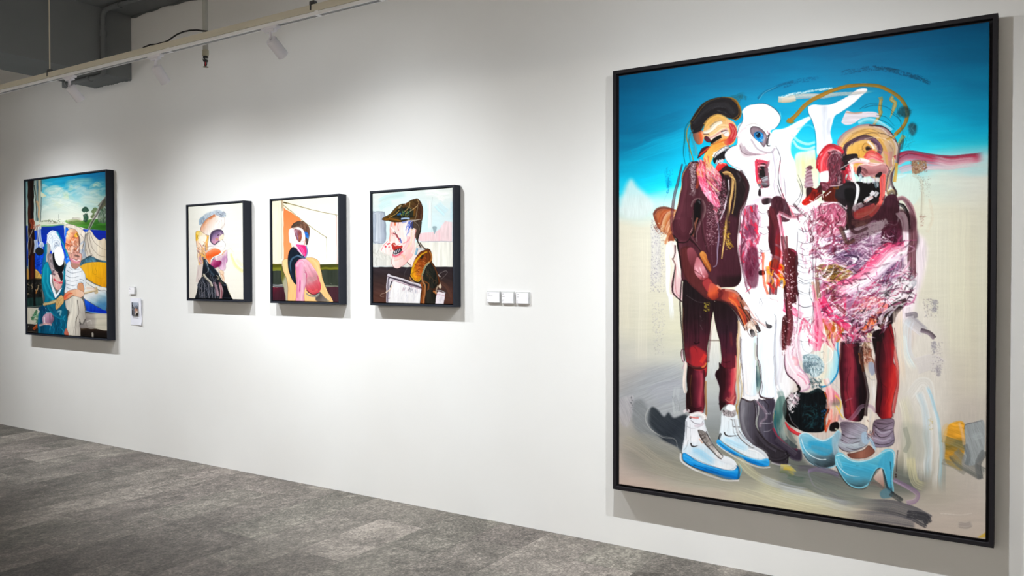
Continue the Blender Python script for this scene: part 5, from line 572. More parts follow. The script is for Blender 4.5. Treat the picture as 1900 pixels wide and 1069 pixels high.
    # third face and hood : crisp edges and wet highlights
    s('210,240 214,160 245,80 300,20 350,-5',9,['#8a1018','#d9404c'],.8,br=.2); s('260,230 270,140 320,60 380,30',18,['#f4b6bc','#e0303c'],.75,dry=.3); s('300,250 310,150 350,80',14,['#d92a38','#f2a4ac'],.75,dry=.25); sc('320,80 460,90 450,400 330,420',60,50,6,['#2c161c','#b4687c','#e6c6d0','#5a2432','#c23a4c'],92,16,.75,.34); s('330,60 400,40 450,70',12,'#f6d9dc',.7,dry=.35); l('500,90 490,160 470,190 440,250',7,'#120b0d',.85); s('465,160 540,150 600,130 640,140',16,['#0f0a0b','#4a3034'],.85,br=.3)
    l('925,200 948,250 935,310 925,420 918,500',7,'#4a2a30',.8); s('905,320 902,420 890,520 850,620',10,['#f0a090','#c9484a'],.7,br=.3); l('560,725 600,768 660,782 740,762 820,700',6,'#6d2a30',.75); s('600,750 680,745 760,700 830,620',9,'#f6a894',.7,dry=.2); l('600,400 660,392 740,398 840,385',6,'#2a171a',.7); s('640,205 720,195 800,210 880,185',9,'#f7e6e4',.8,dry=.2); s('690,300 760,312 830,298',8,'#e3b4b2',.6); l('640,230 660,270 700,312',6,'#22141a',.8); s('560,200 545,300 560,380',10,'#ffffff',.8,dry=.3); sc('505,220 560,210 560,370 510,350',26,40,6,['#f0b0b4','#c81f34','#ffffff','#8a1424'],85,14,.8,.25)
    for q in ['660,160 640,60 700,20','960,-10 1000,60 985,140']: l(q,4,'#5a3a2a',.5)
    sc('620,-20 900,-10 860,110 700,110',22,60,5,['#f2d29a','#c98f3c','#8a5f34','#f6e2b8'],-10,30,.6,.28); s('700,-70 800,-90 900,-75 970,-30',8,'#f4ead6',.6,dry=.3); l('560,0 600,-60 680,-110 790,-135 880,-130 960,-100 1030,-40 1060,40',6,'#2c1d22',.8,taper=(.6,1,.8))
    sc('220,640 470,600 480,820 230,810',90,40,6,['#ffffff','#d9607c','#8a2f46','#f2d3dc','#b8486a','#5a2030'],125,35,.8,.33); l('175,605 280,600 400,608 470,660 500,720 490,790 470,850',5,'#f2e6ea',.75); sc('20,680 210,640 210,820 40,860',50,50,7,['#ffffff','#e6eaf0','#7a5a66','#c9b0bc','#4a3038'],150,35,.8,.32)
    V(1250,160,6.2875)
    s('810,690 860,760 940,800 1040,800',26,['#77606a','#a892a0'],.6,br=.4,fade=(.1,.2)); s('760,560 800,500 870,470',20,['#e9cdd2','#d3aab4'],.6,br=.4,fade=(.2,.2)); l('795,330 800,400 765,470 740,560 748,620 738,690 665,722 602,785 598,830 640,890 700,940',5,'#4a3f46',.7); s('640,860 700,910 800,970',20,['#d9d3dc','#b9b0bc'],.6,br=.4); s('960,560 1000,540 1035,575',9,'#7fd0f4',.8); l('900,490 930,468 990,477 1050,522 1088,580',7,'#17131a',.8); f('985,548 1004,540 1014,560 1000,576 984,566','#0a1420',soft=3); s('1000,600 1040,625 1060,600',10,'#9fd8f2',.7)
    l('350,500 375,430 425,370 500,332',5,'#6d4a24',.7); s('370,470 440,400 520,370 600,400',9,['#f2d9a8','#b98a44'],.7); l('355,560 420,545 500,490 570,470 640,480',5,'#a5765a',.7); l('440,650 500,615 560,575',6,'#080606',.9); s('690,470 720,540 700,620',9,'#ef9a92',.6,dry=.2); l('380,760 430,700 520,665 610,640',5,'#8a4a1c',.7); s('400,860 460,780 540,720 600,700',14,['#f4cf86','#d9943a'],.6,br=.3); l('465,860 500,785 575,722 650,700',6,'#0f0d10',.8); s('250,560 300,545 340,530',12,['#4a3a38','#c9a48c'],.7,dry=.2)
    sc('270,830 400,820 540,1069 300,1069',60,60,8,['#f2c0cc','#c22f4a','#8f1f30','#ffffff','#d9a05a','#e0607c'],75,22,.8,.33); sp('180,860 260,860 260,1069 190,1069',120,3,['#c9bcc2','#8a7a80','#efe6ea'],.7)
    # ---- centre of the picture : maroon and crimson broken over the white
    V(0,0,1)
    sc('1378,395 1412,390 1412,500 1385,540 1372,480',90,22,4.5,['#7a2f48','#b0486a','#e6c8d6','#5a2036','#c98aa6','#d92a4a'],86,12,.8,.33); f('1385,470 1404,462 1408,520 1398,535 1384,520','#5c2238',soft=6,a=.75,tex=.2,ts=(2,9)); s('1380,400 1376,460 1382,520 1390,545',3,'#4a2a38',.6)
    s('1432,390 1440,430 1438,500 1434,545',16,['#4a1c24','#6d2c34','#2f1218'],.85,br=.35,dry=.12); s('1446,400 1452,440 1450,490',7,['#d8486c','#f0c4d0'],.75,br=.3); s('1456,440 1458,500 1464,560 1462,640',12,['#4c1a20','#7d3a42','#331216'],.85,br=.4,dry=.16); sp('1450,470 1474,470 1474,640 1452,640',90,1,['#e9cdd6','#f6eef1'],.8)
    s('1415,470 1418,520 1424,545',5,['#e86a2a','#d92a1c'],.7,dry=.2); sc('1425,500 1455,490 1455,530 1428,545',24,14,4,['#f0402a','#e8a02a','#f2c8d4','#c41f24'],60,35,.85,.2)
    for y in (392,430,462,500): l([(1408,y),(1417,y+4),(1428,y+1)],1.4,'#4a3540',.7)
    for y in (425,447,470,492,515,540,565,590): l([(1482,y),(1494,y+5),(1508,y+2)],1.4,'#3f3840',.7)
    l('1510,420 1508,480 1511,540 1507,600',1.6,'#4a434b',.7); l('1480,430 1478,500 1482,560 1479,620',1.6,'#4a434b',.7); l('1455,330 1458,380 1450,420 1462,470',1.5,'#6a5f6a',.6)
    sc('1500,380 1560,395 1570,470 1505,470',120,18,4,['#9a3a54','#f3e3ea','#6d2438','#c9688a','#ffffff','#4a1826'],110,40,.8,.33); sc('1510,455 1690,440 1700,560 1600,600 1520,600',220,24,3.2,['#5a2440','#f7f0f5','#8d3f66','#d9b0c8','#33142a','#c2568a','#ffffff'],158,30,.78,.36)
    f('1585,380 1690,395 1694,430 1650,425 1610,440 1580,450','#3a1a22',soft=8,a=.55,tex=.25,ts=(2,8)); s('1560,420 1572,450 1585,445',8,['#2a1a18','#5a3a30'],.8,br=.3)
    sc('1480,600 1560,600 1600,620 1560,640 1500,640',60,22,4,['#d92a5c','#f4c4d4','#ffffff','#8a2440','#e0708c'],80,30,.8,.32); s('1516,560 1522,600 1520,650',7,['#d9507c','#f0a8be'],.8,br=.35)
    sc('1575,590 1640,570 1650,610 1590,622',70,16,3.5,['#3f1530','#c9a0ba','#1f0c16','#f0e0e8','#7a2c50'],140,30,.85,.3)
def paint_harbour():
    P=Painter(40,308,206,636,4,5); f,s,l,sc,sp,V=P.fill,P.stroke,P.line,P.scumble,P.speck,P.view
    P.ground([(46,[(0,'#7fa9ae'),(.2,'#9fb8b4'),(.3,'#b9c9bc'),(1,'#2a2c30')]),(90,[(0,'#27aecb'),(.06,'#35b6d4'),(.12,'#8fcbd6'),(.2,'#cfdcd4'),(.28,'#e6e8dc'),(.33,'#e3e6d6'),(1,'#2a2c30')]),(140,[(0,'#0f8cc0'),(.05,'#1a9ccc'),(.1,'#7fc6d6'),(.17,'#b6dada'),(.24,'#e3e8dc'),(.33,'#e9eadc'),(1,'#2a2c30')]),(196,[(0,'#0477ae'),(.04,'#0a86b6'),(.1,'#4fa3b4'),(.18,'#9cc4c2'),(.26,'#d6dccc'),(.33,'#dfe2d0'),(1,'#2a2c30')])],(336,317),(616,629),.03)
    V(44,314,6.682)
    s('230,180 420,150 560,120 720,80',80,['#1a9fcf','#22aeda','#1598cc'],.6,br=.4,fade=(.1,.2)); s('720,100 860,90 1010,70',90,['#0a7fb8','#0f86ba','#1a94c0'],.75,br=.4,fade=(.2,0)); s('230,260 260,300 240,330',50,'#4fbad2',.6,br=.4)
    for q,c,w,a in [('500,200 600,170 720,150 900,150',['#c3d9c4','#d6dfc2','#a5cfd0'],90,.7),('290,330 320,280 400,260 460,330','#dfe3d4',130,.85),('470,320 520,310 530,400','#d9dfae',60,.7),('600,300 700,260 800,300 980,260',['#b9d3d2','#cddcd6'],110,.7),('700,420 760,380 900,400 1000,380',['#e6e9dc','#d3ddd0'],110,.7),('240,440 400,400 600,470 760,520',['#e9ebdf','#e3e7da'],150,.8),('560,210 590,230 540,250','#d3dcb0',50,.6)]: s(q,w,c,a*.75,br=.2,soft=.7,fade=(.2,.3),blen=200)
    sc('230,200 1000,150 1000,480 240,480',70,120,40,['#dfe8e0','#c9dcd6','#e9ecdf','#b4d6dc','#f0f0e6','#d6dfc0'],-8,14,.35,.1)
    # far shore
    f('200,640 300,630 420,640 500,645 500,700 380,695 210,710','#d6dcc9',soft=10); s('210,650 320,640 400,660',16,'#4d5a3e',.8,dry=.3); s('300,660 420,670 490,665',26,['#eef0e6','#b9b4a4'],.8,dry=.2); s('215,705 340,700 495,690',14,'#5ca05a',.9); l('430,560 435,660',6,'#8a9490',.7); sp('300,620 500,620 500,680 300,680',40,6,['#6d6a5c','#efeee6','#8a9a7a'],.7)
    f('520,630 640,620 740,640 850,620 1015,640 1015,755 900,750 760,735 640,700 540,670','#5a8f3c',soft=6,grad=('700,640 760,750',[(0,'#7fa860'),(.5,'#4d8a34'),(1,'#3d7430')]),tex=.2,ts=(8,60),ang=0); s('540,640 640,620 720,630',34,['#e9e6d8','#d9cfc4','#c99a8a'],.9,br=.3); l('560,655 700,655',8,'#5a4a3c',.7); l('600,610 700,608',8,'#7a746a',.7)
    f('850,720 920,680 1015,660 1015,755 920,752','#3f7d2c',soft=8,tex=.2,ts=(8,50),ang=0); s('735,520 765,490 790,520',50,['#1f4436','#2d5a44'],.95,br=.2,dry=.1); s('760,560 775,600 760,650',56,['#234a38','#1a3a30'],.95,dry=.12); s('740,600 790,610',36,'#2a5a40',.9); s('850,540 880,500 900,510',50,['#4d6a3a','#6a7f4a'],.9,dry=.12); s('840,600 870,560',34,'#4a5f34',.8,dry=.2); f('920,560 980,400 1016,380 1016,650 930,655','#5f7360',soft=14,a=.9,tex=.25,ts=(8,14)); sc('920,540 1016,400 1016,650 930,650',50,60,12,['#2f4a3a','#8a9c8f','#c3cec6','#3f6a4a','#6d7f5a'],95,20,.8,.25); s('940,470 990,420 1016,400',70,['#4a4a34','#6a5f4a'],.8,dry=.2)
    # sea
    f('215,715 360,705 498,695 498,760 520,1069 480,1250 210,1250 215,900','#0f35b4',sm=0,soft=4,grad=('300,700 330,1200',[(0,'#123a9c'),(.4,'#0a38c4'),(.7,'#0a4ae0'),(1,'#0c3cc0')]),tex=.12,ts=(8,50),ang=10); f('735,740 1080,765 1080,890 1018,885 940,880 860,830 790,770 740,775','#0c2fae',sm=0,soft=4,tex=.1,ts=(8,50),ang=0); s('740,770 800,750',20,'#1f6ae0',.8); f('120,760 220,740 220,1300 130,1300','#1050d0',sm=0,soft=6,tex=.2,ts=(8,20)); sp('130,1060 260,1060 260,1220 140,1220',40,7,['#3f7aea','#0a2a90'],.7); f('-20,700 44,700 50,1200 -20,1200','#173f9a',sm=0,soft=6,tex=.2)
    f('510,750 560,760 560,1000 700,950 740,1050 720,1100 640,1160 520,1160','#1f78e8',soft=6,tex=.2,ts=(8,20)); sp('520,1000 560,1000 560,1100 530,1120',30,8,['#9fc8f4','#0a3ab0'],.7)
    # post and rigging
    f('44,100 118,100 125,400 120,620 130,1069 135,1300 60,1300 50,900','#231a18',sm=0,soft=4,grad=('50,500 130,500',[(0,'#3a2a24'),(.5,'#1a1414'),(1,'#3a241c')]),tex=.2,ts=(8,80)); s('60,450 70,700 60,1100',26,'#4a241a',.7,dry=.2); s('90,620 110,680 105,740',56,['#a0482c','#7a2e1c','#b9623f'],.95,br=.2); f('60,740 125,740 135,1069 60,1069','#2a1a16',sm=0,soft=6,tex=.25,ts=(8,40)); s('50,780 90,900 60,1060',18,'#8a7a6c',.7,dry=.35); l('120,720 60,860 40,1000',6,'#d3cec6',.7); l('140,680 80,820',6,'#b9a08a',.7)
    f('120,100 215,100 215,300 205,640 130,640 120,380','#8fa6a2',sm=0,soft=8,tex=.2,ts=(8,80)); 
    for q,w,c in [('135,150 150,350 160,600',20,['#c3c4b4','#5a6a6a']),('160,150 175,380 170,620',18,['#2f5a70','#7fa0aa']),('190,140 185,360 190,650',26,['#c9b68e','#d9cfb4','#a5855a']),('212,140 215,320 205,650',10,['#3a3f3c','#5a5a54']),('125,200 150,420 165,640',12,['#23332f','#3a4a44']),('128,320 140,500 130,640',16,['#e6e8e0','#b9c4be']),('160,400 180,460 180,600',24,['#d6b48a','#c99a6a'])]: s(q,w,c,.9,br=.25,taper=(1,.8,.6))
    l('215,720 170,660 120,700',7,'#e3dccf',.8); l('240,600 190,690 130,760',6,'#d9d6d0',.7); s('130,720 200,690',30,['#c9b8ae','#8a4a34','#efe9e2'],.8,dry=.2); s('150,700 175,800 165,900',30,['#5a4a44','#c9c4c0','#8a5a4a'],.8,dry=.2); s('190,720 200,860 220,1000',34,['#dfe4ea','#8f9aa6','#f0f2f4'],.85,br=.3); s('140,880 150,960 140,1040',44,['#e6eaf0','#c3cad2'],.85,br=.3); s('190,960 220,920 235,960',36,['#f4f6f8','#aeb6c2'],.9); f('140,1010 180,970 240,1000 235,1050 190,1069 145,1045','#22262c',soft=6); f('210,280 225,290 270,320 270,335 215,345','#d6dcc0',soft=6)
    # sail and rope
    f('510,690 560,680 640,700 720,740 770,800 760,900 740,1069 690,1100 690,900 660,800 600,740 520,720','#e2d8cc',soft=5,ramp=[(6,'#5c544e')],tex=.08); f('790,770 830,750 880,830 940,875 1018,885 1018,1250 880,1240 810,1160 770,1100 760,960','#dfd3c0',soft=5,ramp=[(6,'#4a423c')],grad=('770,1000 1018,1000',[(0,'#d3c9bd'),(.5,'#e9e0d0'),(1,'#dccbb0')]),tex=.08)
    for q in ['800,790 790,900 830,1060 900,1180 1010,1220','810,790 840,960 920,1060 1016,1090','820,780 870,900 950,970 1016,1000','780,800 770,960 800,1100 870,1200','790,780 800,940 860,1080 960,1160']: l(q,7,'#6d625a',.75)
    s('1016,340 960,430 900,560 830,680 800,740',30,['#2f2c2a','#8a847c','#d6d0c8'],.9,br=.3,dry=.1); l('1010,340 950,420',4,'#3a3a3a',.8); s('940,520 870,640 810,740',16,['#d9d9dc','#4a4648'],.9,br=.3)
    s('700,930 745,900 740,1000 700,1050',20,['#8fa6c9','#e3e6ea'],.8); l('770,800 740,930 720,1069',9,'#3a3a44',.8); l('700,800 740,860 730,960',6,'#6d5f5a',.7); s('720,1000 740,1069 760,1100',50,['#8f9cb4','#c9d0da'],.8,dry=.15)
    # head right
    f('515,880 540,770 590,735 650,760 685,850 690,980 680,1100 670,1180 640,1210 580,1150 545,1069 510,1000','#e3a88a',soft=5,ramp=[(6,'#8a5a48')],grad=('540,800 690,1000',[(0,'#ecc9a8'),(.4,'#e2845a'),(.7,'#dba58c'),(1,'#c98a7c')]),tex=.2,ts=(8,16)); sc('530,780 680,790 680,1060 550,1060',80,50,14,['#f2c49a','#d96a3a','#e9d2c4','#b5705c','#f0e4da','#e8a05a','#8a5040'],60,50,.8,.28); s('640,840 655,800 670,830',30,['#eab42a','#f0cc5a'],.95); s('660,800 690,860 690,940',20,'#5a3c38',.7,dry=.2); l('510,920 530,930 540,980 520,1000',8,'#8a4a44',.8); s('600,960 590,1040 620,1069',30,['#f6e6dc','#e8b8a4'],.85); l('560,1000 580,960 600,940',7,'#8a4a3c',.8)
    # head left: white curls
    f('310,980 285,880 300,800 350,760 410,790 450,850 470,960 490,1069 500,1300 350,1300 350,1069 330,1000','#dfe6ee',soft=5,ramp=[(6,'#9fb0c4')],tex=.1); 
    for q in ['300,820 340,780 400,790 430,840','330,860 380,830 430,860','300,880 330,830 400,820','340,920 390,880 440,900 450,940','360,990 400,940 450,960','350,1060 380,1010 440,1020 460,1050','290,900 330,960','400,900 440,960 470,1040','320,800 360,850 350,920']: s(q,26,['#ffffff','#c9d6e4','#f2f5f8'],.9,br=.3); l(q,3,'#6d84a4',.6)
    sc('360,920 430,900 450,980 380,1000',30,34,6,['#8a9ab8','#c9d2e0','#6d7890','#f8f8fa'],40,50,.8,.25); f('275,930 310,920 330,1000 310,1069 345,1260 330,1320 290,1250 270,1100','#b9b0ae',soft=6,tex=.15); s('270,930 260,1069 240,1250',40,['#0f8aa6','#0a6a8a'],.9,br=.3); s('410,780 460,860 500,960 540,1069',24,['#0f7f9c','#3ab0c4'],.9,br=.3); l('440,820 500,940 520,1040',6,'#0c3a5a',.8)
    V(44,474,6.682)
    # boat
    f('690,130 780,95 900,80 1022,86 1024,400 940,380 860,340 780,290 750,230','#eab22c',soft=4,ramp=[(7,'#5a4a2c')],grad=('700,120 1000,400',[(0,'#e0b044'),(.4,'#f2b820'),(1,'#e8a41a')]),tex=.06); f('690,100 760,40 830,10 920,50 1022,70 1022,88 900,82 780,95 700,130','#4f7c90',soft=6,tex=.3,ts=(8,14),ang=60); l('860,100 855,220 900,230 880,110 900,200',4,'#8a6a2a',.7); l('890,260 960,290 1010,270',3,'#a07a2a',.6); s('700,80 780,30 840,0',12,'#1f2c34',.8); l('720,110 800,10 850,20',5,'#1f2a30',.8); l('780,60 820,20 870,50',5,'#1f2a30',.8)
    f('770,300 860,350 940,385 1024,405 1024,445 930,430 840,390 770,340','#eceae4',soft=4,ramp=[(5,'#6d6a66')]); f('760,340 850,395 940,435 1024,450 1024,680 930,650 830,590 745,535 740,470','#d6dde0',soft=5,ramp=[(6,'#3a4450')],grad=('800,400 900,640',[(0,'#eeeae2'),(.4,'#e6e8ea'),(.7,'#a9c4d0'),(1,'#4f8ab4')]),tex=.06,ts=(8,60),ang=25); f('745,540 830,595 930,655 1024,690 1026,725 900,715 780,690 760,620','#0c3fc4',sm=0,soft=5,grad=('800,560 850,720',[(0,'#1560d8'),(1,'#0a34b8')]),tex=.1); s('765,690 900,715 1026,728',10,'#7fb4ec',.8)
    s('740,470 820,455 900,440',24,['#cfb892','#e3d2b0','#9a8460'],.95,br=.2); s('880,440 900,410 910,460 890,465',26,['#d3bc90','#b89c6c'],.95); s('780,410 840,420 890,430',30,['#d9b09a','#efe0d4'],.7,br=.4)
    # bench / quay
    f('690,880 770,720 1090,728 1090,950 900,915 690,905','#b9b0a8',sm=0,soft=5,grad=('700,800 1030,850',[(0,'#8f8786'),(.5,'#b3aca4'),(.6,'#d3cdbd'),(1,'#cfc8b8')]),tex=.1,ts=(8,60),ang=0); f('690,905 900,915 1090,945 1090,1080 690,1080','#2a201c',sm=0,soft=4,grad=('800,905 800,1000',[(0,'#5a4a3a'),(.3,'#2c211c'),(1,'#1c1614')])); s('850,970 855,1010',24,'#c9c4ba',.8,dry=.1); l('780,830 830,810 840,850',14,'#e3ded6',.7); l('770,790 780,880 890,900',6,'#7a7470',.7)
    # railing & dark left
    f('-20,300 60,290 140,295 215,300 225,645 -20,645','#1d1f1e',sm=0,soft=5,tex=.3,ts=(8,20)); f('25,180 55,175 60,300 28,300','#b58c4a',soft=5); f('132,180 170,190 205,240 215,290 140,295','#d9b264',soft=4,ramp=[(6,'#6d5022')]); 
    for q in ['145,200 150,290','160,205 170,290','175,215 190,285']: l(q,7,'#6d5426',.8)
    f('60,0 130,0 140,300 60,300','#33180f',sm=0,soft=4,tex=.25,ts=(8,60),grad=('60,100 140,100',[(0,'#1f1210'),(.5,'#5a2416'),(1,'#2a140f')])); s('25,310 140,295 215,300',26,'#141212',.9); sc('30,340 215,330 220,520 30,500',60,50,9,['#3a3a34','#5a5a50','#8a8478','#1a1a18','#c9b08a'],100,50,.7,.3); s('150,470 165,420',14,'#d98a3a',.9); s('180,370 170,430',8,'#d9c49a',.8); f('-20,530 230,520 250,640 -20,640','#1f3a38',sm=0,soft=8,tex=.25,ts=(8,14)); f('115,300 140,300 145,630 115,630','#0f0f10',sm=0,soft=4); s('30,640 240,632',12,'#8a9088',.7,dry=.2)
    f('-20,648 190,655 200,740 160,860 -20,850','#cfcabb',sm=0,soft=4,tex=.06); f('-20,850 160,860 260,890 260,1080 -20,1080','#2a2624',sm=0,soft=5,tex=.2); s('40,945 160,955',6,'#c9c4ba',.6,dry=.3); s('50,890 60,880',10,'#9aa09a',.8)
    s('100,800 150,700 160,690',34,['#1f5a3a','#3a7a50'],.85,dry=.15); sc('100,700 230,740 220,830 110,850',40,60,12,['#2a6a44','#5a9a6a','#a9c4ae','#1a3f30','#7aa088'],-40,35,.85,.22); s('120,920 150,890 190,860',34,['#c4622a','#a84a1f'],.95)
    # teal figure
    f('250,120 290,80 320,150 345,190 330,250 320,330 350,430 390,500 430,480 470,400 500,300 490,200 520,100 530,300 500,460 520,640 540,720 530,1080 230,1080 170,930 190,740 230,620 260,540 225,430 218,250','#0c7f98',soft=5,ramp=[(7,'#0a3f50')],grad=('220,200 520,300',[(0,'#109fb8'),(.4,'#0a86a2'),(1,'#0a5f7c')]),tex=.15,ts=(8,60)); s('250,200 240,320 290,480 360,560',40,['#0f8fae','#2ab4c8','#0a6a86'],.8,br=.4); s('300,160 290,330 340,450',20,'#3fb9cc',.6,br=.4); s('500,200 490,330 440,460',30,['#0a6a86','#1590a8'],.8,br=.4); f('180,740 250,620 330,640 440,760 470,1080 240,1080 180,920','#0a5a7c',soft=10,tex=.25,ts=(8,30)); sc('320,820 530,760 520,980 320,980',50,80,14,['#0f8fb4','#35aecb','#0a4f70','#0c6a8c'],92,8,.8,.25); s('300,620 340,700 430,770 480,780',28,['#0a6480','#1a90ac'],.9,br=.3); s('420,700 460,690 450,740',24,['#6fb4c4','#c9e0e6'],.8,dry=.15); s('270,660 280,710 330,715',10,'#cfe0ea',.85); s('190,680 230,650 270,700',40,'#0a3f66',.85,br=.3)
    f('230,760 290,720 350,730 375,790 340,850 270,870 230,840','#b996aa',soft=6,grad=('240,740 370,840',[(0,'#c9aabc'),(.5,'#b48aa2'),(1,'#7d5a72')]),tex=.15); s('250,770 255,840 280,860',16,'#f2e9ee',.85,dry=.15); s('200,870 260,850 330,860',26,['#efd9d2','#d98a7c','#f6f0ee'],.85,dry=.1); l('350,740 380,800 350,860',6,'#3a2a34',.7)
    # face left + cap
    f('300,-10 350,-10 370,100 400,190 460,220 480,300 470,380 440,430 400,430 370,380 350,300 340,200 310,100','#d3b4b0',soft=5,ramp=[(6,'#5a4448')],grad=('320,0 440,400',[(0,'#8f8488'),(.4,'#b9a8ac'),(.7,'#e3c4bc'),(1,'#dba8a4')]),tex=.12); sc('310,0 360,20 400,180 350,190',30,30,8,['#6d646a','#c9c0c4','#3f383c'],70,30,.8,.25); s('370,190 350,220 380,240',24,['#8a6a7a','#5a4450'],.85); s('400,240 440,290 430,330',30,['#efd9d2','#d9b4ac'],.8,br=.3); s('375,300 410,340 465,340',24,['#c4243c','#e0566a','#a81c30'],.95,br=.2); s('385,330 430,350',10,'#fbeeee',.9); f('420,220 470,210 480,290 460,320 440,270','#2a1c24',soft=8)
    f('350,0 370,-40 480,-40 500,60 500,150 470,210 430,215 390,180 365,110','#14151a',soft=4,tex=.08); f('375,-60 420,-110 470,-90 495,0 495,80 470,125 430,130 395,90 378,20','#fafbfd',soft=4,ramp=[(6,'#c9d0da')]); s('350,30 370,130 430,205',8,'#5a5c64',.7,dry=.3)
    f('320,240 345,250 345,330 380,430 400,480 440,430 475,400 450,460 400,530 380,520 345,420 320,320','#eef2f6',soft=4,ramp=[(6,'#a9bccc')])
    # face right jaw
    f('565,-20 710,-20 715,60 690,120 640,140 600,120 575,60','#dba89a',soft=5,ramp=[(6,'#6d4440')],tex=.15); s('580,40 640,90 690,70',34,['#e8a0b4','#d97a94'],.9,br=.3); s('610,50 650,70 690,60',14,'#f6ecea',.95); l('600,40 650,55 680,30',8,'#5a2430',.85); l('640,60 690,80',6,'#33181c',.7); s('640,0 680,10',24,'#5a4440',.7,dry=.2); f('580,100 690,110 690,150 640,170 590,150','#b98a7c',soft=6)
    # striped shirt
    f('530,110 570,70 590,140 640,170 690,140 740,200 770,280 765,380 745,430 690,430 600,440 510,470 515,330 505,260','#e9edf2',soft=5,ramp=[(6,'#7a8694')],grad=('510,250 770,280',[(0,'#d6dde6'),(.4,'#f4f6f9'),(1,'#dfe5ec')])); 
    for q in ['535,190 590,220 670,210 730,195','520,250 590,275 680,265','515,300 590,325 670,315','520,355 600,375 660,365','530,400 590,420 640,410','560,150 610,180 690,170','690,300 730,310 750,370','700,330 740,360']: l(q,7,'#5f6c7c',.75); 
    s('660,380 690,330 740,340 755,400',20,['#f4f6f8','#c9d2dc'],.9,br=.2)
    f('665,380 690,345 725,350 745,400 740,460 700,460 670,430','#dba27c',soft=4,ramp=[(6,'#8a5a3c')]); f('490,530 520,470 590,430 670,420 740,450 745,500 690,530 610,500 560,540 500,560','#e3a888',soft=4,ramp=[(6,'#8a5640')],grad=('500,520 740,480',[(0,'#e0704e'),(.4,'#e9b490'),(1,'#efcdb8')])); s('510,530 560,480 600,470',16,'#d94f34',.7,br=.4); l('690,540 715,530 720,570',8,'#8a5a44',.7); s('700,540 720,570',20,'#e0b49a',.85)
    # oar + hand
    s('250,605 330,590 410,565',36,['#cfae78','#e6cfa0','#a5824a'],.97,br=.15); s('250,600 260,625',30,'#c9a878',.9); l('250,622 330,608 400,585',5,'#5a442a',.8)
    f('390,620 400,560 450,500 480,500 500,540 490,590 440,650 400,670','#d9b47a',soft=4,ramp=[(6,'#6d5028')],tex=.08); 
    for q in ['410,640 440,570 480,530','400,610 430,550','430,650 470,580']: l(q,6,'#8a6a3c',.8)
    # trousers
    f('510,570 560,545 600,510 650,510 720,540 745,600 760,680 770,780 740,850 700,850 690,800 695,1080 570,1080 530,900 545,780 560,700 520,660','#dcd6cc',soft=5,ramp=[(6,'#6d665e')],grad=('510,650 770,700',[(0,'#c9c2ba'),(.35,'#e9e4d8'),(.7,'#d9d2c8'),(1,'#b3aca4')]),tex=.08); l('660,560 680,700 650,800 640,990',9,'#6a645c',.85); l('600,520 590,620 570,720 550,800',6,'#9a928a',.7); l('650,780 610,990',6,'#8f877e',.8); s('690,830 720,850 760,800',16,'#4a4644',.8); s('620,540 640,680 600,900',40,['#efeadf','#e3dccf'],.7,br=.4,fade=(.1,.1)); f('510,930 535,910 550,990 505,985','#c9705c',soft=5); s('700,700 740,760 720,840',20,'#c3bcb4',.6)
    return P
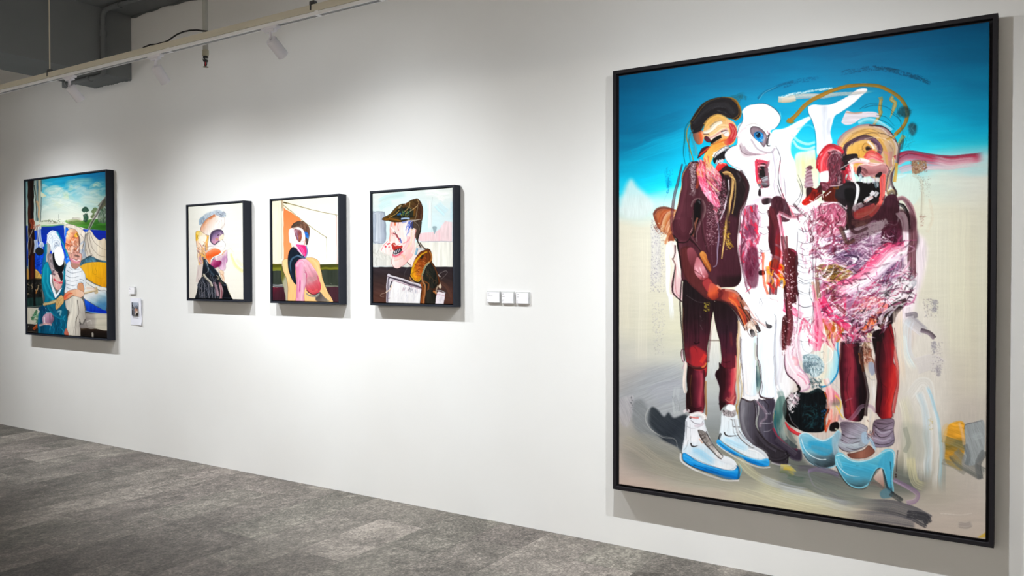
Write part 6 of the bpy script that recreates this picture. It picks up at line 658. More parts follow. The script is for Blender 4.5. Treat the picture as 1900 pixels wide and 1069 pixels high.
def paint_white_bust():
    P=Painter(342,366,462,562,4,6); f,s,l,sc,sp,V=P.fill,P.stroke,P.line,P.scumble,P.speck,P.view
    P.ground([(348,[(0,'#f0efe6'),(.5,'#ece9e2'),(1,'#e2dcd3')]),(400,[(0,'#f5f6f2'),(1,'#f3efe6')]),(452,[(0,'#eeeee4'),(.5,'#f2f1e8'),(1,'#f0ece0')])],(384,377),(553,558),.01)
    V(344,370,10.692)
    f('280,500 270,430 330,340 430,270 540,230 640,210 720,230 790,270 790,330 700,370 580,300 450,380 340,480','#aebccb',soft=40,a=.8,tex=.2,ts=(8,14)); sc('280,450 340,350 500,270 640,220 560,290 420,390 320,490',60,70,10,['#8fa2b8','#c3cfdc','#6d8298','#dfe5ec'],60,25,.7,.25); sc('600,220 790,250 790,330 720,390 620,330',60,70,10,['#5f6878','#a5aebc','#8a8fa0','#c9ccd6'],50,35,.75,.25); s('280,490 290,400 340,360',44,'#9ab0c4',.8,br=.4)
    f('290,610 320,520 400,410 500,340 590,300 700,350 770,360 775,470 740,560 650,600 560,600 500,680 470,720 380,690','#f1e4da',soft=8,ramp=[(8,'#b39a94')],grad=('380,420 680,600',[(0,'#e0a888'),(.35,'#f0dccf'),(.7,'#fbf6f2'),(1,'#f6efe9')]),tex=.04); s('340,560 420,440 520,350 590,310',60,['#d98f62','#e6b08c','#f0cdb4'],.85,br=.4,fade=(.2,.05)); s('460,400 530,340 580,310',46,['#c2683a','#d98a58'],.8,br=.4,fade=(.3,.05)); l('290,605 320,510 400,405 500,335',8,'#5a4c50',.8)
    for q in ['640,420 600,460','680,440 640,500','720,400 700,480','740,470 745,490','710,570 720,550 770,480 775,380']: l(q,5,'#a58a84',.6)
    f('195,760 200,650 240,620 300,630 340,660 420,710 460,715 450,800 440,880 430,1000 400,1069 420,1300 330,1300 300,1380 250,1260 230,1069 210,850','#f0dcc0',soft=5,ramp=[(8,'#6d4c50')],grad=('200,700 450,800',[(0,'#f4d060'),(.25,'#f6e2b0'),(.6,'#f7ead8'),(1,'#f0c070')]),tex=.06); s('215,700 225,760 220,810',40,['#f2c81e','#e0ac12'],.95,br=.2); l('245,710 240,760 260,780',10,'#8a6410',.8); s('395,840 420,790 445,740',30,['#e8a42a','#f0c05a'],.9); f('280,740 360,720 420,760 380,860 300,950 270,880','#fbf3e4',soft=20); s('230,830 250,930 245,1010',40,['#f0c08a','#f2d6c4','#e6a070'],.85,br=.3)
    sc('240,930 420,880 440,1069 400,1200 250,1200',60,120,16,['#f2b470','#f6dcc8','#e6905a','#c9a4b4','#fbf4ee','#8a6a70'],65,25,.85,.22); l('330,910 380,900 420,930',6,'#6d5c64',.7); s('340,960 380,1069 400,1100',20,['#f0a850','#f6c88a'],.9)
    f('475,780 490,700 550,620 640,590 720,610 750,660 760,720 740,800 700,830 650,850 600,895 540,890 490,840','#b78fae',soft=5,ramp=[(8,'#2f2630'),(34,'#5a4a62')],grad=('540,620 640,880',[(0,'#5a4a66'),(.4,'#9a7fa6'),(.7,'#c99ab4'),(1,'#e0a4b8')]),tex=.08); s('500,800 530,700 600,630 680,620',34,['#3f3448','#6d5c7c'],.85,br=.3); f('660,770 720,700 755,700 755,780 720,800 690,830','#f0e4cc',soft=8); s('640,720 660,710',24,'#3a2a34',.9); s('600,780 640,790 620,810',22,['#e0a060','#d98a4a'],.9); sp('660,660 740,650 740,690 670,700',14,8,['#3a2f40','#d9c9d4'],.8)
    f('600,960 640,880 690,820 730,805 780,860 790,920 760,990 690,1030 620,1000','#f8f6f2',soft=6,ramp=[(5,'#a5989c')]); l('730,805 780,850 790,910 770,970',5,'#6a6068',.7); l('740,790 800,800 830,870',3,'#c3b4b4',.5); s('480,900 540,920 600,930',50,['#e3d3dc','#f2ebee'],.8,br=.4); s('600,920 680,940 740,930',10,'#d9c8cc',.6)
    V(344,465,10.692)
    f('400,110 420,40 500,-20 600,-40 680,-20 700,40 640,90 560,120 500,180 490,280 470,300 440,220','#f2703c',soft=5,ramp=[(8,'#c9a49a')],grad=('430,20 500,250',[(0,'#f6a078'),(.4,'#f06a2c'),(.7,'#f0905c'),(1,'#f4b49a')]),tex=.06); s('420,20 480,-20 560,-50 640,-40',30,['#f7ece4','#f0cdb8'],.9,br=.2); l('390,140 400,50 470,-20 560,-60',7,'#a88a84',.7); l('400,-60 480,-80 560,-75',6,'#6a5c64',.6,dry=.2)
    f('490,290 540,190 600,170 680,200 720,260 700,310 640,330 570,350','#a33a70',soft=6,grad=('520,200 680,320',[(0,'#d98aa8'),(.4,'#b44a80'),(.75,'#8a2058'),(1,'#b06a94')]),tex=.08); f('580,150 620,120 700,90 770,40 820,-20 825,60 830,130 830,200 800,260 800,340 770,390 700,380 660,340 700,260 690,190 610,210','#d3a4c4',soft=5,ramp=[(7,'#8a6480')],grad=('640,100 800,340',[(0,'#efdbe4'),(.4,'#c99abc'),(.7,'#dcb4d0'),(1,'#e6c9da')]),tex=.12); s('590,150 650,190 700,140 770,70',26,['#f6eee8','#c9a4a8','#efe0d8'],.9,br=.3); s('780,130 820,150 810,220',30,['#b47aa8','#c99ac0'],.8,br=.3); l('690,200 720,260 660,340',7,'#6d2a54',.7); l('830,20 830,120 815,210 800,250',6,'#8a5a7c',.7); s('500,250 520,190 560,160',20,['#f4ded8','#8a7a90'],.85); s('540,180 570,140',24,'#5f6480',.8); s('730,80 760,30 790,0',20,['#e8904a','#f0b47c'],.8); l('560,330 640,330 690,370 770,400 790,370',6,'#a0707c',.7)
    f('600,350 660,340 670,420 640,460 600,400','#d9cfc8',soft=6,tex=.1); f('670,400 760,410 765,500 770,580 750,620 720,560 690,480','#efd3b8',soft=5,ramp=[(7,'#b4846a')]); l('720,470 750,500 740,560',9,'#c46a34',.8); l('680,430 700,520 730,580',8,'#5f5a44',.8)
    f('210,540 240,330 300,270 345,260 330,450 280,600 230,640','#dccdc8',soft=20,a=.9,tex=.1); s('240,300 230,480 210,620',30,['#c9b4b4','#e3d6d2'],.6,br=.4); s('270,130 300,220 330,240',60,['#b48ac0','#d9b4cc','#8a6a9a'],.85,br=.35); s('260,60 250,170 260,280',24,['#f0c89a','#f6e4d0'],.85,br=.3); s('340,140 360,170',44,'#5a5c70',.8); s('290,60 370,110 400,120',24,['#f2b44a','#f0cc80'],.9)
    # dark coat
    f('355,170 400,180 440,240 500,300 560,350 620,420 670,500 720,590 790,650 830,760 880,870 950,1060 700,1065 210,1065 225,800 250,650 300,560 330,430 350,280','#22262e',soft=5,tex=.12,ts=(8,30)); s('380,190 420,300 480,400 560,500',60,['#2f4050','#465a6c','#22303c'],.8,br=.4); s('400,200 450,330 440,430',16,'#c9d2d6',.7,dry=.3); s('460,300 560,380 640,490',70,'#1c2734',.8,br=.3)
    sc('300,480 520,480 660,700 640,950 240,950 240,720',130,130,9,['#5f6678','#8a90a0','#3a3f4c','#a5a4b0','#161a20','#c9c0c8'],88,22,.75,.32); 
    for x in (270,320,380,465,530,590,640): s([(x,620+x*.1),(x-4,780),(x,950)],9,'#b9b6c0',.65,dry=.25)
    s('360,480 420,560 480,620 520,700',44,['#d9d0bc','#efe9dc','#a5987c'],.9,dry=.2); s('320,520 380,490',20,['#b9a88a','#e6dcc8'],.8,dry=.2); s('560,640 600,720 640,900',60,['#b08a98','#d3b4bc','#7d5f6c'],.8,dry=.22); s('680,640 710,780 700,950',50,['#c9888c','#a5606a','#e3c4c4'],.9,br=.35); s('700,690 740,820 750,950',24,['#e6d0d4','#b98a94'],.8,br=.3); l('640,500 660,620 665,940',9,'#3a1c28',.85); s('620,500 650,530 640,580',14,'#d9d2b8',.9); f('740,660 790,650 840,780 960,1060 760,1060 745,800','#16181e',soft=6); s('760,680 800,690',30,'#3f4f5f',.7); l('810,660 860,800 920,950',12,'#cfc49a',.85); s('660,520 700,620 740,650',30,['#5a604c','#3a4038'],.85,br=.3); s('770,940 900,945',8,'#5a6a84',.6,dry=.3)
    s('890,40 940,180 1010,320 1140,420',60,['#f4eeb4','#f2e89a','#f6f2d0'],.85,br=.35,taper=(.6,1.1,1.3),fade=(.1,0)); s('840,-10 900,-40 950,30',10,'#f0dcb0',.6); l('930,40 960,80 950,110',3,'#d9c8a0',.6); s('1000,150 1069,240 1140,300',60,['#faf4cc','#f6f0c0'],.6,br=.4,fade=(.3,0))
    return P
def paint_seated():
    P=Painter(496,353,640,570,4,7); f,s,l,sc,sp,V=P.fill,P.stroke,P.line,P.scumble,P.speck,P.view
    P.ground([(502,[(0,'#efe9d2'),(.5,'#efead6'),(1,'#eee6d0')]),(560,[(0,'#eeeee2'),(1,'#f4f4ea')]),(628,[(0,'#e6e8e0'),(.4,'#f1f3ec'),(1,'#f3f4ec')])],(373,363),(559,562),.01)
    V(498,356,9.72)
    f('0,100 215,100 240,400 240,1400 0,1400','#efe8d2',sm=0,soft=4); s('200,200 205,700 210,1300',60,['#f2ede0','#e6dcc4'],.6,br=.4); s('235,165 245,250 245,320',40,['#a58a6a','#c9b496','#8a7454'],.95,br=.25); s('230,300 235,700 238,1200',16,['#b9b0a0','#d9d3c8','#8a847a'],.9,br=.25)
    f('255,280 420,380 570,490 600,540 420,640 400,900 420,1069 340,1220 270,1260 262,700','#f79a64',sm=0,soft=4,grad=('330,350 320,1200',[(0,'#f88a50'),(.5,'#f89660'),(1,'#fb9e68')]),tex=.03); s('262,300 262,700 268,1260',12,'#e9dcd0',.9); l('275,280 310,320',10,'#f0cdb8',.9)
    s('270,190 480,240 700,300 950,360 1240,420',16,['#6a5f34','#9a8a5a','#bfb48c'],.95,br=.25,taper=(1.4,.8,.7)); s('270,195 320,205',22,'#5a4a20',.9); l('1215,425 1235,460',16,'#6a604a',.8)
    s('265,245 430,370 600,510 800,660 1040,820',13,['#7a6c3c','#a5986c','#c9c09c'],.95,br=.25,taper=(1.1,1,.9)); l('1040,820 1045,1000 1050,1290',7,'#b4ac8a',.9); s('1035,820 1045,830',16,'#7a6c3c',.8); s('1225,460 1228,800 1235,1290',34,['#f6d6d2','#f0b4ae','#fbeeea'],.8,br=.35)
    V(498,460,9.72)
    f('0,297 235,285 240,418 0,418','#6a6a22',sm=0,soft=4,tex=.15,ts=(8,50),ang=0,grad=('100,290 100,415',[(0,'#6d6424'),(.3,'#4f5218'),(.65,'#8a8a2a'),(1,'#5f6a2c')])); f('900,300 1360,288 1360,408 900,408','#6a6a22',sm=0,soft=4,tex=.15,ts=(8,50),ang=0,grad=('1000,290 1000,405',[(0,'#5a5c38'),(.4,'#4f5020'),(.75,'#85842c'),(1,'#4a4c28')])); s('60,408 210,405',8,'#b9b46a',.8,dry=.2)
    f('0,415 245,415 280,665 0,668','#3a4038',sm=0,soft=4,tex=.15,ts=(8,50)); f('900,405 1360,405 1360,695 980,680','#3c4238',sm=0,soft=4,tex=.15,ts=(8,50)); s('68,680 260,700',44,['#5f646c','#4a4e56'],.9,br=.3); s('1010,690 1262,700',34,['#5c6054','#6d6c5a'],.9,br=.3); l('1040,700 1262,708',5,'#a8a48a',.7); l('1060,735 1080,710',5,'#c9c0b4',.8); l('1110,640 1150,665',5,'#c3bcb0',.7); s('60,662 250,668',6,'#8a8f96',.7)
    f('0,712 270,712 330,1050 0,1050','#4f2634',sm=0,soft=4,grad=('90,740 240,900',[(0,'#6d2638'),(.5,'#4d2834'),(1,'#45242e')]),tex=.1); f('1000,705 1360,705 1360,1060 1140,1060','#4d2e38',sm=0,soft=4,tex=.08); s('70,950 250,950',6,'#8a7a80',.6,dry=.3)
    f('215,420 240,330 260,420 320,560 350,720 395,1060 315,1060 290,800 250,660 222,540','#8a8a70',soft=4,ramp=[(8,'#4a4a34')],grad=('230,600 340,640',[(0,'#6a6a34'),(.4,'#a5a58a'),(1,'#b4ae9a')])); 
    f('240,260 270,210 340,190 500,200 640,180 760,175 860,200 920,270 940,380 970,520 1010,660 1070,790 1185,1060 860,1060 385,1060 345,720 320,560 260,420','#f2c88a',soft=5,ramp=[(7,'#5a4434')],grad=('250,300 900,700',[(0,'#f2cc98'),(.5,'#f0c084'),(1,'#f4c88c')]),tex=.04); s('700,200 800,240 880,360 940,560',60,['#f6d6a4','#efc08a'],.7,br=.4,fade=(.2,.2)); s('930,560 990,720 1080,900',40,['#f6d09a','#e6b478'],.6,br=.4); s('280,260 300,420 360,640',50,['#f6dab0','#f2c88c'],.6,br=.4,fade=(.1,.2)); l('935,330 965,500 1020,680 1130,950',6,'#5a5a34',.8); l('480,940 480,700',6,'#c9945a',.6)
    f('850,900 900,800 950,820 1010,900 1100,970 880,965','#6d625c',soft=18,grad=('880,840 1080,960',[(0,'#5f5654'),(.6,'#7a706a'),(1,'#a5987c')]),tex=.1); f('665,800 720,850 820,850 900,800 920,830 880,890 800,890 700,860','#8f8c82',soft=6,tex=.15); s('680,820 740,870 830,880 900,830',20,['#3f4850','#d9d4cc','#8a8f8a'],.85,br=.3)
    f('345,160 380,40 440,-20 520,20 590,80 640,150 650,200 560,230 500,300 480,400 490,560 495,665 440,610 380,480 350,340','#1b2634',soft=5,ramp=[(7,'#0d131b')],tex=.08); s('400,420 390,300 430,200 520,150 600,170',40,['#2f4a66','#5a7a94','#22384f'],.85,br=.4,taper=(.5,1,.8)); s('370,250 380,400 440,580',30,['#33506e','#1c2c40'],.6,br=.4); s('520,140 600,170 650,185',30,['#8aa0b4','#4a6480'],.8,br=.3)
    f('475,340 500,260 560,200 640,190 700,220 780,310 850,410 900,520 935,640 940,740 900,810 830,850 750,830 690,770 665,700 690,520 660,420 600,480 560,560','#d989a0',soft=5,ramp=[(8,'#b4506e')],grad=('560,220 840,840',[(0,'#e6b4c4'),(.35,'#dfa4b4'),(.6,'#c98a94'),(.8,'#cf606c'),(1,'#c44a54')]),tex=.08,ts=(8,20),ang=60); s('640,220 740,300 820,420',60,['#ecc3cf','#dba0b0'],.8,br=.4,fade=(.1,.2)); s('720,560 790,570 850,540',80,['#b0868a','#c39a9c'],.6,br=.4); s('880,500 925,640 930,740 890,810',20,['#b82f4a','#d9566c'],.8,br=.3); s('720,760 800,790 880,760',60,['#cf5058','#d96a6c'],.8,br=.4); l('780,770 830,775',5,'#8a2a34',.7); s('690,770 760,830 830,848 900,815',14,['#3a1c28','#2a2630'],.9,br=.2); s('760,310 860,440 930,620',8,'#f0e4e8',.7)
    f('480,330 500,260 560,205 620,230 650,300 640,380 690,470 685,560 665,700 640,830 636,1060 484,1060 500,830 497,560','#dd8cab',soft=5,ramp=[(8,'#a85a78')],grad=('490,600 690,620',[(0,'#d986a8'),(.35,'#e9a4bf'),(.7,'#e3b8c4'),(1,'#c97a98')]),tex=.08,ts=(8,40)); s('565,560 560,700 555,820',26,['#c23a84','#d95a98'],.8,br=.35,fade=(.2,.2)); s('520,340 540,280 600,260 640,340',50,['#efc9d4','#e0a4ba'],.8,br=.35); s('600,600 605,780 590,950',40,['#e6b0c4','#efc9d6'],.7,br=.35); s('640,430 680,470 685,540',12,'#c44a7c',.8); l('640,460 640,640',8,'#c9a4a4',.6)
    s('510,540 520,700 510,900',20,['#c66a94','#e6a4c0'],.7,br=.4)
    V(498,356,9.72)
    f('400,640 440,570 520,530 600,525 680,565 730,640 740,740 720,880 690,960 660,900 650,760 600,680 520,630 440,650','#6a4c3c',soft=5,ramp=[(7,'#3a2c26')],grad=('420,600 730,800',[(0,'#4a4038'),(.4,'#7a5a48'),(1,'#6a4a3c')]),tex=.2,ts=(5,12)); sp('450,580 640,550 720,680 700,740 600,650',160,6,['#3a2a22','#8a6a54','#5a4436'],.7); s('420,640 480,580 600,560',20,['#4a4a44','#6a5c50'],.7,br=.4); s('430,660 520,630 600,640',24,['#a58a84','#8a6a60'],.7,br=.4)
    f('640,730 680,720 720,770 720,860 690,830 660,800','#1450a0',soft=4,grad=('650,740 710,860',[(0,'#1a5cb4'),(.6,'#2a7ad0'),(1,'#8ab4dc')])); s('660,750 700,760',16,'#3f8ad6',.8); f('670,860 710,880 700,950 670,950','#5a4a48',soft=6); s('640,820 660,880 650,940',24,['#c98a7c','#e0b0a4','#b4564c'],.85,br=.3)
    f('360,740 370,680 410,655 450,670 480,740 480,830 520,880 500,960 540,1040 470,1000 430,960 415,920 380,920 365,850','#f6e6ea',soft=5,ramp=[(7,'#e0b4bf')],tex=.05); s('390,740 410,700 440,720 440,840 420,900',24,['#f0cdd6','#fdf6f8'],.85,br=.3)
    f('460,680 520,660 580,700 600,800 580,900 540,930 500,870 475,780','#a5686c',soft=5,grad=('480,700 590,860',[(0,'#b98a94'),(.4,'#7a4a54'),(.7,'#b4705c'),(1,'#8a5044')]),tex=.2,ts=(5,10)); s('490,720 520,800 530,900',20,['#d9b4c4','#6a3a6c','#e3c9d2'],.8,dry=.15); s('540,720 570,800 560,880',20,['#8a3a34','#a55a44'],.8); s('510,820 530,870',14,'#4a5aa0',.7); l('480,680 520,670 540,700',7,'#4a2c34',.7)
    s('520,660 590,680 630,760 630,860 590,920 540,930 480,870 460,800',56,['#fdf4f6','#f4d9e0','#ffffff'],.97,br=.2,taper=(.6,1,.8)); s('470,960 540,990 600,1000',50,['#f0cdd4','#f8eef0'],.9,br=.3); s('600,900 640,890 660,940',24,['#fbf0f2','#e8a89c'],.9)
    f('490,960 560,950 650,960 690,1000 700,1069 690,1130 650,1170 620,1140 580,1100 520,1060','#e63a8a',soft=5,ramp=[(8,'#c9a4c4')],tex=.1); s('520,980 600,1030 640,1120',34,['#f4a4c4','#e8207a','#f7c9dc'],.9,br=.35); s('600,980 660,1020 660,1100',30,['#f01a70','#e8468e'],.9,br=.35); s('680,980 700,1069 680,1150 640,1190',20,['#4a4a9a','#7a8ac0'],.85,br=.3); s('500,1000 560,1080 610,1150',24,['#fbf2f6','#f0cddc'],.9,br=.25); s('430,960 460,1000 500,1010',20,['#d9b49c','#f0e0d8'],.8); s('600,1140 640,1180',14,'#2f4a84',.7)
    return P
def paint_cap():
    P=Painter(682,338,852,576,4,8); f,s,l,sc,sp,V=P.fill,P.stroke,P.line,P.scumble,P.speck,P.view
    P.ground([(690,[(0,'#dfe3e0'),(.3,'#cfe2e2'),(.6,'#cfdbe0'),(1,'#dadbd6')]),(750,[(0,'#e3ecea'),(.3,'#d3eaee'),(.6,'#d9ecf0'),(1,'#e6e6de')]),(841,[(0,'#eef2ee'),(.25,'#dcedf0'),(.6,'#cfeaf3'),(1,'#f0f0e8')])],(358,349),(561,564),.02)
    V(684,340,8.909)
    for q,c,w,a in [('150,330 240,270 420,220 640,190',['#c3e0e2','#b4dcdc','#d6eaea'],110,.7),('150,420 260,360 400,320',['#bfe2e4','#c9e6e6'],100,.7),('900,160 1050,150 1200,200 1380,180',['#f4f7f3','#eef4f2'],130,.8),('1000,240 1010,500 1020,800',['#e6ecec','#f2f4f2'],70,.75),('900,300 930,500 900,780',['#d6ecf2','#cbe8f0'],90,.7),('1120,330 1200,420 1300,500',['#cfeaf2','#c3e6f0'],140,.7),('1369,280 1370,450 1365,620',['#bfe6f2','#cfe9f2'],50,.7),('1130,260 1180,230 1260,280','#f6f8f4',70,.8)]: s(q,w,c,a,br=.4,fade=(.15,.2))
    l('1050,230 1035,500 1035,800',6,'#a9b4b4',.6); l('980,260 970,700',5,'#c3cccc',.5)
    f('60,500 110,470 240,470 265,520 270,960 60,960','#b4bcc6',soft=5,ramp=[(8,'#8a93a0')],grad=('60,700 270,700',[(0,'#9aa4b2'),(.3,'#c3cad2'),(.6,'#aeb6c2'),(1,'#8f98a6')]),tex=.12,ts=(8,60)); s('70,490 150,470 250,490',14,'#8a94a0',.7); l('255,500 268,960',6,'#7a8490',.8); s('100,520 105,720 100,940',20,'#8f99a8',.6); s('170,520 175,900',24,'#c9d0d8',.6)
    f('820,960 840,830 1000,810 1150,790 1260,620 1380,640 1380,960','#f2d9dc',sm=0,soft=20,grad=('900,820 1380,700',[(0,'#f0d0d4'),(.5,'#efd6da'),(1,'#eedadd')]),tex=.06); s('1150,780 1170,860 1160,950',30,'#f2c4cc',.6,br=.4); f('1055,720 1120,720 1100,820 1080,825','#9fb4ba',soft=6)
    l('60,965 180,970 270,960',8,'#8a909c',.7); s('60,985 220,995',10,'#7f8894',.7,br=.3); s('860,970 1100,962 1380,965',9,'#a39aa0',.75,br=.3)
    f('-40,1000 250,1000 400,985 860,975 1500,968 1500,1410 -40,1410','#e3e2da',sm=0,soft=4,grad=('100,1000 1300,1200',[(0,'#d9dad6'),(.3,'#dedcd6'),(.7,'#ecebe2'),(1,'#efeee6')]),tex=.08,ts=(8,50))
    V(684,455,8.909)
    sc('70,20 370,30 370,260 100,300',30,120,26,['#c9c8c0','#e9e8e2','#b9b8b0','#d3d2ca'],90,30,.6,.3); l('150,80 140,130 170,160',8,'#a09f98',.7); l('250,160 270,190 300,150',6,'#a5a49c',.7); s('60,355 300,352 620,340',22,['#cfd6da','#b4bfc6'],.7,br=.4)
    f('-40,366 700,362 1480,360 1480,1080 -40,1080','#3d2f30',sm=0,soft=4,grad=('300,370 300,960',[(0,'#332c32'),(.35,'#3f3130'),(.7,'#553a34'),(1,'#5a3a30')]),tex=.1,ts=(8,50),ang=20); s('80,420 300,440 500,420',60,'#453a3c',.5,br=.5); s('1180,600 1300,700 1370,850',60,['#5a3c34','#6a4638'],.6,br=.5); l('630,380 590,460 575,560',4,'#8a8084',.7)
    l('1150,490 1210,450 1270,425 1300,450 1260,500 1190,570',6,'#b4aca8',.8); s('1150,500 1170,520',24,'#d9d0c8',.8)
    # coat
    f('690,470 700,380 740,270 800,160 880,90 960,55 1010,70 1040,130 1045,270 1100,360 1140,480 1180,620 1130,720 1100,800 1095,1080 850,1080 860,700 680,590','#33291f',soft=5,ramp=[(7,'#231a14')],grad=('700,300 1150,500',[(0,'#5a3a1c'),(.4,'#3a2a1e'),(.7,'#2a2a24'),(1,'#4a2c1c')]),tex=.2,ts=(8,30)); f('900,420 980,330 1050,290 1110,400 1140,540 1130,660 1069,720 980,680 930,560','#22241f',soft=10,tex=.3,ts=(8,20)); sc('910,400 1110,360 1140,680 980,700',60,90,12,['#3a3a2e','#1a1c18','#5a4430','#4a4a3c'],65,25,.75,.28)
    f('690,470 705,390 745,290 800,180 880,105 960,70 1010,85 1035,160 1030,240 980,310 910,370 880,450 850,540 820,590 760,575 710,520','#a5561c',soft=5,grad=('720,400 980,250',[(0,'#d9931c'),(.3,'#b8641c'),(.6,'#9a4a1a'),(1,'#6d3a18')]),tex=.18,ts=(8,20)); s('705,480 720,400 770,290 840,190 930,120 960,115',34,['#d9a41c','#f0c42c','#b4841a'],.95,br=.25,taper=(1,1,.6)); s('860,220 890,180 900,170',40,'#2a2014',.9); sc('760,300 960,200 880,480 780,560',80,60,10,['#c9602a','#7a3414','#e0a05a','#9a4818','#5a2a14'],25,20,.8,.28); s('1010,110 1040,180 1030,240 990,290',24,['#c97a34','#e0a85c'],.85,dry=.1); s('990,290 930,360 900,430 880,500',30,['#e3d6b4','#8a9a8a','#c9a45a'],.85,dry=.2); s('700,490 760,570 820,590 850,550',30,['#c99a1c','#b47a14','#e3b83a'],.9,dry=.1); s('700,470 760,440 830,400',8,'#5a3414',.8)
    s('680,540 700,590 730,600',30,['#d9b49a','#7a4a34'],.85,dry=.1); s('870,520 890,600 930,680 920,800 900,960',30,['#d9a070','#b4642c','#f0d0a4'],.9,br=.3); s('860,620 890,760 870,960',40,['#8a4418','#b4602a','#6d3414'],.9,br=.3); s('920,600 990,650 970,760',24,['#a5602c','#7a4420'],.8,dry=.15); s('990,740 1060,755 1110,785',10,'#e0b48a',.9,dry=.15); f('960,760 1100,790 1095,1080 945,1080','#2a2822',soft=6,tex=.25,ts=(8,16)); s('1030,280 1100,400 1150,560 1180,630',22,['#8a4a22','#5a3018'],.9,br=.3); s('1075,770 1110,800',30,'#d98a4a',.85,dry=.15)
    # papers
    f('280,1080 290,700 305,485 340,490 860,650 865,720 835,1080','#d6d0d6',sm=0,soft=4); s('300,940 295,720 315,500 340,490',20,['#f2f0f4','#b4aabb'],.95,br=.2); s('310,520 500,570 700,630 860,690',24,['#efecf0','#5a4a5a','#c9b0bc'],.95,br=.2); s('330,560 360,540 600,620 860,710',24,['#2f2834','#4a3f4c'],.9,br=.25); s('320,560 310,740 300,940',22,['#3a343e','#8a8290'],.85,br=.25); s('345,600 330,760 320,940',18,['#e9e6ec','#a59cac'],.9); s('390,590 500,620 700,680 860,740',20,['#d0a8b8','#7a6474'],.85,br=.3); f('400,590 860,740 835,1080 300,1080 360,760','#ebe9ea',sm=0,soft=4,tex=.06,ts=(8,40)); s('380,600 350,700',18,'#33303a',.9); sc('540,680 850,750 830,800 560,760',40,60,9,['#8a90a8','#c9a8b4','#6d6474','#d6d0d8'],92,10,.8,.28); sc('420,640 820,760 800,940 380,930',50,110,10,['#f6f5f6','#d9d6de','#c9c9d6','#e6e0dc'],92,8,.7,.3); l('390,660 350,740 290,780 200,810 190,850 250,860',8,'#d9c4b0',.8); s('380,670 350,730 280,780',16,['#d9b898','#f0e0d0'],.9,br=.2); l('325,890 350,880',14,'#7a5a4a',.8)
    f('1080,1080 1110,870 1130,790 1150,770 1265,800 1255,870 1225,1080','#ece4ea',sm=0,soft=4,ramp=[(6,'#b49aa8')]); s('1140,750 1200,760 1270,795',20,['#2a242c','#e9e6ea','#5a5060'],.95,br=.2); s('1125,820 1200,830 1260,850',12,['#c98aa0','#e6c9d4'],.85); sc('1120,840 1250,850 1230,960 1110,960',16,90,10,['#f8f6f8','#cfc4d0'],92,6,.8,.25); f('1150,680 1180,640 1205,670 1200,710 1170,720','#d6c4b0',soft=4,ramp=[(7,'#8a7460')]); s('1140,680 1120,740 1115,790',22,['#b4a08a','#d9ccbc'],.9,br=.2); l('1190,620 1195,650',5,'#e3d9cc',.8)
    # neck, collar
    f('610,200 640,160 700,140 760,60 830,0 880,40 930,70 880,95 800,165 745,280 700,370 640,290','#ecdcd6',soft=5,ramp=[(6,'#a58a84')],tex=.06); s('625,190 625,270 680,320 700,340',14,'#4a3434',.9); s('640,210 680,180 730,120',24,['#8a6458','#c9a494'],.8,br=.3); s('770,150 790,100 800,60',34,['#5aa0c4','#8fc4dc','#3a7a9c'],.9,dry=.1); s('820,60 860,70 900,60',30,['#dfe8ec','#a5b4bc'],.85,dry=.15); s('850,-30 900,40 950,70',22,['#3a3028','#6d5a4a'],.9,br=.2); s('830,0 840,40 870,60',14,'#8a949a',.8)
    V(684,340,8.909)
    # head
    f('370,640 560,630 720,620 780,640 790,800 760,950 760,1069 740,1150 700,1230 640,1290 590,1350 480,1405 410,1400 375,1330 385,1260 390,1180 340,1120 400,1069 330,960 350,860 340,760','#f2d6d4',soft=5,ramp=[(6,'#c9938c')],grad=('360,800 760,1000',[(0,'#f0c9c4'),(.4,'#f6e4e0'),(.7,'#f6dcd8'),(1,'#eab8b4')]),tex=.06); f('330,930 290,960 240,1010 190,1069 180,1120 260,1160 330,1180 400,1150 400,1000','#f2e0dc',soft=14,a=.95,tex=.1); s('310,960 240,1030 200,1110',10,'#d9566a',.75,dry=.15); sp('250,1020 360,960 360,1120 310,1180',14,16,['#d94a5c','#e8808a','#c9303c'],.85); s('220,1120 260,1180 330,1190',20,'#d9cfc8',.7,br=.4)
    s('350,960 345,820 360,720 380,650',16,['#c96a5c','#e8b0a4'],.8,br=.3); s('430,650 430,690',26,['#d9703a','#b4481f'],.9,dry=.1); s('490,650 480,720 495,780',10,'#b4645c',.7); s('360,720 420,790 450,830',16,'#ffffff',.9); s('400,830 450,850 480,900 530,950',34,['#8a2a34','#5a1a24','#c46a70'],.9,br=.25,taper=(.7,1,.3)); s('430,800 440,830',10,'#33383a',.9); s('480,900 510,970',12,'#c9444c',.8); s('350,800 380,850 400,860',14,'#d98a84',.7)
    sc('640,640 700,640 690,760 640,860 620,920',26,90,13,['#2a54c4','#5a7ed6','#1a3aa0','#8fa8e0','#e9e4ec'],100,12,.9,.15); s('520,920 530,980',18,'#2a54b4',.9,dry=.1); s('560,650 610,640',30,['#3a5ab0','#c9d0e6'],.9,dry=.2)
    s('700,780 760,760 770,830 720,870 710,800',40,['#efe0d0','#d9c0a8','#f4ece2'],.95,br=.2); s('740,780 730,900 740,1069 720,1150',34,['#f6e9e6','#eac0bc','#f8f0ee'],.9,br=.3); s('770,770 770,900',20,['#c98480','#a55a58'],.8,br=.3); s('660,880 640,1000 600,1069 560,1110',50,['#eba8ac','#f2c9ca','#e08a90'],.8,br=.35); s('720,880 700,980 640,1080',24,['#f2dcc4','#e9c9a8'],.8,br=.3); s('560,1000 640,960 680,900',20,'#e6808a',.6,br=.4)
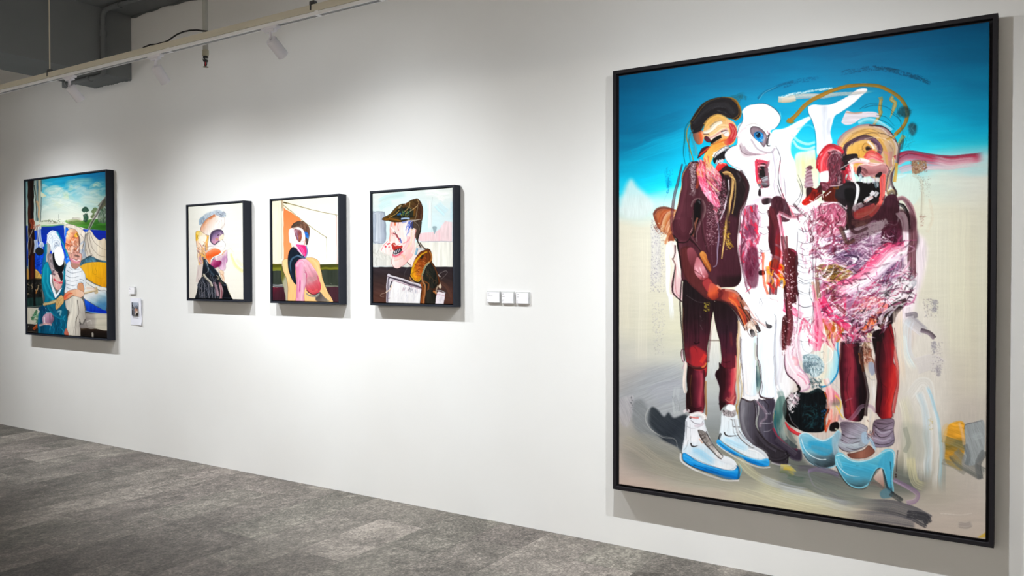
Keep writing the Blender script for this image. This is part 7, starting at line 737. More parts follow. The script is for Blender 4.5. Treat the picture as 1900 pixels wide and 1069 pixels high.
    f('370,1030 390,990 430,985 450,1020 500,1040 540,1030 550,1060 500,1110 430,1130 400,1110','#b43a34',soft=5,tex=.15); s('410,1010 440,1030 450,1000',20,['#f6ece6','#e8c4b4'],.85); s('430,1040 480,1020 520,1000',16,['#f4e4e0','#d98a8a'],.8); f('400,1150 430,1110 500,1080 540,1090 520,1140 450,1180 410,1190','#26242c',soft=4); 
    for q in ['425,1130 430,1160','450,1120 455,1150','475,1105 485,1140','505,1095 510,1125','410,1180 450,1190','440,1190 500,1165']: s(q,16,['#f2f0f2','#b9b6c4'],.95,br=.2)
    s('395,1190 430,1210 500,1180 550,1130',30,['#c4304a','#e8708a'],.9,br=.3); s('400,1260 480,1240 560,1200 600,1150',70,['#f0a8a8','#f6d0cc','#eab4a8'],.8,br=.35,fade=(.1,.2)); s('540,1190 580,1210 590,1250',30,'#f0b090',.6,br=.4); l('375,1330 420,1400 500,1400 590,1345 640,1290',5,'#7a4a48',.8); l('600,1190 625,1230 600,1280',4,'#c98a84',.7); s('390,1200 370,1300 385,1360',8,'#b4787a',.7)
    # hair + cap
    f('700,640 860,620 865,720 850,820 810,920 800,960 770,890 780,770 730,740 705,760','#4a3c34',soft=5,tex=.25,ts=(8,24)); s('740,640 800,700 830,800 800,900',40,['#8a7c6c','#3a2e28','#5c4c40'],.85,br=.35); s('860,640 855,780 820,880 810,960 860,1060',20,['#1f1814','#3a2e26'],.9,br=.25); s('720,640 715,740',24,['#2a2a3a','#3a4a8a'],.8,dry=.15)
    f('215,590 240,560 330,510 430,410 510,350 600,330 670,290 740,258 810,248 860,310 890,400 895,480 880,600 860,630 760,615 640,620 540,640 440,640 330,625 230,610','#4f3a1e',soft=5,ramp=[(7,'#241a12')],grad=('300,500 880,500',[(0,'#5a4018'),(.4,'#3a3420'),(.7,'#5a4222'),(1,'#4a2c1e')]),tex=.25,ts=(8,24),ang=40); f('400,560 480,440 560,400 700,420 760,500 740,560 600,570 480,560','#23281f',soft=24,a=.9,tex=.3); s('240,590 330,530 440,430 520,360',26,['#7a5a22','#5c4018','#9a7430'],.85,br=.35); s('270,600 400,600 520,630',34,['#8a5a1c','#b4741f','#5a3a14'],.85,dry=.12); s('340,570 440,510 500,450',12,'#c9a45a',.8); s('500,410 530,370',26,['#c9bca0','#8a7a5c'],.85,dry=.1); s('560,400 610,350 660,320',40,['#7a4a1c','#5a3818'],.8,br=.4); s('580,480 640,420 670,370 680,310',11,['#d9c49a','#a5854a'],.9); s('680,460 780,390 825,320 800,265',12,['#e0c89a','#b4915a'],.9); s('670,400 695,440 660,480 600,500',9,'#9aa08a',.8); s('830,340 870,440 860,580',50,['#4a2e20','#5f4030','#33201a'],.8,br=.4); s('800,380 790,500 760,600',14,['#a5977a','#6d5c44'],.8,dry=.15); s('760,430 740,540',30,['#8a5a1c','#6d4a1a'],.8,br=.4); sc('480,480 640,450 660,540 490,550',34,40,10,['#2a6a9a','#7a8a1c','#a5a82c','#3a8a5a','#c9c45a','#1c3a5a'],100,35,.85,.2); s('480,520 520,500',30,'#2f74b8',.85,dry=.15); s('540,590 600,580 660,580',34,['#4a7ab4','#e3e9f2','#6d9ad0'],.9,dry=.1); s('500,560 620,555 760,555',14,'#16140f',.8); s('640,615 760,610 860,600',16,['#d6d0c4','#8a8070'],.85,dry=.15); s('330,625 430,640 540,640',16,'#33200f',.9); l('600,345 605,335',12,'#efe6d6',.9); s('860,520 870,600',30,['#7a5a44','#4a3428'],.8,dry=.15)
    return P
import bpy, bmesh, math, random
from mathutils import Vector, Matrix
random.seed(3)
sc=bpy.context.scene; COL=sc.collection
def lin(h):
    c=hexc(h) if isinstance(h,str) else np.asarray(h,np.float32)
    return np.where(c<=.04045,c/12.92,((c+.055)/1.055)**2.4)
# ------------------------------------------------------------------ materials
def new_mat(name):
    m=bpy.data.materials.new(name); m.use_nodes=True; nt=m.node_tree
    return m,nt,nt.nodes['Principled BSDF']
def N(nt,t,**k):
    n=nt.nodes.new(t)
    for a,b in k.items(): setattr(n,a,b)
    return n
def plain(name,col,rough=.5,spec=.5,metal=0,var=.04,scale=30,bump=0,bscale=200,trans=0,coat=0):
    m,nt,b=new_mat(name); L=nt.links
    tc=N(nt,'ShaderNodeTexCoord'); no=N(nt,'ShaderNodeTexNoise'); no.inputs['Scale'].default_value=scale; no.inputs['Detail'].default_value=4
    L.new(tc.outputs['Object'],no.inputs['Vector'])
    r=N(nt,'ShaderNodeMapRange'); r.inputs['To Min'].default_value=1-var; r.inputs['To Max'].default_value=1+var
    L.new(no.outputs['Fac'],r.inputs['Value'])
    mx=N(nt,'ShaderNodeVectorMath',operation='SCALE'); mx.inputs[0].default_value=tuple(lin(col)); L.new(r.outputs['Result'],mx.inputs['Scale'])
    L.new(mx.outputs['Vector'],b.inputs['Base Color'])
    b.inputs['Roughness'].default_value=rough; b.inputs['Specular IOR Level'].default_value=spec; b.inputs['Metallic'].default_value=metal
    b.inputs['Transmission Weight'].default_value=trans; b.inputs['Coat Weight'].default_value=coat
    if bump:
        n2=N(nt,'ShaderNodeTexNoise'); n2.inputs['Scale'].default_value=bscale; n2.inputs['Detail'].default_value=3; L.new(tc.outputs['Object'],n2.inputs['Vector'])
        bp=N(nt,'ShaderNodeBump'); bp.inputs['Strength'].default_value=bump; bp.inputs['Distance'].default_value=.002
        L.new(n2.outputs['Fac'],bp.inputs['Height']); L.new(bp.outputs['Normal'],b.inputs['Normal'])
    return m
def wall_mat():
    m,nt,b=new_mat('white_wall_paint'); L=nt.links
    tc=N(nt,'ShaderNodeTexCoord')
    n1=N(nt,'ShaderNodeTexNoise'); n1.inputs['Scale'].default_value=.9; n1.inputs['Detail'].default_value=3; L.new(tc.outputs['Object'],n1.inputs['Vector'])
    cr=N(nt,'ShaderNodeValToRGB'); e=cr.color_ramp.elements
    e[0].position=.3; e[0].color=(*lin('#dcdcdb'),1); e[1].position=.7; e[1].color=(*lin('#e2e3e3'),1); L.new(n1.outputs['Fac'],cr.inputs['Fac'])
    # faint roller scuffs
    mp=N(nt,'ShaderNodeMapping'); mp.inputs['Scale'].default_value=(5,5,26); mp.inputs['Rotation'].default_value=(0,.25,0); L.new(tc.outputs['Object'],mp.inputs['Vector'])
    n2=N(nt,'ShaderNodeTexNoise'); n2.inputs['Scale'].default_value=1.6; n2.inputs['Detail'].default_value=6; n2.inputs['Roughness'].default_value=.7; L.new(mp.outputs['Vector'],n2.inputs['Vector'])
    r2=N(nt,'ShaderNodeMapRange'); r2.inputs['From Min'].default_value=.70; r2.inputs['From Max'].default_value=.78; r2.inputs['To Min'].default_value=0; r2.inputs['To Max'].default_value=.06; L.new(n2.outputs['Fac'],r2.inputs['Value'])
    mx=N(nt,'ShaderNodeMix',data_type='RGBA'); L.new(r2.outputs['Result'],mx.inputs['Factor']); L.new(cr.outputs['Color'],mx.inputs['A']); mx.inputs['B'].default_value=(*lin('#8f8a84'),1)
    L.new(mx.outputs['Result'],b.inputs['Base Color']); b.inputs['Roughness'].default_value=.75; b.inputs['Specular IOR Level'].default_value=.25
    n3=N(nt,'ShaderNodeTexNoise'); n3.inputs['Scale'].default_value=160; n3.inputs['Detail'].default_value=3; L.new(tc.outputs['Object'],n3.inputs['Vector'])
    bp=N(nt,'ShaderNodeBump'); bp.inputs['Strength'].default_value=.08; bp.inputs['Distance'].default_value=.002; L.new(n3.outputs['Fac'],bp.inputs['Height']); L.new(bp.outputs['Normal'],b.inputs['Normal'])
    return m
def floor_mat():
    m,nt,b=new_mat('grey_stone_look_vinyl_tiles'); L=nt.links
    def M(op,a,c=None,d=None):
        n=N(nt,'ShaderNodeMath',operation=op)
        for i,v in enumerate((a,c,d)):
            if v is None: continue
            if isinstance(v,(int,float)): n.inputs[i].default_value=v
            else: L.new(v,n.inputs[i])
        return n.outputs[0]
    tc=N(nt,'ShaderNodeTexCoord'); sp=N(nt,'ShaderNodeSeparateXYZ'); L.new(tc.outputs['Object'],sp.inputs[0])
    u=M('DIVIDE',M('ADD',sp.outputs['X'],2.36),.337); cu=M('FLOOR',u); fu=M('SUBTRACT',u,cu)
    odd=M('ABSOLUTE',M('MODULO',cu,2)); v=M('ADD',M('DIVIDE',M('ADD',sp.outputs['Y'],.674),.674),M('MULTIPLY',odd,.5)); cv=M('FLOOR',v); fv=M('SUBTRACT',v,cv)
    cb=N(nt,'ShaderNodeCombineXYZ'); L.new(cu,cb.inputs[0]); L.new(cv,cb.inputs[1])
    wn=N(nt,'ShaderNodeTexWhiteNoise',noise_dimensions='2D'); L.new(cb.outputs[0],wn.inputs['Vector'])
    of=N(nt,'ShaderNodeVectorMath',operation='SCALE'); L.new(wn.outputs['Color'],of.inputs[0]); of.inputs['Scale'].default_value=37
    ad=N(nt,'ShaderNodeVectorMath',operation='ADD'); L.new(tc.outputs['Object'],ad.inputs[0]); L.new(of.outputs['Vector'],ad.inputs[1])
    def noise(sc_,det,ro,vec=None,dist=0):
        n=N(nt,'ShaderNodeTexNoise'); n.inputs['Scale'].default_value=sc_; n.inputs['Detail'].default_value=det; n.inputs['Roughness'].default_value=ro; n.inputs['Distortion'].default_value=dist
        L.new(vec or ad.outputs['Vector'],n.inputs['Vector']); return n.outputs['Fac']
    mp=N(nt,'ShaderNodeMapping'); mp.inputs['Scale'].default_value=(1,.75,1); L.new(ad.outputs['Vector'],mp.inputs['Vector'])
    a1=noise(4.2,6,.62,mp.outputs['Vector'],.6); a2=noise(24,8,.78,mp.outputs['Vector'],.5); a3=noise(80,4,.7)
    t=M('ADD',M('MULTIPLY',M('SUBTRACT',a1,.5),.85),M('MULTIPLY',M('SUBTRACT',a2,.5),1.5)); t=M('ADD',t,M('MULTIPLY',M('SUBTRACT',a3,.5),1.3))
    t=M('ADD',t,M('MULTIPLY',M('SUBTRACT',wn.outputs['Value'],.5),.28)); t=M('ADD',t,.5)
    cr=N(nt,'ShaderNodeValToRGB'); el=cr.color_ramp.elements
    el[0].position=.12; el[0].color=(*lin('#37332f'),1); el[1].position=.92; el[1].color=(*lin('#968f87'),1)
    k=el.new(.42); k.color=(*lin('#59544f'),1); k=el.new(.62); k.color=(*lin('#6f6963'),1); L.new(t,cr.inputs['Fac'])
    # tiles differ a little in hue
    hs=N(nt,'ShaderNodeMix',data_type='RGBA'); hs.blend_type='MULTIPLY'; hs.inputs['Factor'].default_value=1; L.new(cr.outputs['Color'],hs.inputs['A'])
    c2=N(nt,'ShaderNodeValToRGB'); c2.color_ramp.elements[0].color=(.97,1,.95,1); c2.color_ramp.elements[1].color=(1,.965,.965,1); sx=N(nt,'ShaderNodeSeparateColor'); L.new(wn.outputs['Color'],sx.inputs[0]); L.new(sx.outputs[1],c2.inputs['Fac']); L.new(c2.outputs['Color'],hs.inputs['B'])
    du=M('MINIMUM',fu,M('SUBTRACT',1,fu)); dv=M('MINIMUM',fv,M('SUBTRACT',1,fv)); dm=M('MINIMUM',M('MULTIPLY',du,.337),M('MULTIPLY',dv,.674))
    g=N(nt,'ShaderNodeMapRange'); g.inputs['From Min'].default_value=.0004; g.inputs['From Max'].default_value=.0022; g.inputs['To Min'].default_value=.5; L.new(dm,g.inputs['Value'])
    mx=N(nt,'ShaderNodeVectorMath',operation='SCALE'); L.new(hs.outputs['Result'],mx.inputs[0]); L.new(g.outputs['Result'],mx.inputs['Scale'])
    L.new(mx.outputs['Vector'],b.inputs['Base Color'])
    rr=N(nt,'ShaderNodeMapRange'); rr.inputs['To Min'].default_value=.42; rr.inputs['To Max'].default_value=.68; L.new(a2,rr.inputs['Value']); L.new(rr.outputs['Result'],b.inputs['Roughness']); b.inputs['Specular IOR Level'].default_value=.42
    hh=M('ADD',M('MULTIPLY',a2,.7),M('MULTIPLY',g.outputs['Result'],.4)); bp=N(nt,'ShaderNodeBump'); bp.inputs['Strength'].default_value=.35; bp.inputs['Distance'].default_value=.004; L.new(hh,bp.inputs['Height']); L.new(bp.outputs['Normal'],b.inputs['Normal'])
    return m
def paint_mat():
    m,nt,b=new_mat('oil_paint_on_canvas'); L=nt.links
    at=N(nt,'ShaderNodeAttribute',attribute_name='paint'); tc=N(nt,'ShaderNodeTexCoord')
    no=N(nt,'ShaderNodeTexNoise'); no.inputs['Scale'].default_value=220; no.inputs['Detail'].default_value=3; L.new(tc.outputs['Object'],no.inputs['Vector'])
    r=N(nt,'ShaderNodeMapRange'); r.inputs['To Min'].default_value=.96; r.inputs['To Max'].default_value=1.04; L.new(no.outputs['Fac'],r.inputs['Value'])
    mx=N(nt,'ShaderNodeVectorMath',operation='SCALE'); L.new(at.outputs['Color'],mx.inputs[0]); L.new(r.outputs['Result'],mx.inputs['Scale']); L.new(mx.outputs['Vector'],b.inputs['Base Color'])
    b.inputs['Roughness'].default_value=.5; b.inputs['Specular IOR Level'].default_value=.06
    bp=N(nt,'ShaderNodeBump'); bp.inputs['Strength'].default_value=.12; bp.inputs['Distance'].default_value=.001; L.new(no.outputs['Fac'],bp.inputs['Height']); L.new(bp.outputs['Normal'],b.inputs['Normal'])
    return m
def glow(name,col,st):
    m=bpy.data.materials.new(name); m.use_nodes=True; nt=m.node_tree; nt.nodes.clear()
    e=N(nt,'ShaderNodeEmission'); e.inputs['Color'].default_value=(*lin(col),1); e.inputs['Strength'].default_value=st; o=N(nt,'ShaderNodeOutputMaterial'); nt.links.new(e.outputs[0],o.inputs[0]); return m
MAT=dict(wall=wall_mat(),floor=floor_mat(),paint=paint_mat(),
 dark=plain('dark_grey_ceiling_paint','#777b7d',.8,.2,var=.08,scale=3,bump=.2),
 conduit=plain('dark_grey_painted_conduit','#6c7073',.6,.3),
 frame=plain('black_blue_frame_lacquer','#1d212b',.6,.25,var=.06),
 frame_warm=plain('black_frame_lacquer','#1c1a1e',.65,.18,var=.06),
 gap=plain('frame_inside_black','#0c0c10',.8,.1),
 track=plain('white_track_enamel','#f4f6f9',.35,.4,var=.02), groove=plain('track_groove_grey','#8f9296',.5,.4),
 batten=plain('cream_painted_batten','#cdc8b8',.6,.3,var=.06,scale=4),
 lampwhite=plain('matt_white_lamp_enamel','#e6e6ee',.5,.3,var=.02),
 cable=plain('black_cable_sheath','#17181c',.5,.4), wire=plain('steel_wire','#c9c2b0',.4,.5,metal=.4), bracket=plain('galvanised_bracket','#5c5e60',.4,.5,metal=.7),
 pipe=plain('off_white_pipe_paint','#a9aaa4',.55,.3), fitting=plain('cream_pipe_fitting','#a8a490',.55,.3), brass=plain('tarnished_brass','#6a6450',.4,.5,metal=.8), darkmetal=plain('dark_sprinkler_metal','#3a3a3a',.45,.5,metal=.7), redglass=plain('red_glass_bulb','#a01018',.15,.5), tag=plain('white_paper_tag','#efefef',.7,.2),
 card=plain('white_card','#e9e9ee',.6,.3,var=.015), acrylic=plain('frosted_acrylic_block','#e3e4e6',.25,.5,var=.01,trans=.35), ink=plain('grey_ink','#77777c',.8,.1), paper=plain('printed_paper','#dfe0ea',.7,.2,var=.015), wallclosed=plain('plain_white_paint','#dcd8d2',.8,.2))
# ------------------------------------------------------------------ mesh helpers
def bm_box(bm,x0,x1,y0,y1,z0,z1,bev=0):
    v=[bm.verts.new(p) for p in ((x0,y0,z0),(x1,y0,z0),(x1,y1,z0),(x0,y1,z0),(x0,y0,z1),(x1,y0,z1),(x1,y1,z1),(x0,y1,z1))]
    fs=[bm.faces.new([v[i] for i in q]) for q in ((3,2,1,0),(4,5,6,7),(0,1,5,4),(1,2,6,5),(2,3,7,6),(3,0,4,7))]
    if bev: bmesh.ops.bevel(bm,geom=list({e for f in fs for e in f.edges}),offset=bev,segments=2,affect='EDGES',clamp_overlap=True)
def bm_tube(bm,pts,r,n=12,cap=True,closed=False):
    pts=[Vector(p) for p in pts]; rings=[]; up=None
    rr=r if isinstance(r,(list,tuple)) else [r]*len(pts)
    for i,p in enumerate(pts):
        t=(pts[min(i+1,len(pts)-1)]-pts[max(i-1,0)]).normalized()
        if up is None: up=t.orthogonal().normalized()
        up=(up-t*up.dot(t)).normalized(); s=t.cross(up)
        rings.append([bm.verts.new(p+(up*math.cos(a)+s*math.sin(a))*rr[i]) for a in (2*math.pi*k/n for k in range(n))])
    for a,b in zip(rings,rings[1:]):
        for k in range(n): bm.faces.new((a[k],a[(k+1)%n],b[(k+1)%n],b[k]))
    if cap: bm.faces.new(rings[0][::-1]); bm.faces.new(rings[-1])
def bm_lathe(bm,prof,n=24,M=None):
    M=M or Matrix(); rings=[]
    for r,z in prof: rings.append([bm.verts.new(M@Vector((r*math.cos(a),r*math.sin(a),z))) for a in (2*math.pi*k/n for k in range(n))])
    for a,b in zip(rings,rings[1:]):
        for k in range(n): bm.faces.new((a[k],a[(k+1)%n],b[(k+1)%n],b[k]))
    bm.faces.new(rings[0][::-1]); bm.faces.new(rings[-1])
def link(name,bm,mat,parent=None,smooth=None):
    bmesh.ops.recalc_face_normals(bm,faces=bm.faces[:])
    me=bpy.data.meshes.new(name); bm.to_mesh(me); bm.free(); me.materials.append(MAT[mat] if isinstance(mat,str) else mat)
    if smooth is not None: 
        me.shade_smooth(); me.set_sharp_from_angle(angle=math.radians(smooth))
    o=bpy.data.objects.new(name,me); COL.objects.link(o)
    if parent: o.parent=parent; o.matrix_parent_inverse=Matrix.Translation(-parent.location)
    return o
def box(name,mat,b,parent=None,bev=0):
    bm=bmesh.new(); bm_box(bm,*b,bev=bev); return link(name,bm,mat,parent)
def tag(o,label,cat,group=None):
    o['label']=label; o['category']=cat
    if group: o['group']=group
    return o
def thing(name,loc,label,cat,group=None):
    o=bpy.data.objects.new(name,None); COL.objects.link(o); o.location=loc; o.empty_display_size=.05; return tag(o,label,cat,group)
def struct(name,mat,b):
    o=box(name,mat,b); o['kind']='structure'; return o
# ------------------------------------------------------------------ the room
CEIL=3.69; XL,XR,YF=-12.2,4.6,-8.2
struct('floor','floor',(XL,XR,YF,0,-.1,0)); struct('ceiling','dark',(XL,XR,YF,0,CEIL,CEIL+.1))
struct('wall_back','wall',(XL-.1,XR+.1,0,.12,-.1,CEIL+.1)); struct('wall_left','wallclosed',(XL-.1,XL,YF,0,-.1,CEIL+.1)); struct('wall_right','wallclosed',(XR,XR+.1,YF,0,-.1,CEIL+.1)); struct('wall_front','wallclosed',(XL-.1,XR+.1,YF-.1,YF,-.1,CEIL+.1))
# beam with a roughly painted edge where it meets the white wall
bm=bmesh.new(); bm_box(bm,-7.02,-6.456,YF,0,3.155,CEIL)
beam=link('trim_beam',bm,'dark'); beam['kind']='structure'
# ragged lower edge of the dark ceiling paint on the wall
bm=bmesh.new(); n=150; top=[];bot=[]
for i in range(n+1):
    x=-6.456+(XR+6.456)*i/n; w=.012+.007*math.sin(i*1.7)+.006*math.sin(i*.61+1)+.004*random.random()
    top.append((bm.verts.new((x,0,CEIL)),bm.verts.new((x,-.0012,CEIL)))); bot.append((bm.verts.new((x,0,CEIL-w)),bm.verts.new((x,-.0012,CEIL-w))))
for i in range(n):
    bm.faces.new((top[i][1],top[i+1][1],bot[i+1][1],bot[i][1])); bm.faces.new((bot[i][1],bot[i+1][1],bot[i+1][0],bot[i][0]))
o=link('trim_paint_edge',bm,'dark'); o['kind']='structure'
bm=bmesh.new(); n=40; P_=[]
for i in range(n+1):
    x=-7.02+.564*i/n; w=.004+.002*math.sin(i*.37)+.006*random.random()**3; P_.append([bm.verts.new((x,y,z)) for y,z in ((0,3.155),(-.0012,3.155),(-.0012,3.155-w),(0,3.155-w))])
for a,b_ in zip(P_,P_[1:]):
    bm.faces.new((a[1],b_[1],b_[2],a[2])); bm.faces.new((a[2],b_[2],b_[3],a[3]))
o=link('trim_beam_paint_edge',bm,'dark'); o['kind']='structure'
# ------------------------------------------------------------------ conduit on the beam
cx=-6.43; t=thing('conduit',(cx,-.262,3.155),'dark grey conduit running along the ceiling, down the side of the beam and under it','conduit')
bm=bmesh.new(); bm_tube(bm,[(XR-.02,-.262,CEIL-.024)]+[(cx+.10,-.262,CEIL-.024)]+[(cx+.06*(1-math.sin(a)),-.262,CEIL-.024-.06*(1-math.cos(a))) for a in (.2,.5,.8,1.1,1.4)]+[(cx,-.262,CEIL-.10),(cx,-.262,3.20)]+[(cx,-.262,3.17),(cx-.012,-.262,3.142),(cx-.045,-.262,3.132)]+[(-6.98,-.262,3.132)],.0195,12); link('pipe',bm,'conduit',t,40)
bm=bmesh.new(); bm_tube(bm,[(-6.96,-.262,3.132),(-6.99,-.262,3.132),(-7.0,-.262,3.12)],.026,12); bm_tube(bm,[(-7.0,-.262,3.15),(-7.0,-.262,3.105)],.03,14); link('elbow',bm,'conduit',t,40)
for nm,a in (('coupling',((cx,-.262,3.50),(cx,-.262,3.45))),('coupling',((cx+.14,-.262,CEIL-.024),(cx+.24,-.262,CEIL-.024))),('coupling',((-6.62,-.262,3.132),(-6.66,-.262,3.132)))):
    bm=bmesh.new(); bm_tube(bm,a,.025,12); link(nm,bm,'conduit',t,40)
# ------------------------------------------------------------------ lighting track
TX0,TX1,TY=-11.6,3.2,-1.151; Z0=2.797
t=thing('lighting_track',(-4,TY,Z0),'long white lighting track hung from the ceiling along the wall','lighting track')
def prof_run(name,prof,mat,parent):
    bm=bmesh.new(); A=[bm.verts.new((TX0,TY+y,Z0+z)) for y,z in prof]; B=[bm.verts.new((TX1,TY+y,Z0+z)) for y,z in prof]; n=len(prof)
    for i in range(n): bm.faces.new((A[i],A[(i+1)%n],B[(i+1)%n],B[i]))
    bm.faces.new(A[::-1]); bm.faces.new(B); return link(name,bm,mat,parent,35)
prof_run('rail',[(-.0165,0),(-.0165,.016),(-.0125,.0205),(.0125,.0205),(.0165,.016),(.0165,0),(.0125,0),(.0125,.012),(-.0125,.012),(-.0125,0)],'track',t)
prof_run('slot',[(-.0125,.003),(-.0125,.012),(.0125,.012),(.0125,.003)],'groove',t)
prof_run('batten',[(-.0165,.0208),(-.0165,.052),(-.0145,.057),(.0145,.057),(.0165,.052),(.0165,.0208)],'batten',t)
for x in (-4.245,-3.03,-5.55,-2.61,-1.4,-6.9):
    bm=bmesh.new(); bm_box(bm,x-.012,x+.012,TY-.0175,TY+.0175,Z0-.0004,Z0+.0212); bmesh.ops.delete(bm,geom=[],context='VERTS'); link('joint_clip',bm,'track',t)
for x in (-5.56,-3.07,-8.1,-.6,1.9):
    bm=bmesh.new(); bm_box(bm,x-.018,x+.018,TY-.012,TY+.012,Z0+.0565,Z0+.079,.003); bm_box(bm,x-.004,x+.004,TY-.02,TY-.0166,Z0+.03,Z0+.066); b_=link('bracket',bm,'bracket',t)
    bm=bmesh.new(); bm_tube(bm,[(x,TY,Z0+.075),(x+.002,TY,Z0+.40),(x,TY,CEIL-.01)],.0045,8); link('suspension_wire',bm,'wire',t,60)
    bm=bmesh.new(); bm_lathe(bm,[(.022,CEIL-.012-.0005),(.022,CEIL-.0005)],16,Matrix.Translation((x,TY,0))); link('ceiling_plate',bm,'bracket',t,40)
bm=bmesh.new(); cp=[(-4.50,2.8592),(-4.47,2.862),(-4.43,2.8655),(-4.38,2.8596),(-4.32,2.8592),(-4.285,2.8592),(-4.25,2.864),(-4.215,2.8745),(-4.17,2.8855),(-4.11,2.891),(-4.05,2.889),(-3.99,2.881),(-3.94,2.868),(-3.90,2.8596)]
bm_tube(bm,[(x,TY-.006,z) for x,z in cp],.0045,8); tag(link('power_cable',bm,'cable',None,60),'thin black cable looping up off the top of the white lighting track','cable')
# ------------------------------------------------------------------ track spotlights
def head_frame(x,deg):
    a=math.radians(deg); d=Vector((0,math.sin(a),-math.cos(a))); z=d; xx=Vector((1,0,0)); yy=z.cross(xx)
    return Matrix(((xx.x,yy.x,z.x,0),(xx.y,yy.y,z.y,0),(xx.z,yy.z,z.z,0),(0,0,0,1))),d
SPOTS=[(-7.62,42),(-7.22,42),(-5.318,42),(-4.387,38),(-3.386,52),(-1.52,50),(-.86,50)]
LBL={2:'white cylinder track spotlight nearest the dark grey beam',3:'white cylinder track spotlight between the black cable and the dark beam',4:'white cylinder track spotlight to the right of the fire sprinkler',0:'white cylinder track spotlight above the harbour painting, further from the beam',1:'white cylinder track spotlight above the harbour painting, nearer the beam',5:'white cylinder track spotlight above the left half of the large figure painting',6:'white cylinder track spotlight above the middle of the large figure painting'}
MAT['lens']=glow('lit_lens','#fffaf0',14)
def spotlight(i,x,deg):
    M,d=head_frame(x,deg); piv=Vector((x,TY,Z0-.062))
    t=thing('track_spotlight',(x,TY,Z0),LBL[i],'spotlight','spotlights on the white track')
    bm=bmesh.new(); bm_box(bm,x-.062,x+.062,TY-.0145,TY+.0145,Z0-.012,Z0+.0025,.002); bm_box(bm,x-.040,x+.040,TY-.0145,TY+.0145,Z0-.026,Z0-.0115,.004); link('adapter',bm,'lampwhite',t,35)
    bm=bmesh.new(); bm_tube(bm,[(x,TY,Z0-.02),(x,TY,Z0-.062)],.0085,12); bm_box(bm,x-.004,x+.004,TY-.011,TY+.011,Z0-.07,Z0-.055,.002); link('stem',bm,'lampwhite',t,40)
    Mh=Matrix.Translation(piv+d*.002)@M
    bm=bmesh.new(); bm_lathe(bm,[(.025,0),(.029,.001),(.031,.004),(.031,.104),(.0295,.107),(.0272,.107),(.026,.098),(.026,.094)],32,Mh); h=link('lamp_head',bm,'lampwhite',t,40)
    bm=bmesh.new(); bm_lathe(bm,[(.0255,.0935),(.0255,.0945)],32,Mh); link('lens',bm,'lens',t)
    ld=bpy.data.lights.new('spot_beam','SPOT'); ld.energy=SPOT_E[i]; ld.color=SPOT_C; ld.spot_size=math.radians(172); ld.spot_blend=.15; ld.shadow_soft_size=.01; shape_beam(ld,(M@Matrix.Rotation(math.pi,4,'X')).to_3x3().transposed()@Vector((0,0,-1)),KW if i<5 else 3.5,*SPOT_H[i],.06)
    lo=bpy.data.objects.new('spot_beam',ld); COL.objects.link(lo); lo.matrix_world=Matrix.Translation(piv+d*.112)@M@Matrix.Rotation(math.pi,4,'X'); lo.parent=t; lo.matrix_parent_inverse=Matrix.Translation(-t.location)
def shape_beam(ld,down,k,h0,h1,spill):
    # made-up beam strength: soft cone boosted towards the wall foot, plus added wide spill
    ld.use_nodes=True; nt=ld.node_tree; L=nt.links; em=nt.nodes['Emission']
    tc=N(nt,'ShaderNodeTexCoord'); dp=N(nt,'ShaderNodeVectorMath',operation='DOT_PRODUCT'); L.new(tc.outputs['Normal'],dp.inputs[0]); dp.inputs[1].default_value=down
    a=N(nt,'ShaderNodeMath',operation='MULTIPLY_ADD'); L.new(dp.outputs['Value'],a.inputs[0]); a.inputs[1].default_value=k; a.inputs[2].default_value=-k*.7
    e=N(nt,'ShaderNodeMath',operation='EXPONENT'); L.new(a.outputs[0],e.inputs[0])
    ax=N(nt,'ShaderNodeVectorMath',operation='DOT_PRODUCT'); L.new(tc.outputs['Normal'],ax.inputs[0]); ax.inputs[1].default_value=(0,0,-1)
    r=N(nt,'ShaderNodeMapRange',interpolation_type='SMOOTHSTEP'); r.inputs['From Min'].default_value=math.cos(math.radians(h1)); r.inputs['From Max'].default_value=math.cos(math.radians(h0)); L.new(ax.outputs['Value'],r.inputs['Value'])
    m=N(nt,'ShaderNodeMath',operation='MULTIPLY_ADD'); L.new(e.outputs[0],m.inputs[0]); L.new(r.outputs['Result'],m.inputs[1]); m.inputs[2].default_value=spill; L.new(m.outputs[0],em.inputs['Strength'])
KW=2.8
SPOT_C=(.955,.985,1.0); SPOT_E=[72,72,92,92,104,100,100]; SPOT_H=[(26,58),(26,58),(26,58),(26,58),(28,60),(56,86),(56,86)]
for i,(x,a) in enumerate(SPOTS): spotlight(i,x,a)
# ------------------------------------------------------------------ fire sprinkler
sx,sy,sz=-4.462,-.75,2.822; t=thing('fire_sprinkler',(sx,sy,sz),'small pendent fire sprinkler with red bulb on a white drop pipe','sprinkler')
bm=bmesh.new(); bm_tube(bm,[(sx,sy,CEIL),(sx,sy,sz+.10)],.0168,20); link('drop_pipe',bm,'pipe',t,40)
bm=bmesh.new(); bm_lathe(bm,[(.017,.112),(.0205,.108),(.0205,.077),(.0185,.072),(.015,.070)],24,Matrix.Translation((sx,sy,sz))); link('fitting',bm,'fitting',t,40)
bm=bmesh.new(); bm_lathe(bm,[(.015,.070),(.0165,.066),(.0165,.060),(.011,.056),(.011,.048),(.016,.045),(.016,.038),(.012,.035)],24,Matrix.Translation((sx,sy,sz))); link('body',bm,'darkmetal',t,40)
for s in (-1,1):
    bm=bmesh.new(); bm_tube(bm,[(sx+s*.0125,sy,sz+.038),(sx+s*.0125,sy,sz+.025),(sx+s*.009,sy,sz+.012),(sx+s*.003,sy,sz+.008)],.003,8); link('arm',bm,'darkmetal',t,50)
bm=bmesh.new(); bm_tube(bm,[(sx,sy,sz+.036),(sx,sy,sz+.011)],.0035,10); link('bulb',bm,'redglass',t,50)
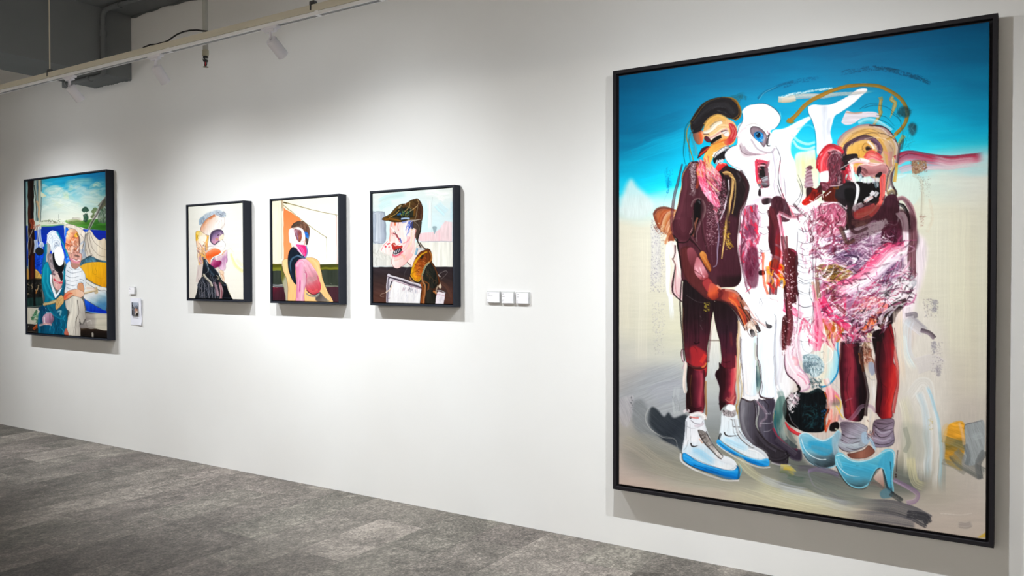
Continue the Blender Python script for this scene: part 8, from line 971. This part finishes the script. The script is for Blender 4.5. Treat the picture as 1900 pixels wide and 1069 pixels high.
bm=bmesh.new(); bm_lathe(bm,[(.004,.010),(.006,.006),(.0165,.004),(.0175,.001),(.006,0)],20,Matrix.Translation((sx,sy,sz))); link('deflector',bm,'brass',t,40)
bm=bmesh.new(); bm_box(bm,sx-.028,sx-.012,sy-.004,sy+.004,sz+.052,sz+.0555); bm_box(bm,sx-.029,sx-.0255,sy-.004,sy+.004,sz+.0555,sz+.060); link('clip',bm,'brass',t)
bm=bmesh.new(); vs=[bm.verts.new((sx+x,sy+y,sz+z)) for x,y,z in ((.010,-.012,.056),(.022,-.014,.047),(.030,-.006,.044),(.018,.004,.057))]; f_=bm.faces.new(vs); r_=bmesh.ops.extrude_face_region(bm,geom=[f_]); bmesh.ops.translate(bm,verts=[v for v in r_['geom'] if isinstance(v,bmesh.types.BMVert)],vec=(0,0,-.0012)); link('paper_tag',bm,'tag',t)
# ------------------------------------------------------------------ framed paintings
def homography(dst):
    A=[];B=[]
    for (u,v),(x,y) in zip(((0,0),(1,0),(1,1),(0,1)),dst):
        A+=[[u,v,1,0,0,0,-u*x,-v*x],[0,0,0,u,v,1,-u*y,-v*y]]; B+=[x,y]
    return np.append(np.linalg.solve(np.array(A,float),np.array(B,float)),1).reshape(3,3)
def canvas(P,corners,x0,x1,z0,z1,y,nx,nz,parent,relief,gain=1.0,name='canvas',thick=.02):
    H=homography(corners); u,v=np.meshgrid(np.linspace(0,1,nx),np.linspace(0,1,nz)); u=u.ravel(); v=v.ravel()
    w=H@np.stack([u,v,np.ones_like(u)]); S=P.sample(w[0]/w[2],w[1]/w[2])
    co=np.empty((nx*nz,3),np.float32); co[:,0]=x0+(x1-x0)*u; co[:,2]=z1+(z0-z1)*v; co[:,1]=y-np.clip(S[:,3],-.2,1)*relief
    edge=(u<=0)|(u>=1)|(v<=0)|(v>=1); co[edge,1]=y+.0015
    i=np.arange(nx*nz).reshape(nz,nx); q=np.stack([i[:-1,:-1],i[1:,:-1],i[1:,1:],i[:-1,1:]],-1).reshape(-1,4)
    # side walls back to the stretcher
    rim=np.concatenate([i[0,:],i[1:,-1],i[-1,-2::-1],i[-2:0:-1,0]]); k=len(rim); back=co[rim].copy(); back[:,1]=y+thick
    nb=np.arange(k)+nx*nz; side=np.stack([rim,np.roll(rim,-1),np.roll(nb,-1),nb],-1)
    co=np.vstack([co,back]); q=np.vstack([q,side])
    me=bpy.data.meshes.new(name); me.vertices.add(len(co)); me.vertices.foreach_set('co',co.ravel())
    me.loops.add(q.size); me.loops.foreach_set('vertex_index',q.ravel().astype(np.int32)); me.polygons.add(len(q)); me.polygons.foreach_set('loop_start',np.arange(0,q.size,4,dtype=np.int32)); me.update(calc_edges=True)
    c=lin(np.clip(S[:,:3],0,1))**1.12*gain; c=np.vstack([c,np.tile(lin('#d9d6cf'),(k,1))]); c=np.hstack([c,np.ones((len(c),1))]).astype(np.float32)
    at=me.attributes.new('paint','FLOAT_COLOR','POINT'); at.data.foreach_set('color',np.clip(c,0,1).ravel()); me.shade_smooth(); me.materials.append(MAT['paint'])
    o=bpy.data.objects.new(name,me); COL.objects.link(o); o.parent=parent; o.matrix_parent_inverse=Matrix.Translation(-parent.location); return o
def framed(P,corners,x0,x1,z0,z1,y,inset,face,rec,res,label,mat,relief,gain,group=None):
    t=thing('framed_painting',((x0+x1)/2,0,z0),label,'painting',group)
    bm=bmesh.new(); yb=-.005
    def ring(dx,yy): return [bm.verts.new(p) for p in ((x0+dx,yy,z0+dx),(x1-dx,yy,z0+dx),(x1-dx,yy,z1-dx),(x0+dx,yy,z1-dx))]
    b=.0012; R=[ring(.004,yb),ring(0,yb-.001),ring(0,y+b),ring(b,y),ring(face-b,y),ring(face,y+b),ring(face,y+.03),ring(inset+.03,y+.0302)]
    for A,B in zip(R,R[1:]):
        for i in range(4): bm.faces.new((A[i],A[(i+1)%4],B[(i+1)%4],B[i]))
    bm.faces.new(R[0]); bm.faces.new(R[-1]); link('frame',bm,mat,t)
    cz=[inset if isinstance(inset,(int,float)) else 0][0]; ix0,ix1,iz0,iz1=cz,cz,cz,cz
    if rec[1]: ix0,ix1,iz0,iz1=rec[1]
    canvas(P,corners,x0+ix0,x1-ix1,z0+iz0,z1-iz1,y+rec[0],res[0],res[1],t,relief,gain,thick=.03-rec[0]-.0005)
    return t
G=.74; AMB=165; EXPO=0.0
PG=paint_group(); paint_group_front(PG); paint_group_touches(PG); warp(PG,1.5,26)
framed(PG,[[1148.41,141.35],[1836.06,40.36],[1828.61,1001.49],[1148.42,898.41]],-1.9274,-.1438,.3297,2.5928,-.075,.033,.019,(.008,(.033,.031,.030,.030)),(840,1070),'very large framed painting of distorted standing figures under a turquoise sky','frame_warm',.0011,.82); del PG
PH=paint_harbour(); warp(PH,.7,8)
framed(PH,[[46.61,336.71],[195.83,318.29],[199.18,628.24],[50.12,617.51]],-8.1018,-6.7252,.9341,2.4081,-.0747,.017,.013,(.008,(.020,.019,.019,.018)),(330,420),'framed painting of two seated people by a harbour with sails and a yellow boat','frame',.0010,G)
PW=paint_white_bust(); warp(PW,.6,8)
SM='row of three small portraits'
framed(PW,[[348.57,383.9],[450.35,376.28],[451.78,556.5],[350.12,554.15]],-5.6248,-4.9385,1.2967,2.05,-.0782,.017,.0125,(.008,(.019,.018,.0175,.017)),(260,320),'small framed portrait on cream ground, figure with grey hair and black coat','frame',.0008,G,SM)
PS=paint_seated(); warp(PS,.4,9)
framed(PS,[[503.99,373.23],[626.87,364.1],[628.04,561.08],[505.34,558.22]],-4.6628,-3.9684,1.2946,2.0469,-.0727,.017,.0125,(.008,(.019,.018,.0175,.017)),(280,320),'small framed painting of a pink-limbed figure in a tan armchair, orange panel behind','frame',.0008,G,SM)
PC=paint_cap(); warp(PC,.6,8)
framed(PC,[[690.3,359.3],[839.67,348.18],[840.43,565.22],[691.36,561.79]],-3.6948,-2.9993,1.2972,2.0476,-.0694,.017,.0125,(.008,(.019,.018,.0175,.017)),(320,360),'small framed portrait of a man in a flat cap carrying white papers','frame',.0008,G,SM)
# ------------------------------------------------------------------ wall labels
def marks(bm,x,z,y,w,h,seed):
    """a line of tiny print: short separate strokes"""
    r=random.Random(seed); k=0
    while k<w:
        l=r.uniform(.0016,.0048)
        if k+l<w: bm_box(bm,x+k,x+k+l,y-.0003,y,z-h*r.uniform(.75,1),z)
        k+=l+r.uniform(.0006,.0016)
def label_card(x0,x1,z0,z1,d,lines,label,group):
    t=thing('label_card',((x0+x1)/2,0,z0),label,'label',group)
    bm=bmesh.new(); bm_box(bm,x0,x1,-d,0,z0,z1,.0008); link('acrylic_mount',bm,'acrylic',t)
    bm=bmesh.new(); bm_box(bm,x0+.001,x1-.004,-d-.0012,-d-.0001,z0+.001,z1-.005); link('card',bm,'card',t)
    bm=bmesh.new()
    for k,(zz,w,h,off) in enumerate(lines): marks(bm,x0+.006+off,z1-zz,-d-.0012,w,h,hash((round(x0*1000),k))&0xffff)
    link('printed_text',bm,'ink',t)
G3='three wall labels between the cap portrait and the large painting'
label_card(-2.797,-2.703,1.328,1.396,.014,[(.013,.016,.0028,0),(.026,.040,.0034,0),(.048,.008,.002,0),(.053,.010,.002,0),(.060,.007,.0024,0)],'white wall label closest to the framed flat cap portrait',G3)
label_card(-2.691,-2.603,1.325,1.395,.014,[(.013,.017,.0028,0),(.028,.020,.0030,0),(.049,.014,.0022,0),(.055,.009,.002,0),(.061,.008,.0024,0)],'white wall label in the middle of the row of three',G3)
label_card(-2.588,-2.499,1.325,1.394,.014,[(.013,.017,.0030,0),(.028,.016,.0028,0),(.049,.009,.002,0),(.054,.009,.002,0),(.061,.010,.0024,0)],'white wall label of the row of three nearest the very large painting',G3)
label_card(-6.507,-6.4226,1.336,1.400,.014,[(.014,.018,.0026,0),(.022,.024,.0022,0),(.040,.012,.002,0)],'single small white wall label above the paper sheet beside the harbour painting',None)
# taped paper sheet with a small colour picture, its edges curling off the wall
def sheet():
    x0,x1,z0,z1=-6.501,-6.335,1.074,1.303; t=thing('paper_sheet',((x0+x1)/2,0,z0),'white paper sheet with a small colour picture, below a small label','paper')
    def off(u,v): return -.0035-.022*max(0,u-.72)**1.5*(max(0,v-.55)*1.6+.25+max(0,.3-v)*1.2)*3.2-.004*math.sin(v*5+u*2)**2*u
    bm=bmesh.new(); n,m=18,26; F=[];Bk=[]
    for j in range(m+1):
        F.append([bm.verts.new((x0+(x1-x0)*i/n,off(i/n,j/m),z0+(z1-z0)*j/m)) for i in range(n+1)]); Bk.append([bm.verts.new((x0+(x1-x0)*i/n,off(i/n,j/m)+.0006,z0+(z1-z0)*j/m)) for i in range(n+1)])
    for j in range(m):
        for i in range(n): bm.faces.new((F[j][i],F[j][i+1],F[j+1][i+1],F[j+1][i])); bm.faces.new((Bk[j][i],Bk[j+1][i],Bk[j+1][i+1],Bk[j][i+1]))
    for j in range(m):
        bm.faces.new((F[j][0],F[j+1][0],Bk[j+1][0],Bk[j][0])); bm.faces.new((F[j][n],Bk[j][n],Bk[j+1][n],F[j+1][n]))
    for i in range(n):
        bm.faces.new((F[0][i],Bk[0][i],Bk[0][i+1],F[0][i+1])); bm.faces.new((F[m][i],F[m][i+1],Bk[m][i+1],Bk[m][i]))
    link('page',bm,'paper',t,60)
    P=Painter(0,0,90,200,3,9); f,s,sc_,sp=P.fill,P.stroke,P.scumble,P.speck
    f('-5,-5 95,-5 95,205 -5,205','#8d9096',sm=0); f('-5,-5 95,-5 95,75 -5,75','#b4bccb',sm=0,soft=14,tex=.1); f('-5,-5 12,-5 14,70 24,90 30,205 -5,205','#34363d',soft=5); s('14,40 16,120 20,190',9,'#2a2b31',.9)
    sc_('10,70 85,60 88,120 10,120',60,26,7,['#5f6672','#8d8f99','#454a55','#b9b4b4','#3c4048'],80,30,.8,.15); s('38,40 37,120',3,'#4a4f5a',.9); s('55,62 72,50 84,80 70,100',14,['#4a5260','#6d727c'],.85)
    f('46,100 66,92 84,108 80,140 60,150 48,130','#c99a84',soft=8); sc_('40,95 85,95 85,150 45,150',34,18,7,['#d9a585','#7a4f44','#e8c9b4','#a86a50'],60,40,.8,.15); f('55,140 84,130 88,170 80,200 56,200','#dfd0c4',soft=8); sc_('15,110 50,110 52,200 15,200',50,30,7,['#77757f','#9a9098','#57565f','#b9aeb0'],90,18,.8,.15); f('66,165 92,160 92,205 60,205','#3f3833',soft=8)
    canvas(P,[[0,0],[90,0],[90,200],[0,200]],-6.4707,-6.3793,1.154,1.267,-.0128,46,60,t,0.0,.8,'printed_picture',thick=.0009)
    bm=bmesh.new(); marks(bm,-6.463,1.138,-.0085,.080,.0042,5); link('caption',bm,'ink',t)
sheet()
# ------------------------------------------------------------------ added fill lamps, unseen behind the viewer, bouncing soft light off the front wall
MAT['fill_panel']=glow('fill_glow','#fff2e2',2.2)
def fill_lamp(x,e):
    y,z=-6.6,CEIL-.09; t=thing('added_fill_lamp',(x,y,CEIL),'added long fill lamp, unseen behind the viewer','added fill light','added fill lamps behind the viewer')
    bm=bmesh.new(); bm_box(bm,x-1.05,x+1.05,y,y+.08,CEIL-.16,CEIL-.001,.004); link('fill_housing',bm,'lampwhite',t)
    bm=bmesh.new(); bm_box(bm,x-1.0,x+1.0,y-.004,y-.0005,CEIL-.15,CEIL-.03); link('fill_panel',bm,'fill_panel',t)
    ld=bpy.data.lights.new('fill_light','AREA'); ld.shape='RECTANGLE'; ld.size=2.0; ld.size_y=.12; ld.energy=e; ld.color=(1,.94,.87)
    lo=bpy.data.objects.new('fill_light',ld); COL.objects.link(lo); lo.location=(x,y-.012,z); lo.rotation_euler=(math.radians(70),0,math.radians(180)); lo.parent=t; lo.matrix_parent_inverse=Matrix.Translation(-t.location)
for x in (-8.6,-5.4,-2.2,1.0,3.3): fill_lamp(x,AMB)
w=bpy.data.worlds.new('world'); sc.world=w; w.use_nodes=True; w.node_tree.nodes['Background'].inputs['Color'].default_value=(.9,.95,1,1); w.node_tree.nodes['Background'].inputs['Strength'].default_value=.05
# ------------------------------------------------------------------ camera and view
yaw,pit,roll=math.radians(32.82638),math.radians(.982105),math.radians(-.129948)
fw=Vector((-math.sin(yaw)*math.cos(pit),math.cos(yaw)*math.cos(pit),-math.sin(pit))); r=Vector((math.cos(yaw),math.sin(yaw),0)); u=r.cross(fw)
r2=r*math.cos(roll)+u*math.sin(roll); u2=-r*math.sin(roll)+u*math.cos(roll)
cd=bpy.data.cameras.new('camera'); cd.sensor_width=36; cd.sensor_fit='HORIZONTAL'; cd.lens=1508.475/1900*36; cd.clip_start=.05
co=bpy.data.objects.new('camera',cd); COL.objects.link(co)
co.matrix_world=Matrix(((r2.x,u2.x,-fw.x,0),(r2.y,u2.y,-fw.y,-4.06887),(r2.z,u2.z,-fw.z,1.5),(0,0,0,1))); sc.camera=co
vs=sc.view_settings; vs.view_transform='Standard'; vs.look='None'; vs.gamma=1; vs.use_curve_mapping=False; vs.exposure=EXPO
sc.display_settings.display_device='sRGB'; sc.cycles.max_bounces=8; sc.cycles.diffuse_bounces=5; sc.cycles.sample_clamp_indirect=6; sc.cycles.use_denoising=True
